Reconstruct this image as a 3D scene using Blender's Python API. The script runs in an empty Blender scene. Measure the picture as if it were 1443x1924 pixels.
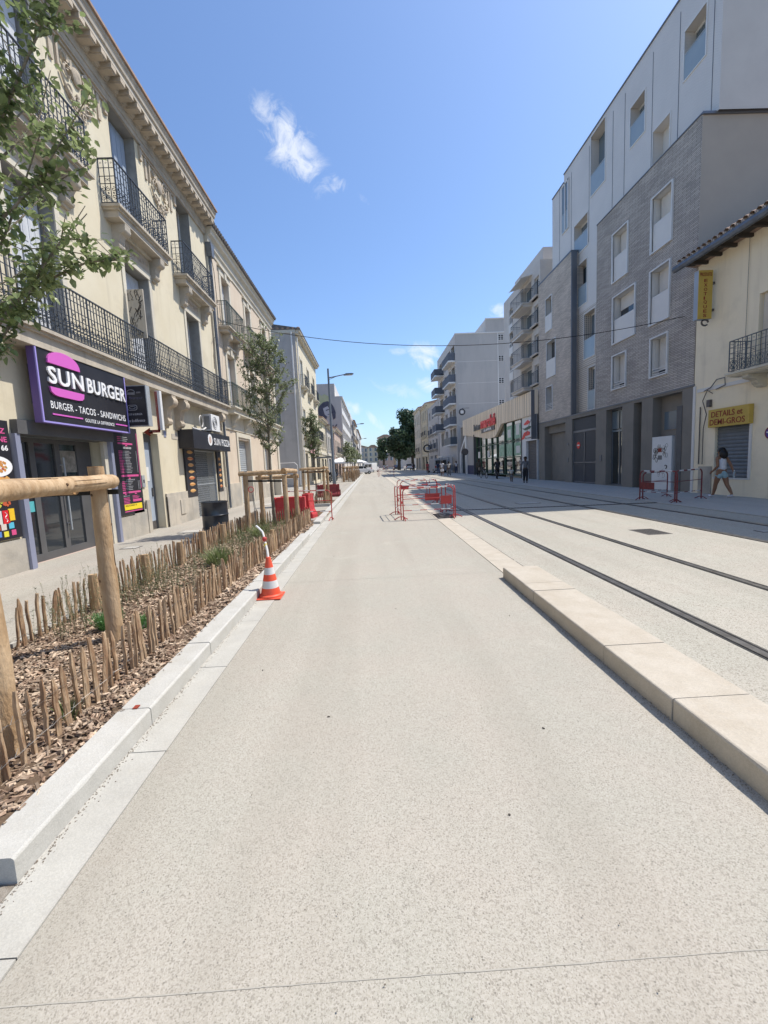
import bpy, math, random
from mathutils import Vector, Matrix
R=random.Random(7)
rad=math.radians
sc=bpy.context.scene
C=sc.collection
# ------------------------------------------------------------------ mesh builder
ORG={}
class MB:
    def __init__(s): s.v=[];s.f=[];s.m=[];s.cur=0;s.k=[]
    def nxt(s):
        if s.v and (not s.k or s.k[-1][0]!=len(s.v)): s.k.append((len(s.v),len(s.f)))
        return s
    def add(s,vs,fs,mi=None):
        n=len(s.v); s.v+= [tuple(p) for p in vs]; mi=s.cur if mi is None else mi
        for f in fs: s.f.append(tuple(n+i for i in f)); s.m.append(mi)
        return s
    def quad(s,a,b,c,d,mi=None): return s.add([a,b,c,d],[(0,1,2,3)],mi)
    def box(s,x0,x1,y0,y1,z0,z1,mi=None):
        return s.add([(x0,y0,z0),(x1,y0,z0),(x1,y1,z0),(x0,y1,z0),(x0,y0,z1),(x1,y0,z1),(x1,y1,z1),(x0,y1,z1)],
          [(3,2,1,0),(4,5,6,7),(0,1,5,4),(1,2,6,5),(2,3,7,6),(3,0,4,7)],mi)
    def obox(s,c,ax,ay,az,mi=None):
        c=Vector(c);ax=Vector(ax);ay=Vector(ay);az=Vector(az)
        p=[c+i*ax+j*ay+k*az for k in(-1,1) for i,j in((-1,-1),(1,-1),(1,1),(-1,1))]
        return s.add(p,[(3,2,1,0),(4,5,6,7),(0,1,5,4),(1,2,6,5),(2,3,7,6),(3,0,4,7)],mi)
    def bar(s,a,b,w,h=None,mi=None):
        a=Vector(a);b=Vector(b);d=b-a;h=h or w
        L=d.length; d=d/L
        u=Vector((0,0,1)) if abs(d.z)<.95 else Vector((1,0,0))
        x=d.cross(u).normalized(); y=x.cross(d)
        return s.obox((a+b)/2,x*w/2,d*L/2,y*h/2,mi)
    def tube(s,pts,r,n=6,caps=True,mi=None,wob=0):
        pts=[Vector(p) for p in pts]; k=len(pts)
        rs=r if isinstance(r,(list,tuple)) else [r]*k
        vs=[];fs=[];prev=None
        for i,p in enumerate(pts):
            d=(pts[min(i+1,k-1)]-pts[max(i-1,0)])
            d=d.normalized() if d.length>1e-9 else Vector((0,0,1))
            if prev is None:
                u=Vector((0,0,1)) if abs(d.z)<.9 else Vector((1,0,0)); x=d.cross(u).normalized()
            else:
                x=prev-d*prev.dot(d); x=x.normalized() if x.length>1e-6 else d.orthogonal().normalized()
            prev=x; y=d.cross(x)
            for j in range(n):
                a=2*math.pi*j/n; rr=rs[i]*(1+(R.uniform(-wob,wob) if wob else 0))
                vs.append(p+x*(rr*math.cos(a))+y*(rr*math.sin(a)))
        for i in range(k-1):
            for j in range(n):
                fs.append((i*n+j,i*n+(j+1)%n,(i+1)*n+(j+1)%n,(i+1)*n+j))
        if caps: fs.append(tuple(reversed(range(n)))); fs.append(tuple((k-1)*n+j for j in range(n)))
        return s.add(vs,fs,mi)
    def lathe(s,prof,c,n=20,mi=None,sx=1,sy=1):
        c=Vector(c);vs=[];fs=[];k=len(prof)
        for r,z in prof:
            for j in range(n):
                a=2*math.pi*j/n; vs.append(c+Vector((r*sx*math.cos(a),r*sy*math.sin(a),z)))
        for i in range(k-1):
            for j in range(n): fs.append((i*n+j,i*n+(j+1)%n,(i+1)*n+(j+1)%n,(i+1)*n+j))
        fs.append(tuple(reversed(range(n)))); fs.append(tuple((k-1)*n+j for j in range(n)))
        return s.add(vs,fs,mi)
    def prism(s,poly,o,u,w,d,mi=None):
        """poly in (u,w) plane at origin o, extruded along d vector"""
        o=Vector(o);u=Vector(u);w=Vector(w);d=Vector(d)
        a=sum(poly[i][0]*poly[(i+1)%len(poly)][1]-poly[(i+1)%len(poly)][0]*poly[i][1] for i in range(len(poly)))
        if (a>0)!=(u.cross(w).dot(d)>0): poly=poly[::-1]
        n=len(poly); A=[o+u*p+w*q for p,q in poly]; Bv=[p+d for p in A]
        return s.add(A+Bv,[tuple(reversed(range(n))),tuple(range(n,2*n))]+[(i,(i+1)%n,n+(i+1)%n,n+i) for i in range(n)],mi)
    def sphere(s,c,r,nu=10,nv=6,mi=None,sc=(1,1,1)):
        pr=[(math.sin(math.pi*i/nv)*r,-math.cos(math.pi*i/nv)*r) for i in range(nv+1)]
        pr[0]=(r*.02,-r);pr[-1]=(r*.02,r)
        c=Vector(c);vs=[];fs=[]
        for q,z in pr:
            for j in range(nu):
                a=2*math.pi*j/nu; vs.append(c+Vector((q*math.cos(a)*sc[0],q*math.sin(a)*sc[1],z*sc[2])))
        for i in range(nv):
            for j in range(nu): fs.append((i*nu+j,i*nu+(j+1)%nu,(i+1)*nu+(j+1)%nu,(i+1)*nu+j))
        return s.add(vs,fs,mi)
    def grid(s,x0,x1,y0,y1,nx,ny,zf,mi=None):
        vs=[(x0+(x1-x0)*i/nx,y0+(y1-y0)*j/ny,zf(x0+(x1-x0)*i/nx,y0+(y1-y0)*j/ny)) for j in range(ny+1) for i in range(nx+1)]
        return s.add(vs,[(j*(nx+1)+i,j*(nx+1)+i+1,(j+1)*(nx+1)+i+1,(j+1)*(nx+1)+i) for j in range(ny) for i in range(nx)],mi)
    def wall(s,x,sg,y0,y1,z0,z1,ops,depth=.25,mi=None,mr=None):
        """facade in plane X=x facing sg; openings (ya,yb,za,zb) with reveals"""
        ys=sorted({y0,y1,*[a for o in ops for a in o[:2]]}); zs=sorted({z0,z1,*[a for o in ops for a in o[2:4]]})
        for i in range(len(ys)-1):
            for j in range(len(zs)-1):
                yc=(ys[i]+ys[i+1])/2; zc=(zs[j]+zs[j+1])/2
                if ys[i]<y0-1e-6 or ys[i+1]>y1+1e-6 or zs[j]<z0-1e-6 or zs[j+1]>z1+1e-6: continue
                if any(o[0]<yc<o[1] and o[2]<zc<o[3] for o in ops): continue
                q=[(x,ys[i],zs[j]),(x,ys[i+1],zs[j]),(x,ys[i+1],zs[j+1]),(x,ys[i],zs[j+1])]
                s.quad(*(q if sg>0 else q[::-1]),mi)
        mr=mi if mr is None else mr
        for ya,yb,za,zb in [o[:4] for o in ops]:
            xi=x-sg*depth
            for q in ([(x,ya,za),(xi,ya,za),(xi,ya,zb),(x,ya,zb)],[(x,yb,za),(x,yb,zb),(xi,yb,zb),(xi,yb,za)],
                      [(x,ya,za),(x,yb,za),(xi,yb,za),(xi,ya,za)],[(x,ya,zb),(xi,ya,zb),(xi,yb,zb),(x,yb,zb)]):
                s.quad(*q,mr)
        return s
    def wally(s,y,x0,x1,z0,z1,mi=None): return s.quad((x0,y,z0),(x1,y,z0),(x1,y,z1),(x0,y,z1),mi)
    def build(s,name,mats,parent=None,smooth=False,bevel=0,org=None):
        if s.k:
            ks=[(0,0)]+s.k+[(len(s.v),len(s.f))]; out=None
            for (a,c),(b,d) in zip(ks,ks[1:]):
                if b<=a: continue
                q=MB(); q.v=s.v[a:b]; q.f=[tuple(i-a for i in f) for f in s.f[c:d]]; q.m=s.m[c:d]
                o=q.build(name,mats,parent,smooth,bevel,org); out=out or o
            return out
        me=bpy.data.meshes.new(name)
        o=bpy.data.objects.new(name,me); C.objects.link(o)
        if parent is not None: org=ORG.get(parent.name,Vector((0,0,0)))
        elif org is None: org=Vector((0,0,0))
        org=Vector(org)
        me.from_pydata([(p[0]-org.x,p[1]-org.y,p[2]-org.z) for p in s.v],[],s.f)
        if not isinstance(mats,(list,tuple)): mats=[mats]
        for m in mats: me.materials.append(m)
        if any(s.m): me.polygons.foreach_set('material_index',s.m)
        if smooth:
            me.polygons.foreach_set('use_smooth',[True]*len(me.polygons))
        me.update()
        if smooth=='auto':
            try: me.set_sharp_from_angle(angle=rad(35))
            except Exception: pass
        if parent is not None: o.parent=parent
        else: o.location=org
        ORG[o.name]=org
        if bevel:
            b=o.modifiers.new('bevel','BEVEL'); b.width=bevel; b.segments=2; b.limit_method='ANGLE'
        return o
def thing(name,label,cat,loc=(0,0,0),group=None):
    o=bpy.data.objects.new(name,None); C.objects.link(o); o.location=loc; o.empty_display_size=.1
    o['label']=label;o['category']=cat
    if group:o['group']=group
    ORG[o.name]=Vector(loc); return o
def tag(o,label,cat,group=None):
    o['label']=label;o['category']=cat
    if group:o['group']=group
    return o
def struct(o,label=None): o['kind']='structure'; return o
def copy_tree(o,loc=None,rz=None,label=None,parent=None):
    c=o.copy(); C.objects.link(c); c.parent=parent
    if loc is not None: c.location=loc
    if rz is not None: c.rotation_euler=(0,0,rz)
    if label: c['label']=label
    for ch in list(o.children):
        k=copy_tree(ch,parent=c)
    return c
# ------------------------------------------------------------------ materials
def mat(name,col,rough=.8,col2=None,scale=3,detail=5,bump=0,bscale=None,metal=0,spec=.35,stretch=(1,1,1),mix=(.35,.65),grime=0,gcol=(.05,.045,.04),speck=0,speckscale=120,emit=None,alpha=None,island=0):
    m=bpy.data.materials.new(name); m.use_nodes=True; nt=m.node_tree; N=nt.nodes; L=nt.links
    b=N['Principled BSDF']; b.inputs['Roughness'].default_value=rough; b.inputs['Metallic'].default_value=metal
    b.inputs['Specular IOR Level'].default_value=spec
    tc=N.new('ShaderNodeNewGeometry'); mp=N.new('ShaderNodeVectorMath'); mp.operation='MULTIPLY'; mp.inputs[1].default_value=stretch
    L.new(tc.outputs['Position'],mp.inputs[0]) if not island==2 else None
    col=tuple(col)+(1,)
    if island==2:
        t2=N.new('ShaderNodeTexCoord'); L.new(t2.outputs['Object'],mp.inputs[0])
    cur=None
    def noise(sc_,det=5,rou=.6):
        n=N.new('ShaderNodeTexNoise'); n.inputs['Scale'].default_value=sc_; n.inputs['Detail'].default_value=det; n.inputs['Roughness'].default_value=rou
        L.new(mp.outputs[0],n.inputs['Vector']); return n
    def mixc(fac,a,c,mode='MIX'):
        x=N.new('ShaderNodeMix'); x.data_type='RGBA'; x.blend_type=mode
        if isinstance(fac,(int,float)): x.inputs[0].default_value=fac
        else: L.new(fac,x.inputs[0])
        for i,v in ((6,a),(7,c)):
            if isinstance(v,tuple): x.inputs[i].default_value=v if len(v)==4 else v+(1,)
            else: L.new(v,x.inputs[i])
        return x.outputs[2]
    def ramp(src,a,c):
        r=N.new('ShaderNodeMapRange'); r.inputs[1].default_value=a; r.inputs[2].default_value=c; L.new(src,r.inputs[0]); return r.outputs[0]
    cur=col
    if col2: 
        n=noise(scale,detail); cur=mixc(ramp(n.outputs[0],*mix),col,tuple(col2)+(1,))
    if island:
        rr=ramp(tc.outputs['Random Per Island'],0,1)
        h=N.new('ShaderNodeHueSaturation'); mr=N.new('ShaderNodeMapRange'); L.new(tc.outputs['Random Per Island'],mr.inputs[0]); mr.inputs[3].default_value=.55; mr.inputs[4].default_value=1.45
        L.new(mr.outputs[0],h.inputs['Value'])
        if isinstance(cur,tuple): h.inputs['Color'].default_value=cur
        else: L.new(cur,h.inputs['Color'])
        cur=h.outputs[0]
    if grime:
        n=noise(.9,6,.65); g=ramp(n.outputs[0],.52,.78); 
        mm=N.new('ShaderNodeMath'); mm.operation='MULTIPLY'; mm.inputs[1].default_value=grime; L.new(g,mm.inputs[0])
        cur=mixc(mm.outputs[0],cur,tuple(gcol)+(1,))
        if bump and not island:
            vs_=N.new('ShaderNodeVectorMath'); vs_.operation='MULTIPLY'; vs_.inputs[1].default_value=(2.6,2.6,.16); L.new(tc.outputs['Position'],vs_.inputs[0])
            ns=N.new('ShaderNodeTexNoise'); ns.inputs['Scale'].default_value=1; ns.inputs['Detail'].default_value=6; ns.inputs['Roughness'].default_value=.65; L.new(vs_.outputs[0],ns.inputs['Vector'])
            m2=N.new('ShaderNodeMath'); m2.operation='MULTIPLY'; m2.inputs[1].default_value=grime*.9; L.new(ramp(ns.outputs[0],.54,.74),m2.inputs[0])
            cur=mixc(m2.outputs[0],cur,tuple(gcol)+(1,))
    if speck:
        v=N.new('ShaderNodeTexVoronoi'); v.inputs['Scale'].default_value=speckscale; L.new(mp.outputs[0],v.inputs['Vector'])
        bw=N.new('ShaderNodeSeparateColor'); L.new(v.outputs['Color'],bw.inputs[0])
        d=ramp(bw.outputs[0],.0,1.0); mr=N.new('ShaderNodeMapRange'); L.new(bw.outputs[0],mr.inputs[0]); mr.inputs[3].default_value=1-speck; mr.inputs[4].default_value=1+speck*.6
        cb=N.new('ShaderNodeCombineColor'); 
        for i in range(3): L.new(mr.outputs[0],cb.inputs[i])
        cur=mixc(1.0,cur,cb.outputs[0],'MULTIPLY')
    if isinstance(cur,tuple): b.inputs['Base Color'].default_value=cur
    else: L.new(cur,b.inputs['Base Color'])
    if bump:
        n=noise(bscale or scale*6,4); bp=N.new('ShaderNodeBump'); bp.inputs['Strength'].default_value=bump; bp.inputs['Distance'].default_value=.02
        L.new(n.outputs[0],bp.inputs['Height']); L.new(bp.outputs[0],b.inputs['Normal'])
    if emit: b.inputs['Emission Color'].default_value=tuple(emit[:3])+(1,); b.inputs['Emission Strength'].default_value=emit[3]
    m['_h']=0
    return m
def aggregate(name,base,pits,scale,big=.12,pitamt=.25,tint=((.92,.89,.86),(.87,.89,.86))):
    """exposed-aggregate concrete: pebbles of several tints, dark pits, slow blotches"""
    m=bpy.data.materials.new(name); m.use_nodes=True; nt=m.node_tree; N=nt.nodes; L=nt.links
    b=N['Principled BSDF']; b.inputs['Roughness'].default_value=.9; b.inputs['Specular IOR Level'].default_value=.2
    g=N.new('ShaderNodeNewGeometry')
    def nz(s,d=4,r=.6):
        n=N.new('ShaderNodeTexNoise'); n.inputs['Scale'].default_value=s; n.inputs['Detail'].default_value=d; n.inputs['Roughness'].default_value=r; L.new(g.outputs['Position'],n.inputs['Vector']); return n.outputs[0]
    def mr(src,a,c,d=0,e=1):
        r=N.new('ShaderNodeMapRange'); L.new(src,r.inputs[0])
        for i,v in enumerate((a,c,d,e)): r.inputs[i+1].default_value=v
        return r.outputs[0]
    def mx(f,a,c,mode='MIX'):
        x=N.new('ShaderNodeMix'); x.data_type='RGBA'; x.blend_type=mode
        if isinstance(f,float): x.inputs[0].default_value=f
        else: L.new(f,x.inputs[0])
        for i,v in ((6,a),(7,c)):
            if isinstance(v,tuple): x.inputs[i].default_value=tuple(v)[:3]+(1,)
            else: L.new(v,x.inputs[i])
        return x.outputs[2]
    v=N.new('ShaderNodeTexVoronoi'); v.inputs['Scale'].default_value=scale; L.new(g.outputs['Position'],v.inputs['Vector'])
    sp=N.new('ShaderNodeSeparateColor'); L.new(v.outputs['Color'],sp.inputs[0])
    c=mx(mr(nz(1.3),.4,.6),tuple(base[i]*tint[0][i] for i in range(3)),tuple(base[i]*tint[1][i] for i in range(3)))
    c=mx(mr(sp.outputs[0],.0,1.,0,.35),c,(.62,.58,.52))
    c=mx(mr(sp.outputs[1],.80,.84,0,.55),c,(base[0]*.5,base[1]*.48,base[2]*.46))
    n2=nz(scale*.9,2,.7)
    c=mx(mr(nz(scale*1.1,2,.8),.57,.65,0,pitamt),c,tuple(pits))
    v2=N.new('ShaderNodeTexVoronoi'); v2.inputs['Scale'].default_value=scale*.42; L.new(g.outputs['Position'],v2.inputs['Vector']); s2=N.new('ShaderNodeSeparateColor'); L.new(v2.outputs['Color'],s2.inputs[0])
    v3=mr(v2.outputs['Distance'],.18,.30,1,0); mm=N.new('ShaderNodeMath'); mm.operation='MULTIPLY'; L.new(v3,mm.inputs[0]); L.new(mr(s2.outputs[2],.968,.98,0,.6),mm.inputs[1]); c=mx(mm.outputs[0],c,(pits[0]*.6,pits[1]*.6,pits[2]*.6))
    c=mx(mr(nz(.35,5,.65),.35,.7,0,big),c,(base[0]*.62,base[1]*.62,base[2]*.62))
    vm=N.new('ShaderNodeVectorMath'); vm.operation='MULTIPLY'; vm.inputs[1].default_value=(1.5,.07,1); L.new(g.outputs['Position'],vm.inputs[0])
    tn_=N.new('ShaderNodeTexNoise'); tn_.inputs['Scale'].default_value=1.3; tn_.inputs['Detail'].default_value=5; L.new(vm.outputs[0],tn_.inputs['Vector'])
    c=mx(mr(tn_.outputs[0],.48,.72,0,.34),c,(base[0]*.62,base[1]*.6,base[2]*.57))
    c=mx(mr(nz(2.1,7,.75),.60,.74,0,.30),c,(base[0]*.58,base[1]*.56,base[2]*.52))
    c=mx(mr(nz(.9,6,.7),.58,.75,0,.35),c,(base[0]*1.22,base[1]*1.22,base[2]*1.22))
    L.new(c,b.inputs['Base Color'])
    bp=N.new('ShaderNodeBump'); bp.inputs['Strength'].default_value=.3; bp.inputs['Distance'].default_value=.004; L.new(n2,bp.inputs['Height']); L.new(bp.outputs[0],b.inputs['Normal'])
    return m
def brickmat(name,c1,c2,mortar,bw,bh,axis='yz'):
    m=bpy.data.materials.new(name); m.use_nodes=True; nt=m.node_tree; N=nt.nodes; L=nt.links
    b=N['Principled BSDF']; b.inputs['Roughness'].default_value=.85
    g=N.new('ShaderNodeNewGeometry'); s=N.new('ShaderNodeSeparateXYZ'); cb=N.new('ShaderNodeCombineXYZ'); L.new(g.outputs['Position'],s.inputs[0])
    L.new(s.outputs[1 if axis=='yz' else 0],cb.inputs[0]); L.new(s.outputs[2],cb.inputs[1])
    t=N.new('ShaderNodeTexBrick'); t.inputs['Scale'].default_value=1; t.inputs['Color1'].default_value=c1+(1,); t.inputs['Color2'].default_value=c2+(1,); t.inputs['Mortar'].default_value=mortar+(1,)
    t.inputs['Brick Width'].default_value=bw; t.inputs['Row Height'].default_value=bh; t.inputs['Mortar Size'].default_value=bh*.14; t.inputs['Bias'].default_value=0
    L.new(cb.outputs[0],t.inputs['Vector'])
    n=N.new('ShaderNodeTexNoise'); n.inputs['Scale'].default_value=.8; n.inputs['Detail'].default_value=6; L.new(g.outputs['Position'],n.inputs['Vector'])
    x=N.new('ShaderNodeMix'); x.data_type='RGBA'; x.blend_type='MULTIPLY'; x.inputs[0].default_value=.5; L.new(t.outputs[0],x.inputs[6]); L.new(n.outputs[0],x.inputs[7]); L.new(x.outputs[2],b.inputs['Base Color'])
    h=N.new('ShaderNodeHueSaturation'); h.inputs['Value'].default_value=1.35; L.new(x.outputs[2],h.inputs['Color']); L.new(h.outputs[0],b.inputs['Base Color'])
    bp=N.new('ShaderNodeBump'); bp.invert=True; bp.inputs['Strength'].default_value=.55; bp.inputs['Distance'].default_value=.02; L.new(t.outputs['Fac'],bp.inputs['Height']); L.new(bp.outputs[0],b.inputs['Normal'])
    return m
def perfmat(name,col,hole,sp=.06,r=.35):
    """perforated sheet: rows of round holes"""
    m=bpy.data.materials.new(name); m.use_nodes=True; nt=m.node_tree; N=nt.nodes; L=nt.links
    b=N['Principled BSDF']; b.inputs['Roughness'].default_value=.5; b.inputs['Metallic'].default_value=.15
    g=N.new('ShaderNodeNewGeometry'); s=N.new('ShaderNodeSeparateXYZ'); L.new(g.outputs['Position'],s.inputs[0])
    def M(op,a,c=None):
        n=N.new('ShaderNodeMath'); n.operation=op
        for i,v in enumerate((a,c)):
            if v is None: continue
            if isinstance(v,(int,float)): n.inputs[i].default_value=v
            else: L.new(v,n.inputs[i])
        return n.outputs[0]
    xy=M('ADD',s.outputs[0],s.outputs[1])
    u=M('SUBTRACT',M('FRACT',M('DIVIDE',xy,sp)),.5); w=M('SUBTRACT',M('FRACT',M('DIVIDE',s.outputs[2],sp)),.5)
    d=M('SQRT',M('ADD',M('MULTIPLY',u,u),M('MULTIPLY',w,w)))
    f=M('LESS_THAN',d,r)
    n=N.new('ShaderNodeTexNoise'); n.inputs['Scale'].default_value=.7; n.inputs['Detail'].default_value=5; L.new(g.outputs['Position'],n.inputs['Vector'])
    k=N.new('ShaderNodeMix'); k.data_type='RGBA'; L.new(n.outputs[0],k.inputs[0]); k.inputs[6].default_value=tuple(c*.85 for c in col)+(1,); k.inputs[7].default_value=tuple(min(1,c*1.15) for c in col)+(1,)
    x=N.new('ShaderNodeMix'); x.data_type='RGBA'; L.new(f,x.inputs[0]); L.new(k.outputs[2],x.inputs[6]); x.inputs[7].default_value=hole+(1,); L.new(x.outputs[2],b.inputs['Base Color'])
    return m
def glassmat(name,col=(.03,.035,.04),rough=.05,spec=.9):
    m=bpy.data.materials.new(name); m.use_nodes=True; b=m.node_tree.nodes['Principled BSDF']
    b.inputs['Base Color'].default_value=col+(1,); b.inputs['Roughness'].default_value=rough; b.inputs['Specular IOR Level'].default_value=spec
    return m
K={}
K['lane']=aggregate('lane concrete',(.418,.392,.338),(.13,.115,.095),200,.22,.62,tint=((.91,.885,.86),(.875,.885,.86)))
K['tram']=aggregate('coarse tram concrete',(.445,.42,.36),(.09,.08,.065),100,.22,.70,tint=((.91,.885,.86),(.875,.885,.86)))
K['pave']=aggregate('pavement concrete',(.385,.355,.31),(.25,.23,.2),110,.35,.3)
K['paver']=aggregate('right pavement concrete',(.50,.485,.455),(.25,.25,.24),90,.3,.35)
K['kerb']=mat('pale granite kerb',(.435,.425,.39),.75,(.49,.48,.445),6,bump=.15,bscale=60,speck=.10,speckscale=260,grime=.35,gcol=(.42,.38,.31))
K['gutter']=mat('gutter slab',(.40,.385,.345),.8,(.45,.435,.39),4,bump=.15,bscale=50,speck=.10,speckscale=220,grime=.5,gcol=(.40,.36,.29))
K['lime']=mat('limestone kerb',(.44,.39,.315),.8,(.49,.44,.365),5,bump=.2,bscale=40,speck=.08,speckscale=160,grime=.4,gcol=(.36,.29,.21))
K['grit']=mat('sandy grit',(.30,.27,.23),.95,(.16,.13,.10),25,bump=.5,bscale=80)
K['soil']=mat('soil',(.09,.06,.04),.95,(.16,.11,.07),30,bump=.6,bscale=60)
K['chip']=mat('wood chips',(.24,.16,.11),.9,(.47,.365,.265),14,island=1,bump=.2,mix=(.42,.58))
K['pale']=mat('chestnut paling',(.25,.15,.085),.85,(.46,.33,.21),30,stretch=(1,1,.12),bump=.6,bscale=90,island=1,grime=.5,gcol=(.17,.13,.10),mix=(.42,.58))
K['log']=mat('peeled log',(.40,.265,.145),.75,(.54,.39,.24),11,stretch=(1,1,.3),bump=.6,bscale=55,grime=.75,gcol=(.22,.14,.08),mix=(.40,.60))
K['logend']=mat('sawn log end',(.55,.33,.15),.8,(.40,.22,.10),30)
K['wire']=mat('galvanised wire',(.22,.21,.20),.5,metal=.6)
K['bark']=mat('young bark',(.16,.135,.10),.9,(.24,.21,.16),20,bump=.5,bscale=60)
K['bark2']=mat('dark bark',(.07,.06,.05),.95)
def leafmat(name,a,b_):
    m=mat(name,a,.40,b_,2.2,island=1,spec=.5); nt=m.node_tree; b=nt.nodes['Principled BSDF']; o=nt.nodes['Material Output']
    tr=nt.nodes.new('ShaderNodeBsdfTranslucent'); mx_=nt.nodes.new('ShaderNodeMixShader'); mx_.inputs[0].default_value=.38
    src=b.inputs['Base Color'].links[0].from_socket
    g_=nt.nodes.new('ShaderNodeGamma'); g_.inputs[1].default_value=.85; nt.links.new(src,g_.inputs[0]); nt.links.new(g_.outputs[0],tr.inputs[0])
    nt.links.new(b.outputs[0],mx_.inputs[1]); nt.links.new(tr.outputs[0],mx_.inputs[2]); nt.links.new(mx_.outputs[0],o.inputs[0]); return m
K['leaf']=leafmat('pear leaf',(.12,.17,.06),(.22,.27,.115))
K['leaf2']=leafmat('young tree leaf',(.15,.19,.09),(.21,.24,.13))
K['leaf3']=leafmat('dark tree leaf',(.036,.068,.034),(.06,.10,.05))
K['grass']=leafmat('weed green',(.12,.17,.05),(.20,.24,.10))
K['herb']=leafmat('herb green',(.07,.19,.05),(.11,.24,.07))
K['dry']=leafmat('dry weed',(.30,.27,.15),(.36,.31,.18))
K['stoneA']=mat('cream render',(.615,.55,.405),.9,(.65,.59,.45),1.2,bump=.12,bscale=30,grime=.42,gcol=(.36,.31,.23))
K['stoneB']=mat('weathered limestone',(.52,.46,.37),.9,(.40,.36,.30),2.5,bump=.3,bscale=18,grime=.7,gcol=(.24,.21,.17))
K['carve']=mat('carved stone',(.52,.44,.34),.9,(.42,.36,.28),5,bump=.4,bscale=30,grime=.5,gcol=(.26,.22,.17))
K['plinth']=mat('worn plinth render',(.50,.45,.37),.95,(.36,.34,.30),1.6,bump=.3,bscale=15,grime=.7,gcol=(.24,.22,.19))
K['pink']=mat('pinkish render',(.58,.48,.37),.9,(.62,.53,.42),1,grime=.3,gcol=(.4,.32,.25),bump=.1)
K['trim']=mat('pale stone trim',(.62,.575,.47),.85,(.55,.51,.42),3,grime=.4,gcol=(.35,.31,.26),bump=.2,bscale=25)
K['grayrender']=mat('grey gable render',(.47,.45,.42),.95,(.42,.40,.375),.7,grime=.4,gcol=(.22,.21,.2),bump=.2,bscale=20)
K['iron']=mat('wrought iron',(.06,.07,.085),.45,metal=.3)
K['irong']=mat('green wrought iron',(.08,.11,.10),.5,metal=.3)
K['irong2']=mat('grey blue iron',(.10,.12,.14),.5,metal=.3)
K['glass']=glassmat('dark window glass')
K['glassb']=glassmat('blue grey glass',(.13,.17,.20),.12,.7)
K['mirror']=mat('reflective glazing',(.32,.34,.35),.04,metal=1)
K['frost']=mat('frosted balustrade glass',(.27,.33,.37),.2,(.31,.37,.40),1,spec=.7)
K['shut']=mat('white shutter',(.58,.60,.62),.6,(.50,.52,.55),3,stretch=(1,6,.3),grime=.25,gcol=(.35,.33,.3))
K['shutb']=mat('blue grey shutter',(.36,.42,.50),.6,(.32,.37,.44),2,grime=.2,gcol=(.25,.25,.25))
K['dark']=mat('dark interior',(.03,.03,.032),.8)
K['darkgray']=mat('anthracite paint',(.09,.09,.092),.5,(.11,.11,.112),3)
K['frame']=mat('aluminium frame',(.16,.17,.19),.4,metal=.4)
K['blueframe']=mat('blue grey metal post',(.28,.30,.40),.45,metal=.2)
K['white']=mat('white paint',(.72,.72,.71),.5,(.66,.66,.65),2)
K['offwhite']=mat('off white panel',(.70,.68,.64),.55,(.66,.64,.61),1.5)
K['black']=mat('sign black',(.022,.022,.028),.35,(.03,.03,.036),2)
K['purple']=mat('purple sign edge',(.13,.085,.26),.5)
K['knot']=mat('knot and crack',(.11,.065,.035),.9)
K['lilac']=mat('lilac trim strip',(.34,.29,.66),.45)
K['magenta']=mat('bun magenta',(.62,.13,.50),.4)
K['pinktext']=mat('menu pink',(.62,.09,.27),.5)
K['signwhite']=mat('sign white letters',(.8,.8,.8),.4)
K['greytext']=mat('faded grey letters',(.45,.45,.47),.5)
K['dimtext']=mat('faded violet letters',(.085,.08,.12),.6)
K['yellow']=mat('menu yellow',(.80,.62,.03),.5)
K['yellowsign']=mat('ochre yellow sign',(.56,.39,.085),.6,(.50,.35,.08),4,grime=.25,gcol=(.35,.22,.04))
K['redtext']=mat('faded red letters',(.26,.045,.025),.6)
K['red']=mat('barrier red',(.46,.04,.04),.5,(.40,.06,.05),5,grime=.3,gcol=(.4,.1,.08))
K['redplastic']=mat('red plastic',(.56,.05,.06),.4,(.50,.07,.07),4,grime=.3,gcol=(.45,.12,.1))
K['darkred']=mat('dark red plastic',(.26,.035,.04),.5,(.2,.035,.035),4)
K['maroon']=mat('worn maroon paint',(.24,.045,.045),.6,(.14,.035,.035),14)
K['orange']=mat('cone orange',(.78,.085,.035),.5,(.70,.11,.06),9,grime=.4,gcol=(.5,.12,.08))
K['conewhite']=mat('cone white band',(.66,.65,.63),.5,(.58,.57,.55),12)
K['rubber']=mat('black rubber',(.02,.02,.02),.8)
K['barrel']=mat('black drum paint',(.018,.024,.034),.3,(.026,.032,.042),5,spec=.6)
K['steel']=mat('rail steel',(.34,.33,.32),.28,(.20,.19,.18),8,metal=.75)
K['railgap']=mat('rail rubber sleeve',(.045,.045,.045),.8)
K['castiron']=mat('cast iron',(.16,.15,.14),.6,(.11,.10,.1),12,metal=.4)
K['joint']=mat('rough joint line',(.40,.375,.325),.95,(.33,.31,.265),60)  # the joint's own grey, slightly darker than the lane concrete
K['lamp']=mat('grey lamp post',(.17,.185,.20),.45,metal=.4)
K['galv']=mat('ribbed roller metal',(.42,.45,.47),.45,(.36,.39,.41),4,metal=.25)
K['galvd']=mat('grey roller metal',(.17,.185,.20),.5,(.14,.155,.17),4,metal=.25)
K['tile']=mat('clay roof tile',(.42,.27,.19),.9,(.30,.22,.17),6,bump=.3,grime=.5,gcol=(.13,.12,.1))
K['tiledark']=mat('weathered tiles',(.10,.095,.09),.9,(.2,.17,.15),6,bump=.4)
K['tilepale']=mat('mortar of tile ends',(.68,.66,.62),.9)
K['zinc']=mat('zinc gutter',(.16,.18,.21),.5,(.11,.12,.14),5,metal=.3)
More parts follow.
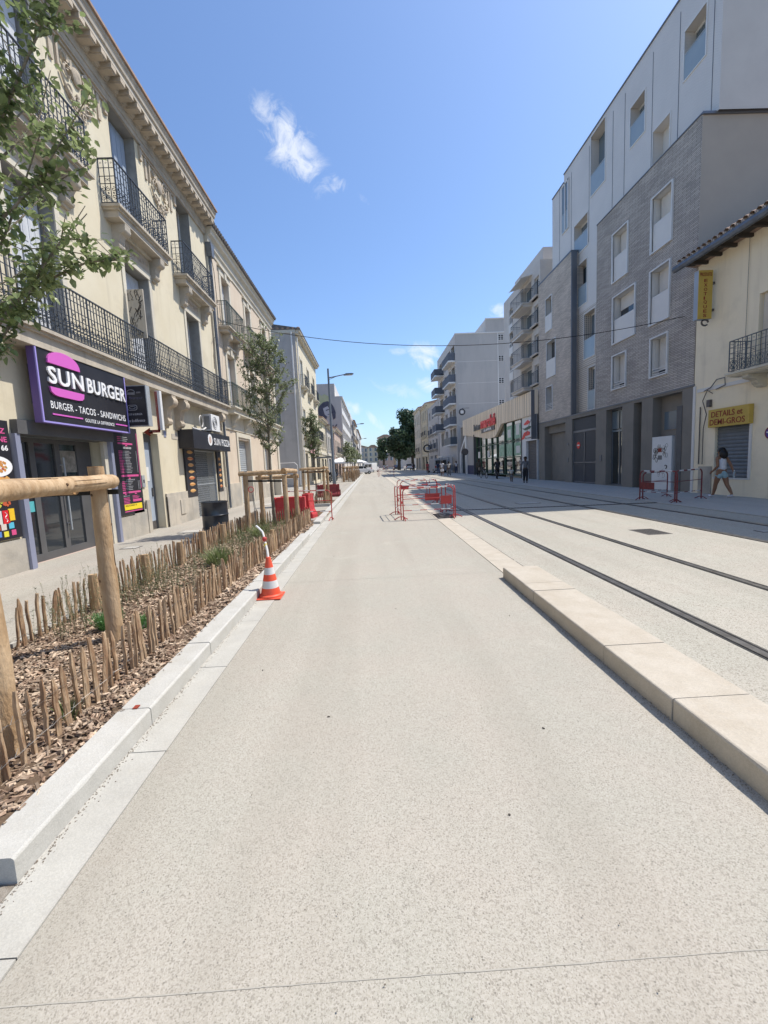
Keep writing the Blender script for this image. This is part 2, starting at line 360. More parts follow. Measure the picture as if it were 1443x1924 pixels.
K['cream']=mat('cream yellow render',(.88,.77,.57),.92,(.85,.74,.55),1.0,bump=.15,bscale=40,grime=.3,gcol=(.38,.30,.22))
K['brick']=brickmat('long grey brick',(.52,.465,.41),(.36,.325,.29),(.17,.155,.14),.42,.065)
K['brick2']=brickmat('pale mottled brick',(.62,.54,.455),(.46,.40,.34),(.32,.28,.245),.38,.07)
K['base']=mat('dark grey base render',(.215,.195,.17),.85,(.24,.22,.19),1.2,bump=.1,grime=.3,gcol=(.085,.085,.08))
K['sidegray']=mat('taupe side render',(.40,.35,.29),.92,(.37,.325,.27),.8,bump=.2,bscale=40)
K['silver']=perfmat('perforated aluminium',(.70,.655,.60),(.54,.505,.47),.05,.3)
K['silverside']=mat('smooth light render',(.56,.53,.485),.8,(.52,.49,.45),1)
K['perf']=perfmat('pierced screen',(.66,.60,.52),(.24,.21,.18),.11,.34)
K['concrete']=mat('pale concrete wall',(.47,.445,.415),.9,(.43,.405,.38),.5,grime=.35,gcol=(.3,.3,.3),bump=.1,bscale=10,stretch=(1,1,.4))
K['whitewall']=mat('off white wall',(.60,.57,.53),.9,(.55,.52,.49),.8,grime=.3,gcol=(.34,.33,.33))
K['beige']=mat('beige wall',(.62,.55,.45),.9,(.56,.49,.40),.8,grime=.4,gcol=(.3,.26,.22))
K['sand']=mat('yellowish wall',(.56,.48,.33),.9,(.5,.42,.3),.8,grime=.3,gcol=(.3,.26,.2))
K['rose']=mat('dull rose wall',(.50,.38,.32),.9,(.45,.35,.3),.8,grime=.3,gcol=(.3,.24,.2))
K['clad']=mat('timber cladding',(.88,.73,.54),.8,(.76,.62,.46),2.2,stretch=(1,5,.25),bump=.15)
K['cladline']=mat('cladding groove',(.22,.17,.12),.9)
K['canvas']=mat('dark balcony screen',(.10,.115,.145),.8,(.13,.145,.17),3)
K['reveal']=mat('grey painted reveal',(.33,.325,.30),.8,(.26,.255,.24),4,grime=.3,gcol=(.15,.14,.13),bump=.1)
K['signred']=mat('sign red',(.72,.035,.03),.4)
K['signgreen']=mat('dark green swoosh',(.05,.10,.06),.5)
K['navy']=mat('navy plinth',(.03,.035,.09),.6)
K['postergreen']=mat('window poster green',(.10,.30,.16),.4,(.35,.5,.4),3)
K['carwhite']=mat('white car paint',(.72,.73,.75),.2,spec=.7)
K['cardark']=mat('dark blue car paint',(.03,.045,.08),.2,spec=.7)
K['cargrey']=mat('grey car paint',(.2,.22,.25),.25,spec=.7)
K['parasol']=mat('white parasol canvas',(.8,.8,.8),.8)
K['skin']=mat('brown skin',(.25,.13,.075),.55)
K['skin2']=mat('dark skin',(.10,.055,.035),.55)
K['hair']=mat('black hair',(.012,.010,.010),.5)
for n_,c_ in dict(cwhite=(.68,.68,.72),clblue=(.33,.48,.52),cdark=(.03,.03,.035),cgrey=(.16,.165,.175),cred=(.40,.08,.08),cnavy=(.035,.05,.10),cjean=(.10,.14,.22),ccream=(.58,.55,.50),colive=(.10,.09,.07)).items():
    K[n_]=mat('cloth '+n_[1:],c_,.85,tuple(x*.8 for x in c_),9)
# ------------------------------------------------------------------ text helper
def text(s,parent,o,u,w,width,height,m,name='lettering',depth=.012,bold=0,sheer=0,spacing=1):
    cu=bpy.data.curves.new('t','FONT'); cu.body=s; cu.extrude=.02; cu.offset=bold; cu.shear=sheer; cu.space_character=spacing
    cu.resolution_u=3
    t=bpy.data.objects.new('t',cu); C.objects.link(t)
    dg=bpy.context.evaluated_depsgraph_get(); me=bpy.data.meshes.new_from_object(t.evaluated_get(dg))
    bpy.data.objects.remove(t)
    vs=[v.co.copy() for v in me.vertices]; fs=[tuple(p.vertices) for p in me.polygons]
    bpy.data.meshes.remove(me)
    x0=min(v.x for v in vs);x1=max(v.x for v in vs);y0=min(v.y for v in vs);y1=max(v.y for v in vs)
    u=Vector(u);w=Vector(w);n=u.cross(w);o=Vector(o)
    mb=MB(); mb.add([o+u*((v.x-x0)/(x1-x0)*width)+w*((v.y-y0)/(y1-y0)*height)+n*((v.z+.02)/.04*depth) for v in vs],fs)
    return mb.build(name,m,parent)
UX,UY,UZ=Vector((1,0,0)),Vector((0,1,0)),Vector((0,0,1))
LF=dict(u=UY,w=UZ)      # on facades facing +X
RF=dict(u=-UY,w=UZ)     # on facades facing -X
CF=dict(u=UX,w=UZ)      # on faces facing the camera (-Y)
# ------------------------------------------------------------------ camera, light, sky
f_=800.; Mx=((0.99851928,0.04813402,-0.02534508),(-0.0304314,0.10806251,-0.99367823),(-0.04509087,0.99297815,0.10936728))
cam=bpy.data.cameras.new('camera'); co=bpy.data.objects.new('camera',cam); C.objects.link(co)
co.matrix_world=Matrix([list(Mx[i])+[(0,0,1.6)[i]] for i in range(3)]+[[0,0,0,1]])
cam.sensor_fit='VERTICAL'; cam.sensor_height=24; cam.lens=24*f_/1924; cam.clip_end=3000; cam.clip_start=.05
sc.camera=co
sund=Vector((.49,.16,.87)).normalized()
el=math.asin(sund.z); az=math.atan2(sund.x,sund.y)
sl=bpy.data.lights.new('sun','SUN'); sl.energy=3.7; sl.angle=rad(.53); sl.color=(1,.94,.85)
so=bpy.data.objects.new('sun',sl); C.objects.link(so); so.rotation_euler=sund.to_track_quat('Z','Y').to_euler(); so.location=(20,10,40)
w=bpy.data.worlds.new('World'); sc.world=w; w.use_nodes=True; N=w.node_tree.nodes; L=w.node_tree.links
sky=N.new('ShaderNodeTexSky'); sky.sky_type='NISHITA'; sky.sun_disc=False; sky.sun_elevation=el; sky.sun_rotation=az; sky.air_density=1.0; sky.dust_density=1.2; sky.ozone_density=3.0; sky.altitude=20
bg=N['Background']; bg.inputs[1].default_value=.14
def VM(op,a,b=None):
    n=N.new('ShaderNodeVectorMath'); n.operation=op
    for i,v in enumerate((a,b)):
        if v is None: continue
        if isinstance(v,(tuple,Vector)): n.inputs[i].default_value=tuple(v)
        else: L.new(v,n.inputs[i])
    return n
def MM(op,a,b=None,c=None,clamp=False):
    n=N.new('ShaderNodeMath'); n.operation=op; n.use_clamp=clamp
    for i,v in enumerate((a,b,c)):
        if v is None: continue
        if isinstance(v,(int,float)): n.inputs[i].default_value=v
        else: L.new(v,n.inputs[i])
    return n.outputs[0]
tcw=N.new('ShaderNodeTexCoord'); dirv=tcw.outputs['Generated']
def ray(px,py):
    c=Vector(((px-721.5)/f_,-(py-962.)/f_,-1)); return Vector([sum(Mx[i][j]*c[j] for j in range(3)) for i in range(3)]).normalized()
nz=N.new('ShaderNodeTexNoise'); nz.inputs['Scale'].default_value=17; nz.inputs['Detail'].default_value=12; nz.inputs['Roughness'].default_value=.68; nz.inputs['Distortion'].default_value=1.1; L.new(dirv,nz.inputs['Vector'])
tot=None
# clouds of the sky: (px,py of centre), (px,py towards its long end), width ratio, density
for (cx_,cy_),(ex,ey),wr,den in (((545,275),(622,366),.50,1.15),((510,240),(478,205),.6,.7),((625,345),(658,352),.55,.75),((797,668),(838,690),.65,1.15),((748,660),(722,657),.35,.6),((660,768),(685,772),.7,.9),((704,790),(722,812),.4,.8),((938,585),(968,590),.6,.8),((684,375),(700,390),.4,.35),((655,812),(700,828),.5,.5),((740,730),(800,745),.3,.4),((812,722),(850,730),.5,.9)):
    d0=ray(cx_,cy_); e=ray(ex,ey)-d0; su=e.length; uu=(e-d0*e.dot(d0)).normalized(); vv=d0.cross(uu).normalized(); sv=su*wr
    a=MM('DIVIDE',MM('SUBTRACT',VM('DOT_PRODUCT',dirv,uu).outputs['Value'],uu.dot(d0)),su)
    b=MM('DIVIDE',VM('DOT_PRODUCT',dirv,vv).outputs['Value'],sv)
    r2=MM('ADD',MM('MULTIPLY',a,a),MM('MULTIPLY',b,b))
    m_=MM('SUBTRACT',1.15,r2,clamp=True)
    front=MM('GREATER_THAN',VM('DOT_PRODUCT',dirv,d0).outputs['Value'],.5)
    q=MM('SUBTRACT',MM('ADD',m_,MM('MULTIPLY',MM('SUBTRACT',nz.outputs[0],.5),4.4)),.40,clamp=True)
    q=MM('MULTIPLY',MM('MULTIPLY',q,MM('MULTIPLY',front,MM('GREATER_THAN',m_,0.001))),MM('MULTIPLY',m_,den))
    tot=q if tot is None else MM('MAXIMUM',tot,q)
mixw=N.new('ShaderNodeMix'); mixw.data_type='RGBA'; L.new(MM('MULTIPLY',tot,.62,clamp=True),mixw.inputs[0]); tn=N.new('ShaderNodeMix'); tn.data_type='RGBA'; tn.blend_type='MULTIPLY'; tn.inputs[0].default_value=1; L.new(sky.outputs[0],tn.inputs[6]); tn.inputs[7].default_value=(.825,.93,1.05,1); L.new(tn.outputs[2],mixw.inputs[6]); mixw.inputs[7].default_value=(5.0,5.2,5.5,1)
L.new(mixw.outputs[2],bg.inputs[0])
sc.view_settings.view_transform='Standard'; sc.view_settings.look='None'; sc.view_settings.exposure=.56; sc.view_settings.gamma=1
# ------------------------------------------------------------------ ground, road, kerbs
PZ=.06
def sheet(name,m,x0,x1,y0,y1,z):
    mb=MB(); mb.quad((x0,y0,z),(x1,y0,z),(x1,y1,z),(x0,y1,z)); return struct(mb.build(name,m))
sheet('ground',K['pave'],-400,400,-60,900,-.012)
sheet('road',K['lane'],-1.27,1.80,-30,260,0)
sheet('tram_lane',K['tram'],2.2,9.1,-30,260,0.0)
mb=MB(); mb.box(9.1,12.45,-30,260,-.1,.02); struct(mb.build('pavement',K['paver']))
mb=MB(); mb.box(-6.3,-3.42,-30,32,-.1,PZ); mb.box(-3.42,-1.69,-30,1.5,-.1,PZ-.03); mb.box(-3.42,-1.69,12.4,32,-.1,PZ); mb.box(-30,-1.69,32,260,-.1,PZ)
mb.box(-30,-6.3,28.8,32,-.1,PZ); struct(mb.build('pavement_beside_shops',K['pave']))
mb=MB(); mb.box(-30,-5.75,33,36.8,-.05,PZ+.008); struct(mb.build('side_street',K['paver']))
# joints cut across the lane
mb=MB()
for y in (1.17,5.95,10.7,15.5,20.3,25,30,35,42):
    p=[(-1.27+.05*i, y+R.uniform(-.0008,.0008)) for i in range(61)]+[(1.8,y)]
    for i in range(len(p)-1):
        wdt=(.0030 if y<3 else .005)*R.uniform(.35,1)
        mb.quad((p[i][0],p[i][1]-wdt,.0014),(p[i+1][0],p[i+1][1]-wdt,.0014),(p[i+1][0],p[i+1][1]+wdt,.0014),(p[i][0],p[i][1]+wdt,.0014))
struct(mb.build('lane_joints',K['joint']))
def kerbloft(mb,x0,x1,z1,a,b,e,sg,bz=-.05):
    n=10; vs=[];fs=[]
    for k in range(n+1):
        yy=a+(b-a)*k/n; ee=e*R.uniform(.93,1.07) if R.random()>.04 else e*R.uniform(1.3,1.9)
        if sg>0: pr=[(x0,bz),(x1,bz),(x1,z1-ee),(x1-ee*.3,z1-ee*.42),(x1-ee,z1),(x0+.008,z1+R.uniform(-.001,.001)),(x0,z1-.008)]
        else: pr=[(x0,bz),(x1,bz),(x1,z1),(x0+ee,z1),(x0+ee*.42,z1-ee*.3),(x0,z1-ee)]
        for p,q in pr: vs.append((p,yy,q))
    m_=len(pr)
    for k in range(n):
        for j in range(m_): fs.append((k*m_+j,(k+1)*m_+j,(k+1)*m_+(j+1)%m_,k*m_+(j+1)%m_))
    fs.append(tuple(range(m_))); fs.append(tuple(reversed([n*m_+j for j in range(m_)])))
    mb.add(vs,fs)
# left kerb: separate granite blocks, slightly uneven
mb=MB(); y=1.57; i=0
while y<60:
    ln=1.02 if i else 1.06; j=R.uniform(-.003,.003); top=.12 if y<9.3 or y>11.8 else .055
    x0,x1,z1=-1.69,-1.49+j,top+R.uniform(-.002,.002); e=.013; a,b=y+.004,y+ln-.004
    prof=[(x0,-.05),(x1,-.05),(x1,z1-e),(x1-.006,z1-e*.45),(x1-e,z1),(x0+.008,z1),(x0,z1-.008)]
    kerbloft(mb,x0,x1,z1,a,b,e,1); y+=ln; i+=1
mb.box(-1.69,-1.5,60,250,-.05,.12)
struct(mb.build('kerb_left',K['kerb'],smooth=False))
mb=MB(); y=-1.85; 
while y<60: 
    mb.box(-1.49,-1.272,y+.003,y+1.047,-.05,.006+R.uniform(0,.002)); y+=1.05
mb.box(-1.49,-1.272,60,250,-.05,.006); struct(mb.build('gutter',K['gutter']))
mb=MB(); mb.box(-1.70,-1.49,-20,1.56,-.05,.012); struct(mb.build('gutter_earth',K['grit']))
# right raised limestone kerb and flush stones
mb=MB(); ys=[-3,-1.9,-.8,.3,1.35,2.35,3.1,3.82,4.55,4.85,5.65]
for a,b in zip(ys,ys[1:]):
    j=R.uniform(-.004,.004); z1=.14+R.uniform(-.003,.002); x0,x1=1.73+j,2.2
    kerbloft(mb,x0,x1,z1,a+.003,b-.003,.013,-1)
struct(mb.build('kerb_right',K['lime']))
mb=MB(); y=5.65
while y<62:
    if not (12.55<y<12.9): mb.box(1.802,2.19,y+.004,y+.98,-.05,.006+R.uniform(0,.003))
    y+=.98
struct(mb.build('stone_strip',K['lime']))
mb=MB()
for k in range(70):
    y=5.7+k*.9; mb.bar((2.197,y,.004),(2.197,y+.8,.004),.012,.006)
struct(mb.build('strip_joint',K['railgap']))
# open pit in the strip
mb=MB(); mb.box(1.85,2.35,12.1,13.2,.009,.016,0)
for k in range(60):
    x=R.uniform(1.88,2.32);y=R.uniform(12.12,13.15);s=R.uniform(.02,.06); mb.obox((x,y,.02),(s,s*.3,0),(-s*.3,s*.6,0),(0,0,s*.4),1)
tag(mb.build('pit',[K['railgap'],K['castiron']]),'small open pit with rubble inside the ring of red barriers','pit')
# rails
for x,lb in ((3.0,'tram rail nearest the raised limestone kerb'),(4.46,'second tram rail from the raised limestone kerb'),(6.7,'third tram rail, right of the square drain grate'),(8.14,'tram rail farthest right, running through the building shade')):
    t=thing('tram_rail','grooved steel '+lb,'tram rail',(x,0,0),'tram rails set in the concrete')
    g=MB(); g.box(x-.075,x+.075,-6,240,-.05,.0045); g.build('rubber_sleeve',K['railgap'],t)
    h=MB(); h.box(x-.056,x+.012,-6,240,0,.014); h.box(x+.042,x+.058,-6,240,0,.010); h.build('rail_head',K['steel'],t)
# slot drain and grates
t=thing('slot_drain','narrow dark slot drain running across the tram tracks near the barriers','drain',(5.9,13.7,0))
mb=MB(); mb.bar((2.4,13.95,.006),(9.1,13.35,.006),.10,.02); mb.build('frame',K['castiron'],t)
mb=MB()
for k in range(64):
    s=k/63; mb.obox((2.45+6.6*s,13.95-.6*s,.017),(.02,0,0),(0,.036,0),(0,0,.002))
mb.build('slot',K['rubber'],t)
t=thing('drain_grate','square cast iron drain grate between the second and third rail','grate',(5.63,8.45,0))
mb=MB(); mb.box(5.39,5.87,8.11,8.78,-.02,.005); mb.build('frame',K['castiron'],t)
mb=MB()
for i in range(8):
    for j in range(9): mb.box(5.42+i*.055,5.455+i*.055,8.15+j*.068,8.19+j*.068,.004,.008)
mb.build('grid_pattern',K['rubber'],t)
def cover(x,y,w_,d_,z,lb,sy=0):
    t=thing('manhole_cover',lb,'manhole cover',(x,y,z)); mb=MB(); mb.box(x-w_/2,x+w_/2,y-d_/2,y+d_/2,z-.02,z+.006); mb.build('cover',K['castiron'],t)
    mb=MB(); mb.box(x-w_/2+.03,x+w_/2-.03,y-d_/2+.03,y+d_/2-.03,z,z+.009); mb.build('lid',K['paver'],t)
cover(7.55,7.9,.3,.22,0,'small dark cover in the concrete between the two right hand rails')
cover(-4.9,11.5,.6,.5,PZ,'grey manhole cover on the pavement before the blue grey door')
cover(-4.1,10.2,.5,.4,PZ,'smaller manhole cover on the pavement just behind the paling fence')
cover(-5.3,9.3,.35,.3,PZ,'little square cover on the pavement under the black menu board')
cover(-4.6,19.5,.9,.8,PZ,'wide pavement cover behind the red tubular barrier on the left')
cover(5.6,15.2,.8,.5,0,'dark grate in the shade between the tracks')
cover(8.9,26,.5,.5,.0,'pale cover by the far tram track before the motorbike')
# litter on the lane
mb=MB()
for px,py in ():pass
for x,y in ((-.35,2.6),(.95,2.35),(-.95,3.3),(.55,1.75),(1.35,4.2),(.2,4.6),(-.75,7.6)):
    a=R.uniform(0,6); s=R.uniform(.004,.009); mb.obox((x,y,.004),(s*math.cos(a),s*math.sin(a),0),(-.003*math.sin(a),.003*math.cos(a),0),(0,0,.002))
def gritpt(x,y,s):
    a=R.uniform(0,6); mb.obox((x,y,.0065+s*.5),(s*math.cos(a),s*math.sin(a),0),(-s*.7*math.sin(a),s*.7*math.cos(a),0),(0,0,s*.5),1)
for k in range(1500):
    y=.6+9*R.random()**1.6; gritpt(-1.488+abs(R.gauss(0,.018)),y,R.uniform(.0012,.0035))
for k in range(700):
    y=1+4.6*R.random(); gritpt(1.725-abs(R.gauss(0,.03)),y,R.uniform(.0012,.0035))
for k in range(500):
    y=.8+9*R.random(); gritpt(R.uniform(-1.25,1.7),y,R.uniform(.0010,.0026))
o=mb.build('litter',[K['bark2'],K['grit']]); o['kind']='stuff'; o['label']='specks of twig and grit lying on the lane'; o['category']='litter'
t=tag(MB().box(-1.60,-1.57,2.62,2.66,.1215,.127).build('leaf_scrap',K['redtext']),'dry reddish leaf scrap lying on the pale kerb','leaf')
# ------------------------------------------------------------------ planting bed
mb=MB(); mb.grid(-3.42,-1.69,1.5,12.4,16,90,lambda x,y:.06+.05*math.exp(-((x+2.55)/.5)**2)+.012*math.sin(9*x+3*y)); struct(mb.build('planting_bed',K['soil']))
mb=MB(); mb.box(-3.46,-3.42,1.5,12.4,-.02,.10); mb.box(-3.46,-1.69,12.4,12.46,-.02,.10); struct(mb.build('bed_edging',K['kerb']))
mb=MB()
def bedz(x,y): return .06+.05*math.exp(-((x+2.55)/.5)**2)
def chip(mb,x,y,z,s):
    L_=R.uniform(.012,.034)*s; W_=R.uniform(.004,.010)*s; T_=R.uniform(.0015,.004)*s
    M3=Matrix.Rotation(R.uniform(0,6.28),3,'Z')@Matrix.Rotation(R.gauss(0,.4),3,'Y')@Matrix.Rotation(R.gauss(0,.5),3,'X')
    mb.obox((x,y,z),M3@Vector((L_,0,0)),M3@Vector((0,W_,0)),M3@Vector((0,0,T_)))
for k in range(9000):
    y=1.5+3.4*R.random()**1.15; x=R.uniform(-3.40,-1.66); chip(mb,x,y,bedz(x,y)+R.uniform(.002,.022),1.0)
for k in range(7000):
    y=R.uniform(4.9,12.3); x=R.uniform(-3.40,-1.66); chip(mb,x,y,bedz(x,y)+R.uniform(.002,.025),1.6)
for k in range(60):
    y=R.uniform(1.6,9); x=-1.675+R.uniform(0,.02); chip(mb,x,y,.124,.5)
o=mb.build('wood_chips',K['chip']); o['kind']='stuff'; o['label']='brown wood chip mulch covering the long planting bed'; o['category']='mulch'
# paling fences
def pale_mesh(h,w_,t_,bend,top,rng):
    mb=MB(); n=6; vs=[];fs=[]
    for i in range(n+1):
        s=i/n; z=-.05+s*(h+.05); dx=bend*math.sin(s*2.4)+rng.uniform(-.004,.004); dy=rng.uniform(-.004,.004)
        ww=w_*(1-.12*s+rng.uniform(-.10,.10)); tt=t_*(1+rng.uniform(-.12,.12))
        if i==n: ww*=top;tt*=.75
        for a,b in ((-1,-.7),(-.2,-1),(1,-.6),(.8,.8),(-.7,1)): vs.append((dx+a*ww*.5,dy+b*tt*.5,z+(rng.uniform(-.01,.012) if i==n else 0)))
    for i in range(n):
        for j in range(5): fs.append((i*5+j,i*5+(j+1)%5,(i+1)*5+(j+1)%5,(i+1)*5+j))
    fs.append((n*5,n*5+1,n*5+2,n*5+3,n*5+4)); mb.add(vs,fs); return mb
rng=random.Random(3)
PAL=[]
for i in range(14):
    me=pale_mesh(rng.uniform(.37,.46),rng.uniform(.026,.043),rng.uniform(.018,.028),rng.uniform(-.018,.018),rng.choice((.5,.8,.9,.35)),rng)
    o=me.build('pale',K['pale']); PAL.append(o.data); bpy.data.objects.remove(o)
def fence(path,label,step,ymax_parts=96,posts=()):
    t=thing('paling_fence',label,'fence',(path[0][0],path[0][1],.06),'split chestnut paling fences around the planting beds')
    org=Vector((path[0][0],path[0][1],.06)); pts=[]
    for (x0,y0),(x1,y1) in zip(path,path[1:]):
        d=math.hypot(x1-x0,y1-y0); n=max(1,int(d/(step*(.8 if y0>3.1 else 1))))
        for i in range(n): pts.append((x0+(x1-x0)*i/n,y0+(y1-y0)*i/n,math.atan2(y1-y0,x1-x0)))
    rest=MB()
    for k,(x,y,a) in enumerate(pts):
        x+=rng.uniform(-.010,.010); y+=rng.uniform(-.010,.010); me=rng.choice(PAL); rz=a+rng.uniform(-.5,.5); tilt=(rng.gauss(0,.04),rng.gauss(0,.05))
        if k<ymax_parts:
            o=bpy.data.objects.new('pale',me); C.objects.link(o); o.parent=t; o.location=Vector((x,y,.06+rng.uniform(-.03,.02)))-org; o.rotation_euler=(tilt[0],tilt[1],rz)
        else:
            M4=Matrix.Rotation(rz,3,'Z'); rest.add([M4@v.co+Vector((x,y,.06)) for v in me.vertices],[tuple(p.vertices) for p in me.polygons])
    if rest.v:
        o=rest.build('pales',K['pale'],t); o['kind']='stuff'; o['label']='far end of the paling run'
    wm=MB()
    for zz in (.12,.30):
        w1=[];w2=[]
        for k,(x,y,a) in enumerate(pts):
            nx,ny=-math.sin(a),math.cos(a); sg=1 if k%2 else -1; j=rng.uniform(-.008,.008)
            w1.append((x+nx*.022*sg,y+ny*.022*sg,.06+zz+j)); w2.append((x-nx*.022*sg,y-ny*.022*sg,.06+zz-j+.006))
            xm,ym=x+math.cos(a)*step/2,y+math.sin(a)*step/2
            w1.append((xm,ym,.06+zz-.008+j)); w2.append((xm,ym,.06+zz-.012))
        wm.tube(w1,.0013,3); wm.tube(w2,.0013,3)
    wm.build('wire',K['wire'],t)
    for x,y,h,r in posts:
        pm=MB(); pm.tube([(x,y,-.02),(x+.01,y,h*.5),(x,y+.01,h)],[r*1.05,r,r*.95],9,wob=.04); pm.build('fence_post',K['log'],t,smooth='auto')
    return t
fence([(-2.32,2.02),(-1.93,2.0),(-1.97,3.2),(-1.98,5.5),(-1.84,9.0),(-1.80,12.2)],'roadside paling fence of the near bed, running right beside the pale kerb',.088,99,((-1.99,2.08,.52,.035),(-1.9,7.9,.5,.04)))
fence([(-3.30,2.0),(-3.33,5),(-3.32,8.5),(-3.3,12.15),(-1.8,12.2)],'pavement side paling fence of the near bed, along the shopfronts',.088,99,((-3.27,4.9,.5,.05),(-3.25,6.0,.5,.06),(-3.25,7.1,.48,.05),(-3.22,8.0,.52,.06),(-3.22,9.1,.5,.06)))
fence([(-2.9,17.4),(-1.85,17.4),(-1.85,19.6),(-2.95,19.6),(-2.95,17.5)],'low square of paling around the second staked tree beside the red block',.1,60)
t=thing('bed_frame','pale concrete edging framing the second tree bed','edging',(-2.4,17.1,0)); mb=MB(); mb.box(-3.1,-1.72,17.05,17.2,0,.17); mb.build('front_edge',K['kerb'],t); mb=MB(); mb.box(-3.1,-1.72,17.2,19.9,0,.09); mb.build('soil_fill',K['soil'],t)
# plants in the bed
def tuft(name,x,y,label,cat,m,n,h,sp,w_=.006,leaf=False):
    mb=MB()
    for k in range(n):
        a=R.uniform(0,6.28); r=R.random()*sp; hh=h*R.uniform(.5,1); x0=x+math.cos(a)*r*.4;y0=y+math.sin(a)*r*.4; x1=x+math.cos(a)*r;y1=y+math.sin(a)*r
        z0=bedz(x0,y0); ww=w_*R.uniform(.6,1.3); c,s_=math.cos(a+1.57)*ww,math.sin(a+1.57)*ww
        mb.add([(x0-c,y0-s_,z0),(x0+c,y0+s_,z0),((x0+x1)/2+c*.8,(y0+y1)/2+s_*.8,z0+hh*.7),((x0+x1)/2-c*.8,(y0+y1)/2-s_*.8,z0+hh*.7),(x1,y1,z0+hh)],[(0,1,2,3),(3,2,4)])
        if leaf:
            for q in range(8):
                s=R.uniform(.2,1); px=x0+(x1-x0)*s; py=y0+(y1-y0)*s; pz=z0+hh*s; d=Vector((R.uniform(-1,1),R.uniform(-1,1),R.uniform(.1,1))).normalized()*.022; e=d.orthogonal().normalized()*.003
                mb.add([Vector((px,py,pz))-e,Vector((px,py,pz))+e,Vector((px,py,pz))+d],[(0,1,2)])
    return tag(mb.build(name,m,org=(x,y,.06)) if 0 else mb.build(name,m),label,cat)
tuft('herb_plant',-2.66,4.12,'small bushy green herb just behind the second tall post','plant',K['herb'],260,.20,.17,leaf=True)
tuft('herb_plant',-2.32,4.15,'little green herb between the second tall post and the front palings','plant',K['herb'],60,.15,.10,leaf=True)
tuft('grass_tuft',-2.55,6.9,'yellow green grass tuft in the middle of the near bed','plant',K['grass'],420,.30,.42)
tuft('grass_tuft',-2.0,2.62,'pale green weed at the foot of the nearest tall post','plant',K['grass'],50,.16,.12)
tuft('grass_tuft',-2.6,9.6,'pale green tuft before the second tree','plant',K['grass'],300,.30,.40)
def weeds(cx,cy,sx,sy,n,h,label,m,nm='weeds'):
    mb=MB()
    for k in range(n):
        x=cx+R.uniform(-sx,sx);y=cy+R.uniform(-sy,sy);hh=h*R.uniform(.45,1.1);lx,ly=R.gauss(0,.07),R.gauss(0,.07);z0=bedz(x,y)
        pts=[(x,y,z0),(x+lx*.3,y+ly*.3,z0+hh*.4),(x+lx,y+ly,z0+hh)]
        mb.tube(pts,[.0022,.0016,.0008],3,caps=False)
        for q in range(int(26*hh/.4)):
            s=R.uniform(.12,1); p=Vector((x+lx*s*s,y+ly*s*s,z0+hh*s)); d=Vector((R.uniform(-1,1),R.uniform(-1,1),R.uniform(0,.9))).normalized()*R.uniform(.012,.035)*(1.2-s*.6); e=d.orthogonal().normalized()*.0035
            mb.add([p-e,p+e,p+d],[(0,1,2)])
    o=mb.build(nm,m); o['kind']='stuff'; o['label']=label; o['category']='weeds'
K['weedm']=leafmat('grey green weed',(.16,.185,.09),(.24,.24,.14))
weeds(-3.0,5.0,.28,1.1,120,.55,'tall thin grey green weeds behind the second tall post',K['weedm'])
weeds(-2.6,7.2,.6,2.2,480,.30,'low dry weeds in the middle of the near bed',K['weedm'])
weeds(-2.6,10.2,.6,1.7,380,.32,'weeds around the foot of the second staked tree',K['grass'])
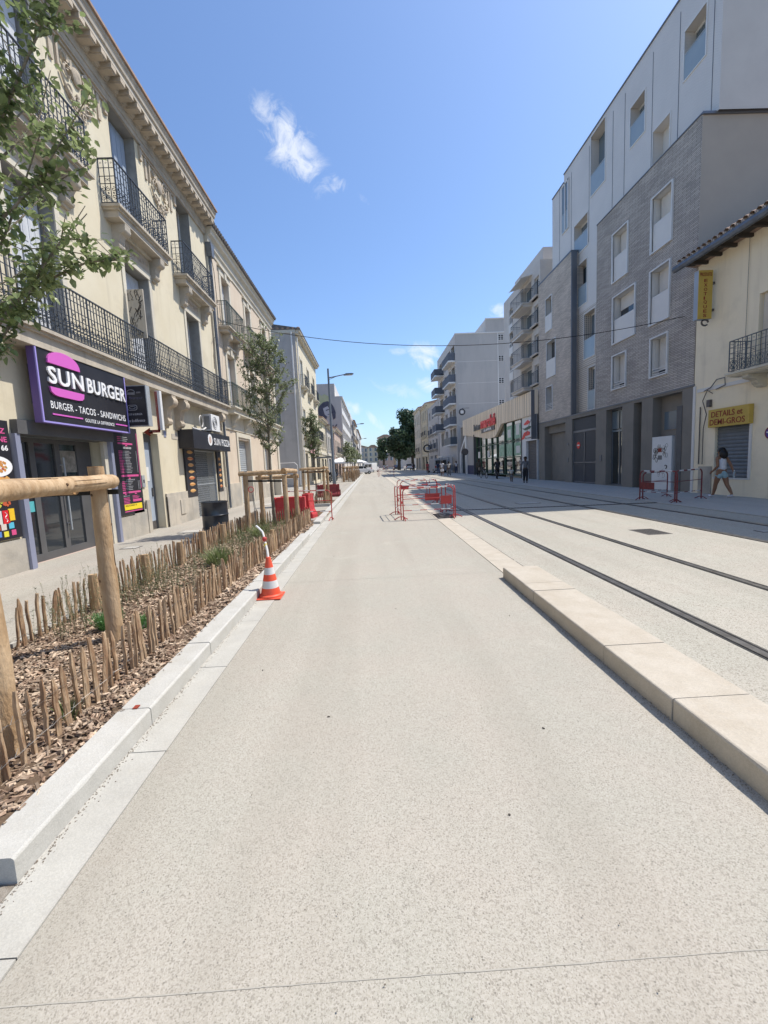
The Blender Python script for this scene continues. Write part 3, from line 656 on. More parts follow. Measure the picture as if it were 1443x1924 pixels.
# log tree guards
def guard(label,posts,rails,r=.065,far=False,strap=None):
    px=sum(p[0] for p in posts)/len(posts); py=sum(p[1] for p in posts)/len(posts)
    t=thing('tree_guard',label,'tree guard',(px,py,.05),'log frames staking the street trees')
    nn=7 if far else 14
    for (x,y,h,lx) in posts:
        mb=MB(); n=9
        mb.tube([(x+lx*s/8+R.uniform(-.004,.004),y+R.uniform(-.004,.004),s/8*h) for s in range(n)],[r*(1.10-.14*s/8)*R.uniform(.97,1.03) for s in range(n)],nn,wob=.02,caps=False)
        if not far:
            for q in range(7):
                zk=R.uniform(.2,h-.15); a=R.uniform(0,6.28); s_=R.uniform(.008,.017); rr_=r*(1.10-.14*zk/h)*.985; mb.sphere((x+lx*zk/h+rr_*math.cos(a),y+rr_*math.sin(a),zk),s_,8,5,1,(.7,.7,1.25))
            for q in range(4):
                a=R.choice((-1.2,-.5,.1,-2.0,2.4,-1.6))+R.uniform(-.2,.2); z0=R.uniform(.2,h*.55); z1=min(h-.05,z0+R.uniform(.3,.8)); n_=8
                mb.tube([(x+lx*zz/h+r*(1.10-.14*zz/h)*.988*math.cos(a+.04*math.sin(zz*9)),y+r*(1.10-.14*zz/h)*.988*math.sin(a+.04*math.sin(zz*9)),zz) for zz in [z0+(z1-z0)*k/n_ for k in range(n_+1)]],.0022,4,mi=1)
        o=mb.build('post',[K['log'],K['knot']],t,smooth='auto'); e=MB(); e.tube([(x+lx,y,h-.004),(x+lx,y,h+.002)],r*.95,nn); e.build('sawn_end',K['logend'],o)
    for a,b,rr in rails:
        mb=MB(); n=9; a=Vector(a);b=Vector(b)
        mb.tube([a.lerp(b,i/(n-1))+Vector((0,0,R.uniform(-.004,.004))) for i in range(n)],[rr*R.uniform(.94,1.03) for i in range(n)],nn,wob=.02,caps=False)
        d=(b-a).normalized(); sd=d.cross(UZ).normalized()
        if not far:
            for q in range(8):
                s_=R.random(); an=R.uniform(-.3,3.4); sg_=R.choice((-1,1)); mb.sphere(a.lerp(b,s_)+(sd*sg_*math.cos(an*.5)+UZ*math.sin(an*.5))*rr*.97,R.uniform(.006,.014),7,5,1)
            for q in range(6):
                s0=R.uniform(0,.7); s1=s0+R.uniform(.1,.3); an=R.uniform(-.6,1.2); sg_=R.choice((-1,1)); off=(sd*sg_*math.cos(an)+UZ*math.sin(an))*rr*.985
                mb.tube([a.lerp(b,s0+(s1-s0)*k/5)+off for k in range(6)],.0018,4,mi=1)
        o=mb.build('rail',[K['log'],K['knot']],t,smooth='auto')
        e=MB()
        for p,sg in ((a,-1),(b,1)): e.tube([p-d*sg*.006,p+d*sg*.002],rr*.96,nn)
        e.build('sawn_end',K['logend'],o)
    if strap:
        mb=MB()
        for a,b in strap: mb.bar(a,b,.008,.045)
        mb.build('strap',K['rubber'],t)
    return t
def square_guard(label,x0,x1,y0,y1,h,r=.06,far=False):
    return guard(label,[(x0,y0,h-.04,.02),(x1,y0,h-.05,-.01),(x0+.02,y1,h-.03,0),(x1,y1,h-.04,.02)],
      [((x0-.13,y0,h+.02),(x1+.06,y0-.01,h+.03),r),((x1+.02,y0-.2,h+.06),(x1+.01,y1+.1,h+.03),r),((x0-.05,y0+.1,h+.02),(x0,y1+.12,h+.02),r),((x0-.1,y1,h-.12),(x1+.1,y1,h-.12),r*.9)],r,far,
      [((x0-.02,y0-.066,h-.1),(x1+.02,y0-.066,h-.1))] if far else [((x0,y0+.1,h-.16),(x1,y0+.08,h-.2))])
guard('nearest log tree guard, its thick peeled rail crossing the left edge of the view',[(-2.10,2.30,1.66,-.03),(-2.42,3.84,1.70,.0),(-3.5,2.3,1.66,0),(-3.5,3.84,1.68,0)],
  [((-1.98,2.05,1.55),(-2.33,3.90,1.565),.064),((-3.62,2.1,1.55),(-3.6,4.0,1.55),.06),((-3.6,3.72,1.52),(-2.55,3.74,1.52),.055)],.066,strap=[((-3.4,3.93,1.48),(-2.3,3.93,1.47))])
square_guard('second log tree guard, at the far end of the near bed before the red blocks',-3.12,-2.14,10.6,12.0,1.52)
square_guard('third log tree guard, beside the second tall lamp pole base and the dark red block',-2.85,-1.98,17.9,19.2,1.56,.055,True)
for i,(y,lb) in enumerate(((44,'fourth log tree guard, wrapped in paling near the parked cars'),(50,'fifth log tree guard, behind the paling wrapped one'),(57,'sixth log tree guard, near the white parasols'),(64,'seventh log tree guard, last before the white car'))):
    square_guard(lb,-2.9,-1.95,y,y+1.1,1.55,.06,True)
    t=thing('paling_fence','reddish waist high paling round the '+('fourth','fifth','sixth','seventh')[i]+' log tree guard','fence',(-2.4,y,0),'split chestnut paling fences around the planting beds')
    mb=MB()
    for k in range(26):
        a=k%13;x=-3.05+a*.105
        yy=y-.2 if k<13 else y+1.3; mb.bar((x,yy,0),(x+R.uniform(-.03,.03),yy,1.05+R.uniform(-.1,.1)),.05,.03)
    for k in range(14): mb.bar((-1.75,y-.2+k*.11,0),(-1.75,y-.2+k*.11,1.05+R.uniform(-.1,.1)),.04,.05)
    mb.build('pales',K['pale'],t)
# ------------------------------------------------------------------ young street trees
def leaf(mb,p,d,s,up):
    d=d.normalized(); x=d.cross(up); x=x.normalized() if x.length>1e-3 else d.orthogonal().normalized(); n=x.cross(d)
    w_=s*.30; k=.10*s
    a=p; b=p+d*s*.35+x*w_+n*k; c=p+d*s*.35-x*w_+n*k; m1=p+d*s*.38; e=p+d*s*.78+x*w_*.62+n*k*.3-n*.03*s; f=p+d*s*.78-x*w_*.62+n*k*.3-n*.03*s; t=p+d*s-n*.10*s; m2=p+d*s*.78-n*.05*s
    mb.add([a,b,m1,c,e,m2,f,t],[(0,1,2),(0,2,3),(1,4,5,2),(3,2,5,6),(4,7,5),(6,5,7)])
def tree(label,x,y,h,z0,r,nleaf,ls,lm,bm,trunk_r=.035,group='young trees planted along the kerb',cards=False,nb=26,prof=None,seed=1,lean=0,name='street_tree',extra=()):
    rg=random.Random(seed); t=thing(name,label,'tree',(x,y,.06),group)
    tb=MB(); H=h*.93
    ax=[Vector((x+lean*s+.02*math.sin(s*7+seed),y+.02*math.cos(s*6+seed),.04+H*s)) for s in [i/10 for i in range(11)]]
    tb.tube(ax,[trunk_r*(1.25 if i==0 else 1)*(1-.085*i) for i in range(11)],9)
    segs=[]
    prof=prof or (lambda s: math.sin(math.pi*min(1,(s*.82+.16)))**.7*(1-.35*s))
    def axis(z):
        s=max(0,min(.999,(z-.04)/H)); i=int(s*10); return ax[i].lerp(ax[i+1],s*10-i)
    for k in range(nb):
        s=(k+.5)/nb; zb=z0-.15+(h-z0)*s*.82; a=k*2.4+rg.uniform(-.4,.4); L_=r*prof(s)*rg.uniform(.8,1.15); p0=axis(zb)
        d=Vector((math.cos(a),math.sin(a),rg.uniform(.7,1.3))).normalized()
        L2=L_*1.3; pts=[p0]; dd=d.copy()
        for q in range(4):
            dd=(dd+Vector((rg.uniform(-.22,.22),rg.uniform(-.22,.22),.16))).normalized(); pts.append(pts[-1]+dd*L2/4)
        rb=trunk_r*.36*(1-s*.4); tb.tube(pts,[rb,rb*.8,rb*.6,rb*.42,rb*.2],5,caps=False)
        for q in range(len(pts)-1): segs.append((pts[q],pts[q+1],q))
        for q in range(3):
            i=rg.randint(1,3); p=pts[i]; d2=Vector((rg.uniform(-1,1),rg.uniform(-1,1),rg.uniform(-.1,.9))).normalized(); l2=L2*rg.uniform(.22,.42)
            p2=[p,p+d2*l2*.5,p+d2*l2+Vector((0,0,l2*.12))]; tb.tube(p2,[rb*.4,rb*.3,rb*.12],3,caps=False); segs.append((p2[0],p2[1],3)); segs.append((p2[1],p2[2],3)); segs.append((p2[1],p2[2],3))
    for pts in extra:
        pts=[Vector(p) for p in pts]; tb.tube(pts,[trunk_r*.34*(1-.8*i/(len(pts)-1)) for i in range(len(pts))],6,caps=False)
        for q in range(len(pts)-1):
            for _ in range(5): segs.append((pts[q],pts[q+1],3))
        for q in range(1,len(pts)):
            for _ in range(3):
                d2=Vector((rg.uniform(-1,1),rg.uniform(-1,1),rg.uniform(-.4,.8))).normalized()*rg.uniform(.12,.3); p2=[pts[q],pts[q]+d2*.5,pts[q]+d2]; tb.tube(p2,[.005,.004,.002],3,caps=False); segs+=[(p2[0],p2[1],3),(p2[1],p2[2],3)]*2
    segs.append((axis(H-.3),axis(H),3)); segs.append((axis(H-.3),axis(H),3))
    tb.build('trunk',bm,t,smooth=True)
    lb=MB(); wts=[(1 if q>=2 else .45 if q==1 else .15)*(b-a).length for a,b,q in segs]
    ch=rg.choices(segs,wts,k=nleaf//3)
    for a,b,q in ch:
        p=a.lerp(b,rg.random()); 
        for j in range(3):
            o=Vector((rg.gauss(0,1),rg.gauss(0,1),rg.gauss(0,.7)))*ls*.55
            d=Vector((rg.uniform(-1,1),rg.uniform(-1,1),rg.uniform(-.9,.5)))
            leaf(lb,p+o,d,ls*rg.uniform(.65,1.2),Vector((rg.uniform(-.5,.5),rg.uniform(-.5,.5),1)))
    lb.build('crown',lm,t,smooth=False)
    return t
tree('nearest tree, large glossy leaves spreading in from the left edge',-3.02,3.15,6.1,2.35,1.28,8400,.064,K['leaf'],K['bark'],.045,nb=44,seed=5,prof=lambda s:1.0-.2*abs(s-.3),
  extra=(((-2.9,3.2,2.2),(-2.75,3.15,2.35),(-2.55,3.1,2.5),(-2.33,3.1,2.75),(-2.15,3.1,3.02),(-2.0,3.1,3.2)),((-2.95,3.1,2.5),(-2.6,3.2,2.8),(-2.25,3.25,3.0),(-1.9,3.2,3.1),(-1.68,3.15,3.08)),((-2.95,3.1,3.0),(-2.5,3.1,3.6),(-2.2,3.1,4.1),(-1.95,3.1,4.5),(-1.85,3.1,4.9)),((-3.0,3.1,2.05),(-2.85,2.95,2.05),(-2.6,2.9,2.15),(-2.45,2.9,2.4)),((-2.95,3.1,2.7),(-2.4,3.0,3.2),(-2.1,3.05,3.5),(-1.85,3.1,3.9))))
tree('second tree, tall feathery crown over the second log guard',-2.62,11.3,5.45,2.1,.98,6000,.066,K['leaf2'],K['bark'],.05,seed=9,nb=34,prof=lambda s:(.55+.9*s if s<.28 else 1.0-.62*(s-.28)))
tree('third tree, compact bushy crown beside the tall lamp pole',-2.42,18.45,4.4,2.05,.74,4200,.07,K['leaf2'],K['bark'],.035,seed=12,nb=26)
for i,(y,hh,x) in enumerate(((44.6,4.6,-2.4),(50.6,4.4,-2.4),(57.6,4.7,-2.4),(64.6,4.6,-2.4),(82,5,-2.5),(98,5,-2.5))):
    tree(('fourth','fifth','sixth','seventh','eighth','ninth')[i]+' young tree away from the viewer in the kerbside row',x,y,hh,2.0,1.0,900,.17,K['leaf2'],K['bark'],.04,seed=20+i,nb=16)
# ------------------------------------------------------------------ barrel, cone, water barriers, tubular barriers
def drum():
    x,y=-3.64,9.87; z=PZ; t=thing('oil_drum','black steel drum with two ribs behind the paling fence before the pizza shop','drum',(x,y,z))
    p=[(.0,0),(.285,0),(.293,.012),(.285,.03),(.284,.27),(.290,.285),(.297,.295),(.290,.305),(.284,.32),(.284,.56),(.290,.575),(.297,.585),(.290,.595),(.284,.61),(.284,.85),(.293,.865),(.293,.885),(.280,.885),(.278,.865),(0,.862)]
    mb=MB(); mb.lathe(p,(x,y,z),36); mb.build('body',K['barrel'],t,smooth='auto')
    mb=MB(); mb.lathe([(0,.864),(.03,.864),(.03,.878),(0,.878)],(x+.15,y-.05,z),10); mb.build('bung',K['barrel'],t)
drum()
def cone():
    x,y=-1.345,5.30; t=thing('traffic_cone','orange and white traffic cone on the pale gutter beside the kerb','traffic cone',(x,y,.008))
    mb=MB(); mb.box(x-.15,x+.15,y-.15,y+.15,.008,.024); mb.build('base',K['orange'],t,bevel=.006)
    b=MB(); H=.52
    def rr(z): return .125-.098*((z-.03)/(H-.03))
    b.lathe([(.148,.024),(.145,.042),(.128,.052),(.125,.056)],(x,y,0),28,mi=0)
    zz=[.056,.135,.225,.305,.39,H]
    for k in range(5):
        b.lathe([(rr(zz[k]),zz[k]),(rr(zz[k+1]),zz[k+1])],(x,y,0),28,mi=(0,1,0,1,0)[k])
    b.build('cone_body',[K['orange'],K['conewhite']],t,smooth='auto')
    t=thing('bent_pipe','bent white pipe with a red collar and wire rising from the traffic cone','pipe',(x,y,.5))
    m=MB(); m.tube([(x,y,.48),(x-.02,y+.05,.60),(x-.05,y+.1,.69)],.016,8,mi=0); m.build('upright_tube',K['offwhite'],t,smooth='auto')
    m=MB(); m.sphere((x-.06,y+.12,.73),.032,10,6); m.build('red_collar',K['red'],t,smooth=True)
    m=MB(); m.tube([(x-.06,y+.12,.74),(x-.09,y+.16,.82),(x-.15,y+.2,.87),(x-.18,y+.22,.89)],.013,8); m.build('bent_tube',K['white'],t,smooth='auto')
    m=MB(); m.tube([(x-.18,y+.22,.89),(x-.185,y+.22,1.1),(x-.20,y+.22,1.33)],.004,5); m.tube([(x-.175,y+.22,.9),(x-.17,y+.22,1.1),(x-.19,y+.22,1.30)],.004,5); m.build('wire_stem',K['wire'],t)
    m=MB(); m.tube([(x-.21+.035*math.cos(a*.62),y+.22,1.365+.035*math.sin(a*.62)) for a in range(11)],.006,5); m.build('red_loop',K['red'],t)
    m=MB(); m.tube([(x-.045,y+.08,.64),(x-.04,y+.09,.675)],.019,8); m.build('yellow_tape',K['yellow'],t)
cone()
def water_barrier(label,x0,x1,y,h,m,rz=0,d=.42):
    cx=(x0+x1)/2; t=thing('water_barrier',label,'plastic barrier',(cx,y,PZ),'plastic water filled blocks')
    W=x1-x0; z=PZ
    prof=[(-d/2,0),(d/2,0),(d/2,.12),(d*.30,.26),(d*.22,h*.82),(d*.26,h),(-d*.26,h),(-d*.22,h*.82),(-d*.30,.26),(-d/2,.12)]
    mb=MB(); cuts=[x0,x0+W*.10,x0+W*.13,x0+W*.45,x0+W*.48,x0+W*.87,x0+W*.90,x1]
    for i in range(len(cuts)-1):
        k=1.0 if i%2==0 else .93; hh=1 if i%2==0 else .96
        mb.prism([(a*k,b*hh) for a,b in prof],(cuts[i],y,z),UY,UZ,(cuts[i+1]-cuts[i],0,0))
    o=mb.build('body',m,t,bevel=.012)
    mb=MB(); mb.lathe([(.05,h),(.05,h+.03),(.0,h+.03)],(cx-W*.2,y,z),12); mb.lathe([(.04,h),(.04,h+.02),(.0,h+.02)],(cx+W*.25,y,z),12); mb.build('filler_cap',m,t)
    mb=MB(); mb.box(cx-W*.30,cx+W*.30,y-d*.27,y-d*.24,z+h*.45,z+h*.62); mb.build('recessed_panel',m,t)
    mb=MB(); mb.bar((x1,y-.05,z+h*.3),(x1+.05,y-.05,z+h*.3),.08,h*.5); mb.build('coupling',m,t)
    if rz: t.rotation_euler=(0,0,rz)
water_barrier('large bright red plastic block behind the second log guard',-3.0,-2.02,12.85,.72,K['redplastic'])
water_barrier('narrow bright red plastic block turned end on beside the larger red one',-2.25,-1.8,13.4,.76,K['redplastic'],rz=1.35)
water_barrier('low red block lying farther back between the kerb and the lamp pole',-2.9,-1.72,22.6,.66,K['darkred'],rz=.1)
def ped_barrier(label,p,q,h=.92,legs=True,plate=None,worn=False):
    p=Vector(p+(0,));q=Vector(q+(0,)); c=(p+q)/2; d=(q-p).normalized(); L_=(q-p).length; nrm=Vector((-d.y,d.x,0))
    t=thing('pedestrian_barrier',label,'barrier',c,'tubular metal site barriers')
    r=.021 if worn else .0155; m=K['maroon'] if worn else K['red']; rc=.14
    mb=MB(); pts=[p,p+UZ*(h-rc)]
    for k in range(1,6):
        a=k/6*math.pi/2; pts.append(p+UZ*(h-rc+rc*math.sin(a))+d*(rc-rc*math.cos(a)))
    pts.append(p+UZ*h+d*rc)
    pts2=[q-(x-p)+UZ*2*(x.z) for x in reversed(pts)]
    pts2=[Vector((q.x-(x.x-p.x),q.y-(x.y-p.y),x.z)) for x in reversed(pts)]
    mb.tube(pts+pts2,r,8); mb.build('frame',m,t,smooth='auto')
    for z in (h*.30,h*.66):
        mb=MB(); mb.tube([p+UZ*z,q+UZ*z],.011,6); mb.build('rail',m,t,smooth='auto')
    wb=MB(); 
    for k,(a,b) in enumerate(((.12,.28),(.42,.55),(.70,.88))):
        wb.nxt()
        wb.tube([p+d*L_*a+UZ*h,p+d*L_*b+UZ*h],r+.002,8)
        wb.nxt(); wb.tube([p+d*L_*(a+.05)+UZ*h*.30,p+d*L_*(b+.05)+UZ*h*.30],.0135,6)
    wb.build('reflective_band',K['conewhite'],t,smooth='auto')
    for e in (p+d*.03,q-d*.03):
        mb=MB(); mb.tube([e+nrm*.20+UZ*.012,e+nrm*.06+UZ*.09,e-nrm*.06+UZ*.09,e-nrm*.20+UZ*.012],.014,6); mb.build('foot',m,t,smooth='auto')
    if plate:
        a,b,z0,z1=plate; mb=MB(); mb.obox(p+d*L_*(a+b)/2+UZ*(z0+z1)/2-nrm*.012,d*L_*(b-a)/2,nrm*.003,UZ*(z1-z0)/2); mb.build('plate',m,t)
    return t
ped_barrier('front red barrier of the square on the lane, nearest the viewer',(.86,12.08),(2.32,12.12),plate=(.74,.96,.42,.66))
ped_barrier('left side red barrier of the square on the lane, seen edge on',(.80,12.18),(.72,13.62))
ped_barrier('back red barrier of the first square, its red plate by the rail',(.80,13.72),(2.25,13.75),plate=(.62,.95,.40,.62))
ped_barrier('right side red barrier of the square, alongside the open pit',(2.38,12.2),(2.36,13.66))
ped_barrier('small red barrier farther up the lane, behind the first square, standing left',(1.15,17.2),(2.6,17.0))
ped_barrier('red and white barrier between the two back ones, running up the lane',(2.6,17.1),(2.5,18.5))
ped_barrier('last red barrier of the rear square, carrying a red and white plate',(1.1,18.6),(2.4,18.6),plate=(.1,.4,.5,.7))
ped_barrier('red tubular barrier at the kerb before the second bed, left of the lane',(-2.72,13.35),(-1.26,12.95))
ped_barrier('worn maroon barrier in the shade with a red plate, before the white graffitied door',(9.25,14.45),(9.50,13.0),plate=(.02,.42,.38,.62),worn=True,h=1.0)
ped_barrier('worn maroon barrier in the shade, nearest the walking woman',(9.62,13.25),(10.95,13.85),worn=True,h=1.0)
ped_barrier('worn maroon barrier behind the two others in the shade',(9.45,14.6),(10.6,15.0),worn=True)
for i,(y,x) in enumerate(((60,1.0),(66,1.2),(72,1.0))):
    ped_barrier(('first','second','third')[i]+' small far red barrier up the lane before the parked vans',(x,y),(x+2.2,y),h=1.0)
t=thing('plank_pile','loose grey planks and a steel bar lying beside the red kerbside barrier','planks',(-2.0,14.3,PZ))
for k in range(7):
    mb=MB(); y=13.7+k*.17; x0=-2.5+R.uniform(-.1,.1); mb.obox(((x0-1.4)/2-.05,y,PZ+.02+.02*(k%2)),(abs(-1.45-x0)/2,R.uniform(-.04,.04),0),(0,.05,0),(0,0,.012)); mb.build('plank',K['pale'],t)
mb=MB(); mb.bar((-2.6,13.6,PZ+.1),(-1.6,14.2,PZ+.12),.03); mb.build('steel_bar',K['castiron'],t)
# ------------------------------------------------------------------ street lamps
def lamp(label,x,y,h=9.4):
    t=thing('street_lamp',label,'street lamp',(x,y,PZ),'street lamps along the left kerb')
    mb=MB(); mb.tube([(x,y,PZ),(x,y,1.2),(x,y,1.25),(x,y,h)],[.16,.155,.125,.075],14); mb.build('pole',K['lamp'],t,smooth='auto')
    mb=MB(); mb.tube([(x,y,h-.75),(x+1.35,y,h-.52)],[.05,.035],8); mb.tube([(x,y,h-.9),(x+.75,y,h-.62)],[.02,.02],6); mb.build('arm',K['lamp'],t)
    mb=MB(); mb.prism([(1.2,-.56),(1.35,-.60),(2.0,-.55),(2.12,-.49),(2.0,-.44),(1.5,-.44)],(x,y-.14,h),UX,UZ,(0,.28,0)); o=mb.build('lamp_head',K['lamp'],t,bevel=.02)
    mb=MB(); mb.box(x+1.45,x+2.0,y-.10,y+.10,h-.61,h-.565); mb.build('lens',K['offwhite'],o)
lamp('nearest street lamp, tall grey pole with a single arm over the lane',-3.18,36.5,9.75)
lamp('second street lamp, its arm seen above the fourth tree',-2.95,77,9.6)
lamp('third street lamp, small and far beyond the parasols',-2.9,118,9.6)
lamp('farthest street lamp, a thin stroke above the far roofs',-2.8,175,9.6)
t=thing('overhead_wire','thin black cable spanning the street high up between the facades','cable',(0,17.5,7))
mb=MB(); mb.tube([(-6.1+ (18.4*k/24),19.3-2.6*k/24,8.05-1.3*k/24-1.05*4*(k/24)*(1-k/24)) for k in range(25)],.013,5); mb.build('cable',K['rubber'],t)
# ------------------------------------------------------------------ building helpers
def spiral(mb,P,u,w,cx,cz,r,turn,sg=1,rr=.0085,n=14,a0=0):
    pts=[]
    for k in range(n):
        s=k/(n-1); a=a0+sg*turn*2*math.pi*s; q=r*(1-s*.82); pts.append(P+u*(cx+q*math.cos(a))+w*(cz+q*math.sin(a)))
    mb.tube(pts,rr,3,caps=False)
def railing(parent,segs,z0,h,m,step=.115,style='ornate',sub=None,name='railing'):
    """segs: list of ((x,y),(x,y)) runs"""
    mb=MB()
    for (a,b) in segs:
        A=Vector(a+(z0,));Bq=Vector(b+(z0,)); L_=(Bq-A).length; u=(Bq-A)/L_; w=UZ
        mb.bar(A+w*h,Bq+w*h,.04,.022); mb.bar(A+w*.05,Bq+w*.05,.022,.016)
        for zz in ((.62,.80) if style=='ornate' else (.86,)): mb.bar(A+w*h*zz,Bq+w*h*zz,.012,.012)
        if style=='ornate': mb.bar(A+w*h*.46,Bq+w*h*.46,.012,.012)
        n=max(1,round(L_/step)); st=L_/n
        for k in range(n+1):
            p=A+u*st*k; mb.bar(p+w*.05,p+w*h,.015 if k%6 else .024)
        if style=='ornate':
            k=0
            while k<n:
                P=A+u*st*(k+.5)
                sg=1 if k%2 else -1
                spiral(mb,P,u,w,0,h*.34,st*.46,1.3,sg,a0=1.6); spiral(mb,P,u,w,0,h*.17,st*.46,1.3,-sg,a0=-1.6)
                if k%3==1:
                    spiral(mb,P,u,w,-st*.3,h*.53,st*.34,1,1,n=9); spiral(mb,P,u,w,st*.3,h*.53,st*.34,1,-1,n=9,a0=3.14)
                mb.sphere(P+w*h*.255,.022,5,3)
                k+=1
            for k in range(0,n,1):
                P=A+u*st*(k+.5); spiral(mb,P,u,w,0,h*.9,st*.22,1,1,n=7,rr=.005)
        elif style=='arch':
            for k in range(n):
                P=A+u*st*(k+.5); spiral(mb,P,u,w,0,h*.12,st*.4,1,1,n=8,rr=.005); spiral(mb,P,u,w,0,h*.93,st*.3,1,1,n=7,rr=.005)
    return mb.build(name,m,parent)
def console(mb,x,sg,y,z,wd,pr,ht):
    """scrolled stone bracket under a balcony, projecting pr from plane x"""
    prof=[(0,0),(pr,0),(pr,-ht*.18),(pr*.92,-ht*.30),(pr*.70,-ht*.36),(pr*.52,-ht*.5),(pr*.46,-ht*.72),(pr*.30,-ht*.86),(pr*.2,-ht),(0,-ht)]
    mb.prism(prof,(x,y-wd/2,z),UX*sg,UZ,(0,wd,0))
    mb.tube([(x+sg*pr*.70,y-wd/2-.015,z-ht*.20),(x+sg*pr*.70,y+wd/2+.015,z-ht*.20)],ht*.17,12)
    mb.tube([(x+sg*pr*.28,y-wd/2-.012,z-ht*.80),(x+sg*pr*.28,y+wd/2+.012,z-ht*.80)],ht*.12,10)
    for k in (-1,0,1): mb.box(min(x,x+sg*pr*.5),max(x,x+sg*pr*.5),y+k*wd*.3-.012,y+k*wd*.3+.012,z-ht*.75,z-ht*.3)
def balcony(parent,x,sg,y0,y1,z,pr,rh,stone,iron,cons=(),style='ornate',th=.16,step=.115,cons_h=.62):
    mb=MB(); xo=x+sg*pr; f=lambda a,b:(min(a,b),max(a,b))
    a,b=f(x,xo+sg*.05); mb.box(a,b,y0-.05,y1+.05,z-.06,z)
    a,b=f(x,xo); mb.box(a,b,y0,y1,z-.11,z-.06)
    a,b=f(x,xo-sg*.05); mb.box(a,b,y0+.05,y1-.05,z-th,z-.11)
    bl=mb.build('balcony',stone,parent)
    if cons:
        mb=MB()
        for yc in cons: mb.nxt(); console(mb,x,sg,yc,z-th,.24,pr*.86,cons_h)
        mb.build('bracket',stone,bl,smooth='auto')
    xi=xo-sg*.03
    railing(bl,[((x,y0+.02),(xi,y0+.02)),((xi,y0+.02),(xi,y1-.02)),((xi,y1-.02),(x,y1-.02))],z,rh,iron,step,style)
    return bl
def window(parent,x,sg,o,depth,fm,pm,kind='cross',name='window'):
    """frame set at the back of a reveal; pane as its sub-part"""
    ya,yb,za,zb=o[:4]; xi=x-sg*depth; mb=MB(); fw=.06; d=.05
    X=lambda a,b:(min(a,b),max(a,b))
    a,b=X(xi,xi+sg*d)
    mb.box(a,b,ya,ya+fw,za,zb);mb.box(a,b,yb-fw,yb,za,zb);mb.box(a,b,ya+fw,yb-fw,za,za+fw);mb.box(a,b,ya+fw,yb-fw,zb-fw,zb)
    if kind=='cross':
        mb.box(a,b,(ya+yb)/2-.04,(ya+yb)/2+.04,za+fw,zb-fw)
        zz=za+(zb-za)*.72; mb.box(a,b,ya+fw,(ya+yb)/2-.04,zz-.025,zz+.025); mb.box(a,b,(ya+yb)/2+.04,yb-fw,zz-.025,zz+.025)
    elif kind=='two': mb.box(a,b,(ya+yb)/2-.04,(ya+yb)/2+.04,za+fw,zb-fw)
    w_=mb.build(name,fm,parent)
    g=MB(); a,b=X(xi-sg*.01,xi+sg*.012); g.box(a,b,ya+.002,yb-.002,za+.002,zb-.002); g.build('pane',pm,w_)
    return w_
def shutter(parent,x,sg,y0,y1,z0,z1,m,horizontal=False,th=.035,n=3,name='shutter'):
    mb=MB(); a,b=min(x,x+sg*th),max(x,x+sg*th)
    mb.box(a,b,y0,y1,z0,z1)
    xx=x+sg*th; a,b=min(xx,xx+sg*.008),max(xx,xx+sg*.008)
    for k in range(n):
        za=z0+.05+(z1-z0-.05)*k/n; zb=z0+(z1-z0)*(k+1)/n-.05
        for q in range(3):
            ya=y0+.04+(y1-y0-.04)*q/3; yb=y0+(y1-y0)*(q+1)/3-.02; mb.box(a,b,ya,yb,za,zb)
    return mb.build(name,m,parent)
def roller(parent,x,sg,y0,y1,z0,z1,m,pitch=.085,name='roller_shutter'):
    mb=MB(); n=int((z1-z0)/pitch); vs=[];fs=[]
    pitch=(z1-z0)/n
    for i in range(n*4+1):
        z=z0+pitch*i/4; dx=(0,.012,.018,.012)[i%4]; 
        vs+= [(x+sg*dx,y0,z),(x+sg*dx,y1,z)]
    for i in range(n*4): fs.append((2*i,2*i+1,2*i+3,2*i+2) if sg>0 else (2*i+1,2*i,2*i+2,2*i+3))
    mb.add(vs,fs); return mb.build(name,m,parent)
def shell(mb,x,sg,y0,y1,z0,z1,depth,mi=0,gable=True,roof=True):
    """sides, back and flat top behind the facade plane x"""
    xb=x-sg*depth
    if gable:
        mb.quad((x,y0,z0),(xb,y0,z0),(xb,y0,z1),(x,y0,z1),mi); mb.quad((x,y1,z0),(xb,y1,z0),(xb,y1,z1),(x,y1,z1),mi)
    mb.quad((xb,y0,z0),(xb,y1,z0),(xb,y1,z1),(xb,y0,z1),mi)
    if roof: mb.quad((x,y0,z1),(xb,y0,z1),(xb,y1,z1),(x,y1,z1),mi)
# ================================================================== LEFT 1 : cream house with carved cornice
W=-6.1
b1=thing('apartment_building','cream town house with carved cornice, black iron balconies and the burger shop below','building',(-6.1,10,0))
cols=[(7.45+3.7*k+.55,7.45+3.7*k+1.85) for k in (-3,-2,-1,0)]
WY=[(11.75-3.68*2,12.98-3.68*2),(11.75-3.68,12.98-3.68),(11.75,12.98),(15.42,16.52)]
ops=[]
for ya,yb in WY: ops+= [(ya,yb,8.1,10.85),(ya,yb,4.2,7.15)]
YS,YE=-4,17.92
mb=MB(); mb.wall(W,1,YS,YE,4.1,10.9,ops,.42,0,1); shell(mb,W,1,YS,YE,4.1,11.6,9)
mb.build('wall',[K['stoneA'],K['reveal']],b1)
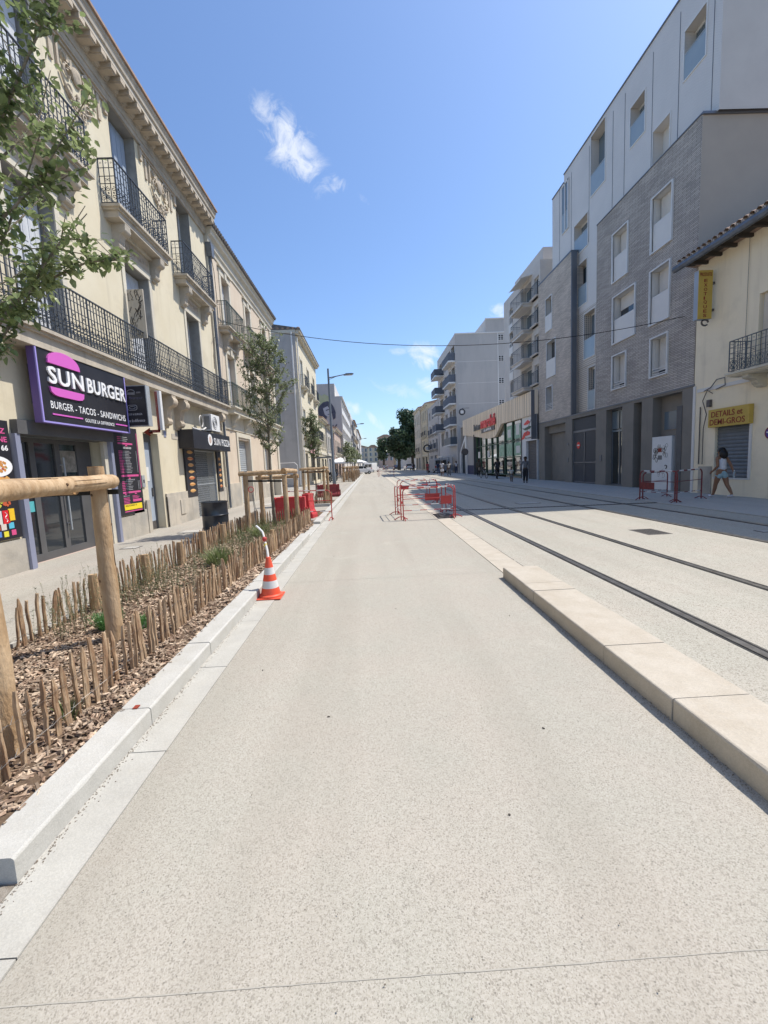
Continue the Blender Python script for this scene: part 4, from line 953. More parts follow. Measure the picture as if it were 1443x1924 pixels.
# ground floor wall with door openings
gops=[(7.62,10.15,0,2.62),(11.82,12.62,.05,2.78),(15.03,17.0,0,2.45),(3.2,5.2,0,2.7),(-1.5,1.0,0,2.7)]
mb=MB(); mb.wall(W,1,YS,YE,0.0,4.1,gops,.38); mb.quad((W,YE,0),(W-9,YE,0),(W-9,YE,4.1),(W,YE,4.1)); mb.quad((W,YS,0),(W-9,YS,0),(W-9,YS,4.1),(W,YS,4.1)); mb.build('ground_floor_wall',K['stoneA'],b1)
mb=MB()
for a,b,zt in ((10.25,10.95,.62),(10.95,11.72,.72),(12.72,14.95,1.05),(17.08,17.92,1.0),(6.0,7.5,.62)): mb.nxt(); mb.box(W,W+.05,a,b,0,zt)
for a,b in ((11.55,11.72),(12.72,13.35)): mb.nxt(); mb.box(W+.02,W+.07,a,b,0,.95)
mb.box(W+.05,W+.075,13.55,13.9,.35,.8)
mb.build('plinth',K['plinth'],b1)
# cornice
mb=MB(); prof=[(0,10.85),(.06,10.85),(.08,10.95),(.10,10.95),(.10,11.16),(.20,11.22),(.22,11.30),(.46,11.30),(.46,11.42),(.50,11.44),(.52,11.55),(.55,11.58),(.55,11.66),(0,11.72)]
mb.prism(prof,(W,YS,0),UX,UZ,(0,YE-YS,0))
mb.box(W+.1,W+.14,YS,YE,11.16,11.30)
co_=mb.build('cornice',K['stoneB'],b1)
mb=MB(); y=YE-.12
while y>YS:
    mb.nxt(); mb.box(W+.14,W+.455,y-.20,y,11.185,11.298); mb.box(W+.14,W+.43,y-.185,y-.015,11.15,11.185); y-=.372
mb.build('modillion',K['carve'],co_)
mb=MB(); y=YE-.1
mb.box(W,W+.6,YS,YE+.04,11.66,11.72) ; mb.build('roof_edge',K['tile'],b1)
# thin lintel mouldings and frames of the windows
mb=MB()
for ya,yb in WY:
    mb.nxt(); mb.box(W,W+.03,ya-.14,ya,4.2,7.15); mb.box(W,W+.03,yb,yb+.14,4.2,7.15); mb.box(W,W+.04,ya-.14,yb+.14,7.15,7.32); mb.box(W,W+.10,ya-.2,yb+.2,7.72,7.80)
mb.build('window_surround',K['trim'],b1)
mb=MB()
for ya,yb in WY:
    mb.nxt(); mb.box(W,W+.025,ya-.05,yb+.05,7.34,7.70)
    for k in range(9):
        P=Vector((W+.03,ya+(yb-ya)*(k+.5)/9,7.52)); spiral(mb,P,UY,UZ,0,0,.075,1.2,1 if k%2 else -1,.016,10,a0=k)
mb.build('carved_panel',K['carve'],b1)
def medallion(yc,zc):
    mb=MB(); x=W+.01; w2=1.05
    mb.box(W,W+.05,yc-w2,yc+w2,zc+.30,zc+.36); mb.box(W,W+.09,yc-w2-.05,yc+w2+.05,zc+.36,zc+.41)
    for s in (-1,1): mb.box(W,W+.06,yc+s*w2-.06,yc+s*w2+.06,zc+.05,zc+.36)
    for s in (-1,1):
        mb.box(W,W+.04,yc+s*.78-.05,yc+s*.78+.05,zc-.28,zc+.28); 
        mb.box(W,W+.055,yc+s*.60-.03,yc+s*.60+.03,zc-.25,zc+.25)
        P=Vector((x+.03,yc,zc))
        spiral(mb,P,UY,UZ,s*.34,.10,.19,1.5,s,.028,16,a0=.5); spiral(mb,P,UY,UZ,s*.30,-.14,.17,1.4,-s,.028,16)
        spiral(mb,P,UY,UZ,s*.30,-.50,.16,1.4,s,.024,14); spiral(mb,P,UY,UZ,s*.15,-.72,.11,1.3,-s,.02,12)
        spiral(mb,P,UY,UZ,s*.45,.50,.13,1.5,-s,.022,14); spiral(mb,P,UY,UZ,s*.2,.56,.12,1.4,s,.024,14)
        mb.tube([P+UY*s*.55+UZ*-.3,P+UY*s*.45+UZ*-.48,P+UY*s*.2+UZ*-.62,P+UY*.0+UZ*-.66],.025,6)
    mb.sphere((x+.02,yc,zc),.17,14,8,sc=(.35,1,1.25)); mb.sphere((x+.05,yc,zc+.02),.08,8,6,sc=(.5,1,1.3))
    for k in range(8): mb.sphere((x+.02,yc+R.uniform(-.10,.10)*(1-k/9),zc-.42-k*.085),.055-.003*k,7,5,sc=(.6,1,1))
    mb.sphere((x+.02,yc,zc+.52),.09,8,6,sc=(.5,1,1))
    mb.build('carved_medallion',K['carve'],b1,smooth='auto')
medallion(14.25,10.38); medallion(10.55,10.38); medallion(6.9,10.38)
for k,(y0,y1) in enumerate(((3.7,6.35),(7.40,10.05),(11.06,13.68),(14.78,17.42))):
    balcony(b1,W,1,y0,y1,8.06,.40,1.02,K['stoneB'],K['iron'],cons=(y0+.42,y1-.42),step=.12,cons_h=.62,th=.26)
bl=balcony(b1,W,1,YS+2,18.0,4.28,.42,1.0,K['stoneB'],K['iron'],cons=(),step=.10,th=.34)
mb=MB()
for yc in (13.1,13.95,17.35,7.0): mb.nxt(); console(mb,W,1,yc,3.94,.26,.36,.95)
mb.build('bracket',K['carve'],bl,smooth='auto')
for (ya,yb) in WY:
    for z0,z1,kk in ((8.1,10.85,0),(4.2,7.15,1)):
        window(b1,W,1,(ya,yb,z0,z1),.40,K['white'],K['glass'],'two')
# shutters (folded in the reveals or half closed)
shutter(b1,W-.30,1,12.25,12.95,4.25,7.10,K['shut']); shutter(b1,W-.30,1,15.47,16.1,4.25,7.05,K['shut']); shutter(b1,W-.33,1,15.5,16.0,8.15,10.8,K['shutb'])
shutter(b1,W-.30,1,8.1,8.7,4.25,7.10,K['shut']); shutter(b1,W-.30,1,8.75,9.25,4.25,7.10,K['shut']); shutter(b1,W-.28,1,8.1,9.25,8.15,10.8,K['shut'],n=4); shutter(b1,W-.3,1,12.3,12.95,8.15,10.8,K['shutb'])
# small scribbled board hanging at window
t=thing('graffiti_board','tall narrow board covered in dark scribbles, hanging over the long balcony','board',(-5.85,11.95,5.2))
mb=MB(); mb.box(-6.02,-5.62,11.62,11.66,5.15,6.35); mb.build('panel',K['plinth'],t)
mb=MB(); 
for k in range(26):
    x=-6.0+R.random()*.36; z=5.2+R.random()*1.0; pts=[(x,11.615,z)]
    for q in range(4): pts.append((max(-6.01,min(-5.64,pts[-1][0]+R.uniform(-.06,.06))),11.615,min(6.33,pts[-1][2]+R.uniform(-.02,.12))))
    mb.tube(pts,.007,4,caps=False)
mb.build('scribble',K['bark2'],t)
# blue grey door
mb=MB(); x=W-.30; mb.box(x,x+.05,11.88,12.56,.30,2.55); dr=mb.build('door',K['shutb'],b1)
mb=MB(); mb.box(x,x+.055,11.88,12.56,.06,.30); mb.build('kick_plate',K['castiron'],dr)
mb=MB(); mb.box(x+.05,x+.09,12.47,12.50,1.0,1.25); mb.build('handle',K['castiron'],dr)
mb=MB(); mb.box(x,x+.08,11.82,11.88,.05,2.78);mb.box(x,x+.08,12.56,12.62,.05,2.78);mb.box(x,x+.08,11.88,12.56,2.55,2.78); mb.build('door_frame',K['frame'],b1)
mb=MB(); mb.box(x+.052,x+.056,12.25,12.42,1.45,1.85); mb.build('notice',K['white'],dr)
mb=MB(); mb.box(W,W+.03,11.50,11.64,1.30,1.62); ic=mb.build('intercom',K['galv'],b1)
mb=MB(); mb.box(W+.03,W+.035,11.55,11.60,1.42,1.50); mb.build('lens',K['black'],ic)
mb=MB(); mb.box(W,W+.012,13.0,13.14,2.72,2.90); mb.build('number_plate',K['blueframe'],b1)
mb=MB(); mb.box(W,W+.01,13.5,13.9,2.7,2.86); mb.build('vent_grille',K['plinth'],b1)
# burger shop front
sf=MB(); x=W-.34
mb=MB(); mb.box(W-.25,W+.12,7.55,10.28,2.42,2.66); mb.build('shutter_box',K['darkgray'],b1)
mb=MB(); mb.box(W-.02,W+.10,7.50,7.60,0,2.42); mb.box(W-.04,W+.03,7.60,7.70,0,2.42);mb.build('shutter_rail',K['blueframe'],b1)
mb=MB(); mb.box(W-.02,W+.10,10.16,10.26,0,2.42); mb.build('shutter_rail',K['blueframe'],b1)
mb=MB(); mb.box(W-.06,W+.02,10.02,10.16,0.0,2.42); mb.build('door_jamb',K['trim'],b1)
gd=MB()
for a,b in ((7.70,8.32),(8.32,8.98),(8.98,9.62)):
    gd.box(x,x+.05,a,a+.07,0.05,2.42); gd.box(x,x+.05,b-.07,b,0.05,2.42); gd.box(x,x+.05,a+.07,b-.07,.05,.20); gd.box(x,x+.05,a+.07,b-.07,2.33,2.42)
gd.box(x,x+.05,9.62,10.02,.05,2.42); g=gd.build('glass_door',K['darkgray'],b1)
mb=MB(); mb.box(x+.01,x+.02,7.70,9.62,.2,2.33); mb.build('pane',K['glass'],g)
mb=MB(); mb.tube([(x+.13,9.02,.55),(x+.13,9.02,2.05)],.018,10); mb.tube([(x+.04,9.02,.7),(x+.13,9.02,.7)],.012,6); mb.tube([(x+.04,9.02,1.9),(x+.13,9.02,1.9)],.012,6); mb.build('pull_bar',K['galv'],g,smooth='auto')
mb=MB(); mb.box(x+.022,x+.026,8.12,8.28,1.02,1.22); mb.build('sticker',mat('teal sticker',(.10,.42,.45),.6),g)
mb=MB(); mb.box(x+.022,x+.026,7.98,8.2,1.55,1.66); mb.build('sticker',mat('olive sticker',(.35,.38,.25),.6),g)
mb=MB(); mb.box(x+.018,x+.021,9.02,9.55,1.75,2.2); mb.build('window_print',mat('grey window print',(.16,.15,.13),.5,(.32,.30,.26),9),g)
mb=MB(); mb.box(W-.36,W+.02,7.6,10.16,0,.055); mb.build('threshold',K['rose'],b1)
# ---- burger sign box
t=thing('shop_sign','big black and purple burger shop sign box with magenta bun logo over the glass door','sign',(-5.86,9.2,3.3))
X0,X1,y0,y1,z0,z1=-5.89,-5.75,7.84,10.56,2.63,3.99
mb=MB(); mb.box(X0,X1-.01,y0,y1,z0,z1); mb.build('box',K['purple'],t)
mb=MB(); mb.box(X1-.01,X1,y0+.03,y1-.03,z0+.03,z1-.03); mb.build('face',K['black'],t)
mb=MB(); x=X1
for a,b,c,d in ((y0,y1,z0,z0+.03),(y0,y1,z1-.03,z1),(y0,y0+.03,z0+.03,z1-.03),(y1-.03,y1,z0+.03,z1-.03)): mb.box(x-.01,x+.012,a,b,c,d)
mb.build('lilac_edge',K['lilac'],t)
mb=MB(); mb.box(-6.1,-5.89,8.1,8.2,3.0,3.7); mb.nxt(); mb.box(-6.1,-5.89,10.1,10.2,3.0,3.7); mb.build('bracket',K['castiron'],t)
Y=lambda s:y0+s*(y1-y0); Z=lambda s:z0+s*(z1-z0)
text('SUN',t,(X1,Y(.085),Z(.53)),UY,UZ,.95,.31,K['signwhite'],depth=.03,bold=.016,spacing=1.06)
text('BURGER',t,(X1,Y(.475),Z(.53)),UY,UZ,1.36,.30,K['signwhite'],depth=.03,bold=.016,spacing=1.06)
bun=[(0,0)]+[(.43-.43*math.cos(a),.25*math.sin(a)**.8) for a in [math.pi*i/14 for i in range(1,14)]]+[(.86,0)]
mb=MB(); mb.prism(bun,(X1,Y(.085)+.02,Z(.80)),UY,UZ,(.03,0,0)); mb.build('bun_top',K['magenta'],t)
bun2=[(0,.15),(.02,.06),(.10,.015),(.2,0),(.72,0),(.84,.015),(.90,.06),(.92,.15)]
mb=MB(); mb.prism(bun2,(X1,Y(.085)+.01,Z(.375)),UY,UZ,(.03,0,0)); mb.build('bun_bottom',K['magenta'],t)
text('BURGER - TACOS - SANDWICHS',t,(X1,Y(.085),Z(.20)),UY,UZ,2.36,.135,K['signwhite'],depth=.008,spacing=1.08)
text('GOUTEZ LA DIFFERENCE',t,(X1,Y(.42),Z(.085)),UY,UZ,.98,.07,K['signwhite'],depth=.006,spacing=1.1)
mb=MB(); mb.box(X1,X1+.012,Y(.09),Y(.39),Z(.115),Z(.135)); mb.nxt(); mb.box(X1,X1+.012,Y(.80),Y(.965),Z(.115),Z(.135)); mb.build('magenta_bar',K['magenta'],t)
# ---- projecting light box
t=thing('projecting_sign','small black light box sticking out from the facade, white burger outline and script','sign',(-5.65,10.7,3.3))
mb=MB(); mb.box(-6.0,-5.30,10.62,10.80,2.80,3.76); mb.build('box',K['galv'],t)
mb=MB(); mb.box(-5.98,-5.32,10.605,10.62,2.82,3.74); mb.build('face',K['black'],t)
yf=10.604
text('TACOS & BURGER',t,(-5.83,yf,3.06),UX,UZ,.40,.045,K['greytext'],depth=.004)
text('Goutez la difference',t,(-5.90,yf,2.90),UX,UZ,.52,.07,K['greytext'],depth=.004,sheer=.35,bold=.01)
text('Sun Burger',t,(-5.90,yf,3.42),UX,UZ,.52,.08,K['dimtext'],depth=.004,bold=.01)
mb=MB(); P=Vector((-5.65,yf-.002,3.6))
mb.tube([P+UX*(.09*math.cos(a))+UZ*(.06*max(0,math.sin(a))) for a in [math.pi*i/12 for i in range(13)]],.004,4); 
for zz in (-.012,-.028,-.05): mb.tube([P+UX*-.09+UZ*zz,P+UX*.09+UZ*zz],.004,4)
for s in (-1,1):
    for zz in (0,-.02): mb.tube([P+UX*s*.13+UZ*zz,P+UX*s*.23+UZ*zz],.003,4)
P=Vector((-5.65,yf-.002,3.24)); mb.tube([P+UX*(.11*math.copysign(abs(math.cos(a))**.5,math.cos(a)))+UZ*(.06*math.copysign(abs(math.sin(a))**.5,math.sin(a))) for a in [math.pi*i/12 for i in range(25)]],.005,4)
mb.tube([P+UX*(.07*math.cos(a))+UZ*(.03*math.sin(a)) for a in [math.pi*i/8 for i in range(17)]],.004,4)
mb.build('outline_drawing',K['greytext'],t)
t=thing('arrow_sign','red framed hanging arrow pointing left behind the small black light box','sign',(-5.2,11.0,3.2))
mb=MB(); mb.box(-5.26,-5.14,10.95,11.05,2.72,3.68); mb.build('white_back',K['white'],t)
mb=MB(); mb.box(-5.255,-5.205,10.93,10.95,2.70,3.66); mb.box(-5.48,-5.205,10.93,10.95,2.66,2.73); mb.prism([(0,0),(.16,.10),(.16,.045),(.22,.045),(.22,-.045),(.16,-.045),(.16,-.10)],(-5.62,10.93,2.68),UX,UZ,(0,.03,0)); mb.build('red_arrow',K['redtext'],t)
mb=MB()
for k in range(34): mb.sphere((-5.23,10.925,2.76+k*.0265),.006,5,3)
for k in range(8): mb.sphere((-5.46+k*.03,10.925,2.695),.006,5,3)
mb.build('bulbs',K['greytext'],t)
# ---- menu board
t=thing('menu_board','tall black and pink printed menu board beside the glass door, yellow strip at its foot','board',(-6.05,10.95,1.7))
xm=W+.05; ya,yb,za,zb=10.36,11.42,.66,2.82
mb=MB(); mb.box(W,xm,ya,yb,za,zb); mb.build('panel',K['black'],t)
u0=ya+.17; wd=yb-u0-.10
p=MB();wv=MB()
def rows(z1,n,dz,l=.22,full=.62):
    for k in range(n):
        z=z1-k*dz; a=R.uniform(.6,1.2)*l; p.box(xm,xm+.003,u0,u0+a*wd,z,z+dz*.42); 
        s=u0+a*wd+.02; wv.nxt()
        while s<u0+full*wd*R.uniform(.8,1.1)-.02:
            l2=R.uniform(.02,.05); wv.box(xm,xm+.003,s,s+l2,z+.003,z+dz*.36); s+=l2+.009
rows(2.56,3,.045); p.box(xm,xm+.003,u0,u0+wd*.8,2.395,2.435)
rows(2.22,15,.0375); p.box(xm,xm+.003,u0,u0+wd*.98,1.60,1.65)
rows(1.47,6,.04); p.box(xm,xm+.003,u0,u0+wd,1.19,1.235)
rows(1.07,5,.036,.3,.3); p.box(xm,xm+.003,u0+wd*.5,u0+wd,.97,1.03)
for k in range(3): p.box(xm,xm+.003,u0+wd*.5,u0+wd*R.uniform(.7,.95),1.05+k*.03,1.062+k*.03)
p.box(xm,xm+.003,yb-.05,yb-.03,1.3,2.7); p.box(xm,xm+.003,u0,u0+wd,.73,.755)
for zz,yy in ((2.355,.45),(1.545,.45),(1.155,.15),(1.155,.7)): p.prism([(-.05,0),(-.03,.025),(0,.033),(.03,.025),(.05,0)],(xm,u0+yy*wd,zz),UY,UZ,(.003,0,0))
wv.box(xm,xm+.003,yb-.13,yb-.12,1.70,2.25); wv.box(xm,xm+.003,yb-.17,yb-.16,1.27,1.5); wv.box(xm,xm+.003,yb-.10,yb-.09,1.27,1.5)
p.build('pink_print',K['pinktext'],t); wv.build('white_print',K['greytext'],t)
mb=MB(); mb.box(xm,xm+.004,u0,u0+wd,.78,.92); mb.build('yellow_strip',K['yellow'],t)
text('LES BURGERS',t,(xm,u0+wd*.28,2.29),UY,UZ,.34,.045,K['signwhite'],depth=.003)
text('LES SANDWICHS',t,(xm,u0+wd*.25,1.505),UY,UZ,.38,.035,K['greytext'],depth=.003)
text('SALADES',t,(xm,u0,1.11),UY,UZ,.26,.035,K['greytext'],depth=.003)
text('MENU ETUDIANT 7.€',t,(xm+.004,u0+.04,.865),UY,UZ,.5,.04,K['black'],depth=.002)
# ---- big food poster at the frame edge
t=thing('food_poster','black poster with plates of food and drinks at the left edge beside the shop door','poster',(-6.05,6.8,1.6))
xm=W+.05; mb=MB(); mb.box(W,xm,5.95,7.44,.66,2.62); mb.build('panel',K['black'],t)
text('COMMANDEZ',t,(xm,6.38,2.40),UY,UZ,.98,.09,K['pinktext'],depth=.004,bold=.02)
text('PAR TELEPHONE',t,(xm,6.30,2.26),UY,UZ,1.08,.09,K['pinktext'],depth=.004,bold=.02)
text('34 66',t,(xm,7.08,2.12),UY,UZ,.30,.09,K['signwhite'],depth=.004,bold=.02)
pl=MB(); pl.prism([(.30*math.cos(a),.17*math.sin(a)) for a in [2*math.pi*i/24 for i in range(24)]],(xm,7.12,1.86),UY,UZ,(.004,0,0)); pl.build('plate_print',K['signwhite'],t)
def blobs(name,col,yc,zc,ry,rz,n,s):
    mb=MB(); 
    for k in range(n):
        a=R.uniform(0,6.28);r=R.random()**.5; mb.prism([(s*R.uniform(.6,1)*math.cos(q),s*R.uniform(.6,1)*math.sin(q)) for q in [2*math.pi*i/7 for i in range(7)]],(xm+.003+k*.00006,yc+ry*r*math.cos(a),zc+rz*r*math.sin(a)),UY,UZ,(.003,0,0))
    mb.build(name,mat(name+' colour',col,.6),t)
blobs('food_print',(.55,.24,.06),7.12,1.86,.20,.10,40,.03); blobs('food_print',(.65,.45,.06),6.98,1.92,.10,.05,12,.03); blobs('food_print',(.16,.28,.05),7.16,1.86,.18,.08,12,.018); blobs('food_print',(.40,.06,.04),7.1,1.84,.2,.09,14,.02)
blobs('food_print',(.62,.33,.10),7.16,1.58,.20,.12,60,.04); blobs('food_print',(.45,.14,.05),7.16,1.58,.2,.12,22,.025); blobs('food_print',(.70,.50,.20),7.05,1.52,.2,.1,14,.03)
blobs('food_print',(.50,.52,.06),7.0,1.24,.15,.05,20,.03); blobs('food_print',(.5,.1,.04),7.2,1.25,.08,.04,10,.03)
for nm,c,yy,zz,w2,h2 in (('can_print',(.60,.02,.03),7.16,1.03,.065,.11),('can_print',(.75,.48,.03),7.27,1.06,.06,.10),('can_print',(.6,.58,.55),7.0,1.03,.08,.11),('tile_print',(.62,.55,.50),7.09,.87,.05,.05),('tile_print',(.10,.45,.60),7.24,.88,.05,.05),('tile_print',(.70,.62,.05),7.12,.75,.045,.045),('tile_print',(.62,.08,.22),7.27,.76,.045,.045),('tile_print',(.60,.10,.05),6.98,.88,.04,.05),('tile_print',(.10,.22,.55),6.99,.76,.04,.045)):
    mb=MB(); mb.box(xm,xm+.004,yy-w2,yy+w2,zz-h2,zz+h2); mb.build(nm,mat(nm+' %d'%int(c[0]*99+c[2]*999),c,.5),t)
mb=MB(); mb.tube([(xm+.005,7.16+.02*math.sin(k*1.3),.95+k*.02) for k in range(9)],.006,4); mb.build('squiggle',K['signwhite'],t)
# ---- pizza shop
t=thing('pizza_sign','black pizza shop sign box with round white logo above the lattice shutter','sign',(-5.85,15.8,2.8))
X1=-5.62; mb=MB(); mb.box(-6.1,X1,13.95,17.5,2.42,3.02); mb.build('box',K['black'],t)
text('SUN PIZZA',t,(X1,15.75,2.60),UY,UZ,1.72,.25,K['signwhite'],depth=.006,bold=.008,spacing=1.12)
mb=MB(); mb.prism([(.20*math.cos(a),.20*math.sin(a)) for a in [2*math.pi*i/24 for i in range(24)]],(X1,15.38,2.76),UY,UZ,(.008,0,0)); lg=mb.build('round_logo',K['signwhite'],t)
mb=MB(); mb.prism([(.11*math.cos(a),.13*math.sin(a)) for a in [2*math.pi*i/9 for i in range(9)]],(X1+.008,15.38,2.76),UY,UZ,(.003,0,0)); mb.build('logo_centre',K['rose'],lg)
for (ya,yb,za,zb) in ((14.17,14.97,.83,2.82),(17.08,17.55,.85,2.42)):
    t=thing('food_poster','tall narrow poster of sandwiches left of the lattice shutter' if ya<15 else 'tall narrow poster of sandwiches right of the lattice shutter, half hidden by the sign','poster',(-6.05,ya,1.6),'posters framing the pizza shop')
    xm=W+.06; mb=MB(); mb.box(W,xm,ya,yb,za,zb); mb.build('panel',K['black'],t); c0=(ya+yb)/2
    zz=zb-.28; cc=[(.55,.26,.08),(.6,.35,.12),(.5,.12,.05)]
    k=0
    while zz>za+.2:
        mb=MB(); mb.sphere((xm,c0,zz),.11,10,6,sc=(.06,2.0*min(1,(yb-ya)/.8),.55)); mb.build('bread_print',mat('bread colour',(.62,.36,.16),.7),t)
        mb=MB(); mb.box(xm,xm+.01,c0-(yb-ya)*.27,c0+(yb-ya)*.27,zz-.025,zz+.015); mb.build('filling_print',mat('filling colour',cc[k%3],.6),t); zz-=.215;k+=1
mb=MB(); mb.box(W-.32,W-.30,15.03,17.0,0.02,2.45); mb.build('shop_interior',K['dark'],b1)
mb=MB(); x=W-.06
for k in range(-28,40):
    for s in (1,-1):
        # rhombic lattice clipped to the opening
        ya=15.03+k*.085; pa=[]
        z0_,z1_=.05,2.42; sl_=s*.55
        a=(ya,z0_);b=(ya+(z1_-z0_)*sl_,z1_)
        t0,t1=0,1
        for lo in (15.05,): 
            if (b[0]-a[0])!=0:
                ta=(15.05-a[0])/(b[0]-a[0]); tb=(16.98-a[0])/(b[0]-a[0]); ta,tb=min(ta,tb),max(ta,tb); t0=max(t0,ta);t1=min(t1,tb)
        if t1-t0>.02: mb.bar((x+.004*s,a[0]+(b[0]-a[0])*t0,a[1]+(b[1]-a[1])*t0),(x+.004*s,a[0]+(b[0]-a[0])*t1,a[1]+(b[1]-a[1])*t1),.006,.012)
for zz in (.06,1.2,2.4): mb.bar((x,15.04,zz),(x,16.98,zz),.03,.03)
mb.box(x-.02,x+.05,15.0,15.06,0,2.45); mb.box(x-.02,x+.05,16.96,17.02,0,2.45)
mb.build('lattice_shutter',K['galv'],b1)
t=thing('air_conditioner','white air conditioner unit mounted above the black pizza sign','air conditioner',(-5.9,16.3,3.4))
mb=MB(); mb.box(-6.08,-5.74,16.0,16.85,3.14,3.74); mb.build('casing',K['white'],t,bevel=.01)
mb=MB(); 
for r in (.08,.15,.22): mb.tube([(-5.73,16.32+r*math.cos(a),3.44+r*math.sin(a)) for a in [2*math.pi*i/16 for i in range(17)]],.008,4)
for k in range(12): mb.box(-6.0,-5.8,15.985,16.0,3.2+k*.04,3.22+k*.04)
mb.build('grille',K['frame'],t)
mb=MB(); mb.tube([(-5.95,15.98,3.25),(-5.9,15.6,3.15),(-5.95,15.2,3.12),(-6.0,14.9,3.15)],.03,6); mb.tube([(-5.9+.0*k,15.45+.16*math.cos(k*.6),3.42+.2*math.sin(k*.6)) for k in range(24)],.022,6); mb.build('hose',K['offwhite'],t,smooth='auto')
# ================================================================== LEFT 2
b2=thing('apartment_building','pinkish beige house with green balconies, between the cream house and the side street','building',(-6.1,23,0))
Y0,Y1=18.0,28.8; cw=[(19.5,20.5),(23.0,23.9),(26.35,27.3)]
ops=[];
for a,b in cw: ops+=[(a,b,7.8,10.0),(a,b,4.45,6.75)]
ops+=[(20.1,22.0,.0,3.1),(24.9,26.3,0.9,3.1)]
mb=MB(); mb.wall(W,1,Y0,Y1,0,10.85,ops,.3); shell(mb,W,1,Y0,Y1,0,11,9); mb.build('wall',K['pink'],b2)
mb=MB()
for a,b in cw:
    for z0,z1 in ((7.8,10.0),(4.45,6.75)):
        mb.box(W,W+.04,a-.22,a,z0,z1+.02); mb.box(W,W+.04,b,b+.22,z0,z1+.02); mb.box(W,W+.05,a-.22,b+.22,z1+.02,z1+.28); mb.box(W,W+.10,(a+b)/2-.12,(a+b)/2+.12,z1,z1+.36); mb.box(W,W+.12,a-.3,b+.3,z1+.3,z1+.36)
mb.box(W,W+.06,Y0,Y0+.45,0,10.7); mb.box(W,W+.06,Y1-.45,Y1,0,10.7); mb.box(W,W+.05,Y0+.45,Y1-.45,3.45,4.2); mb.box(W,W+.05,19.9,20.1,0,3.2);mb.box(W,W+.05,22.0,22.2,0,3.2);mb.box(W,W+.05,19.9,22.2,3.2,3.4);mb.box(W,W+.05,24.7,24.9,.6,3.25);mb.box(W,W+.05,26.3,26.5,.6,3.25)
mb.build('stone_trim',K['trim'],b2)
mb=MB(); mb.box(W,W+.07,22.2,24.7,0,1.15); mb.nxt(); mb.box(W,W+.07,24.7,28.8,0,.85); mb.nxt(); mb.box(W,W+.07,18.45,19.9,0,1.1); mb.build('plinth',K['plinth'],b2)
prof=[(0,10.45),(.04,10.45),(.06,10.6),(.12,10.66),(.14,10.85),(.26,10.95),(.28,11.08),(.34,11.12),(.34,11.2),(0,11.2)]
mb=MB(); mb.prism(prof,(W,Y0-.05,0),UX,UZ,(0,Y1-Y0+.05,0)); mb.build('cornice',K['trim'],b2)
mb=MB(); y=Y0
while y<Y1: 
    mb.tube([(W+.42,y,11.25),(W-1.2,y,11.9)],.085,6); y+=.2
mb.prism([(.36,11.18),(.40,11.3),(-4.5,13.0),(-9,11.2)],(W,Y0,0),UX,UZ,(0,Y1-Y0,0)); mb.build('roof',K['tiledark'],b2)
for a,b in cw: 
    for z0,z1 in ((7.8,10.0),(4.45,6.75)):
        window(b2,W,1,(a,b,z0,z1),.28,K['white'],K['glass'],'two'); shutter(b2,W-.24,1,a+.02,(a+b)/2-.01,z0+.02,z1-.03,K['shutb'],n=4); shutter(b2,W-.24,1,(a+b)/2+.01,b-.02,z0+.02,z1-.03,K['shut'],n=4)
for y0,y1 in ((18.8,21.2),(22.3,24.7),(25.6,28.0)):
    balcony(b2,W,1,y0,y1,7.72,.42,1.0,K['stoneB'],K['irong'],cons=(y0+.5,y1-.5),style='arch',step=.11,th=.22,cons_h=.7)
bl=balcony(b2,W,1,18.6,28.2,4.38,.45,.98,K['trim'],K['irong'],cons=(19.4,21.3,23.2,25.1,27.2),style='arch',step=.11,th=.28,cons_h=.55)
roller(b2,W-.22,1,20.1,22.0,.06,3.1,K['galv'],.1); roller(b2,W-.22,1,24.9,26.3,.92,3.1,K['galv'],.1)
mb=MB(); mb.tube([(W+.10,18.12,10.2),(W+.10,18.12,7.5),(W+.10,18.16,5.4),(W+.10,18.12,4.4)],.06,8); mb.prism([(-.12,0),(.12,0),(.2,.5),(-.2,.5)],(W+.02,18.12,10.1),UY,UZ,(.22,0,0)); mb.tube([(W+.1,18.12,4.4),(W+.1,18.12,0.1)],.05,8); mb.build('downpipe',K['zinc'],b2,smooth='auto')
mb=MB(); mb.tube([(W+.08,17.96,7.0),(W+.12,17.75,6.9),(W+.1,17.6,6.2),(W+.08,17.62,5.7)],.012,5); mb.nxt(); mb.tube([(W+.08,18.3,10.3),(W+.06,18.6,9.8),(W+.06,18.7,8.6)],.012,5); mb.tube([(W+.06,21.9,6.6),(W+.06,22.0,5.2),(W+.1,22.1,5.0)],.012,5); mb.build('loose_cable',K['rubber'],b2)
t=thing('utility_cabinet','plain beige utility cabinet against the wall near the side street corner','cabinet',(-5.85,27.2,PZ))
mb=MB(); mb.box(-6.02,-5.62,26.6,27.6,PZ,1.25); mb.build('body',K['trim'],t,bevel=.01); mb=MB(); mb.box(-5.62,-5.61,26.65,27.08,.15,1.18); mb.nxt(); mb.box(-5.62,-5.61,27.12,27.55,.15,1.18); mb.build('door',K['offwhite'],t); mb=MB(); mb.box(-6.05,-5.58,26.57,27.63,1.25,1.29); mb.build('lid',K['trim'],t)
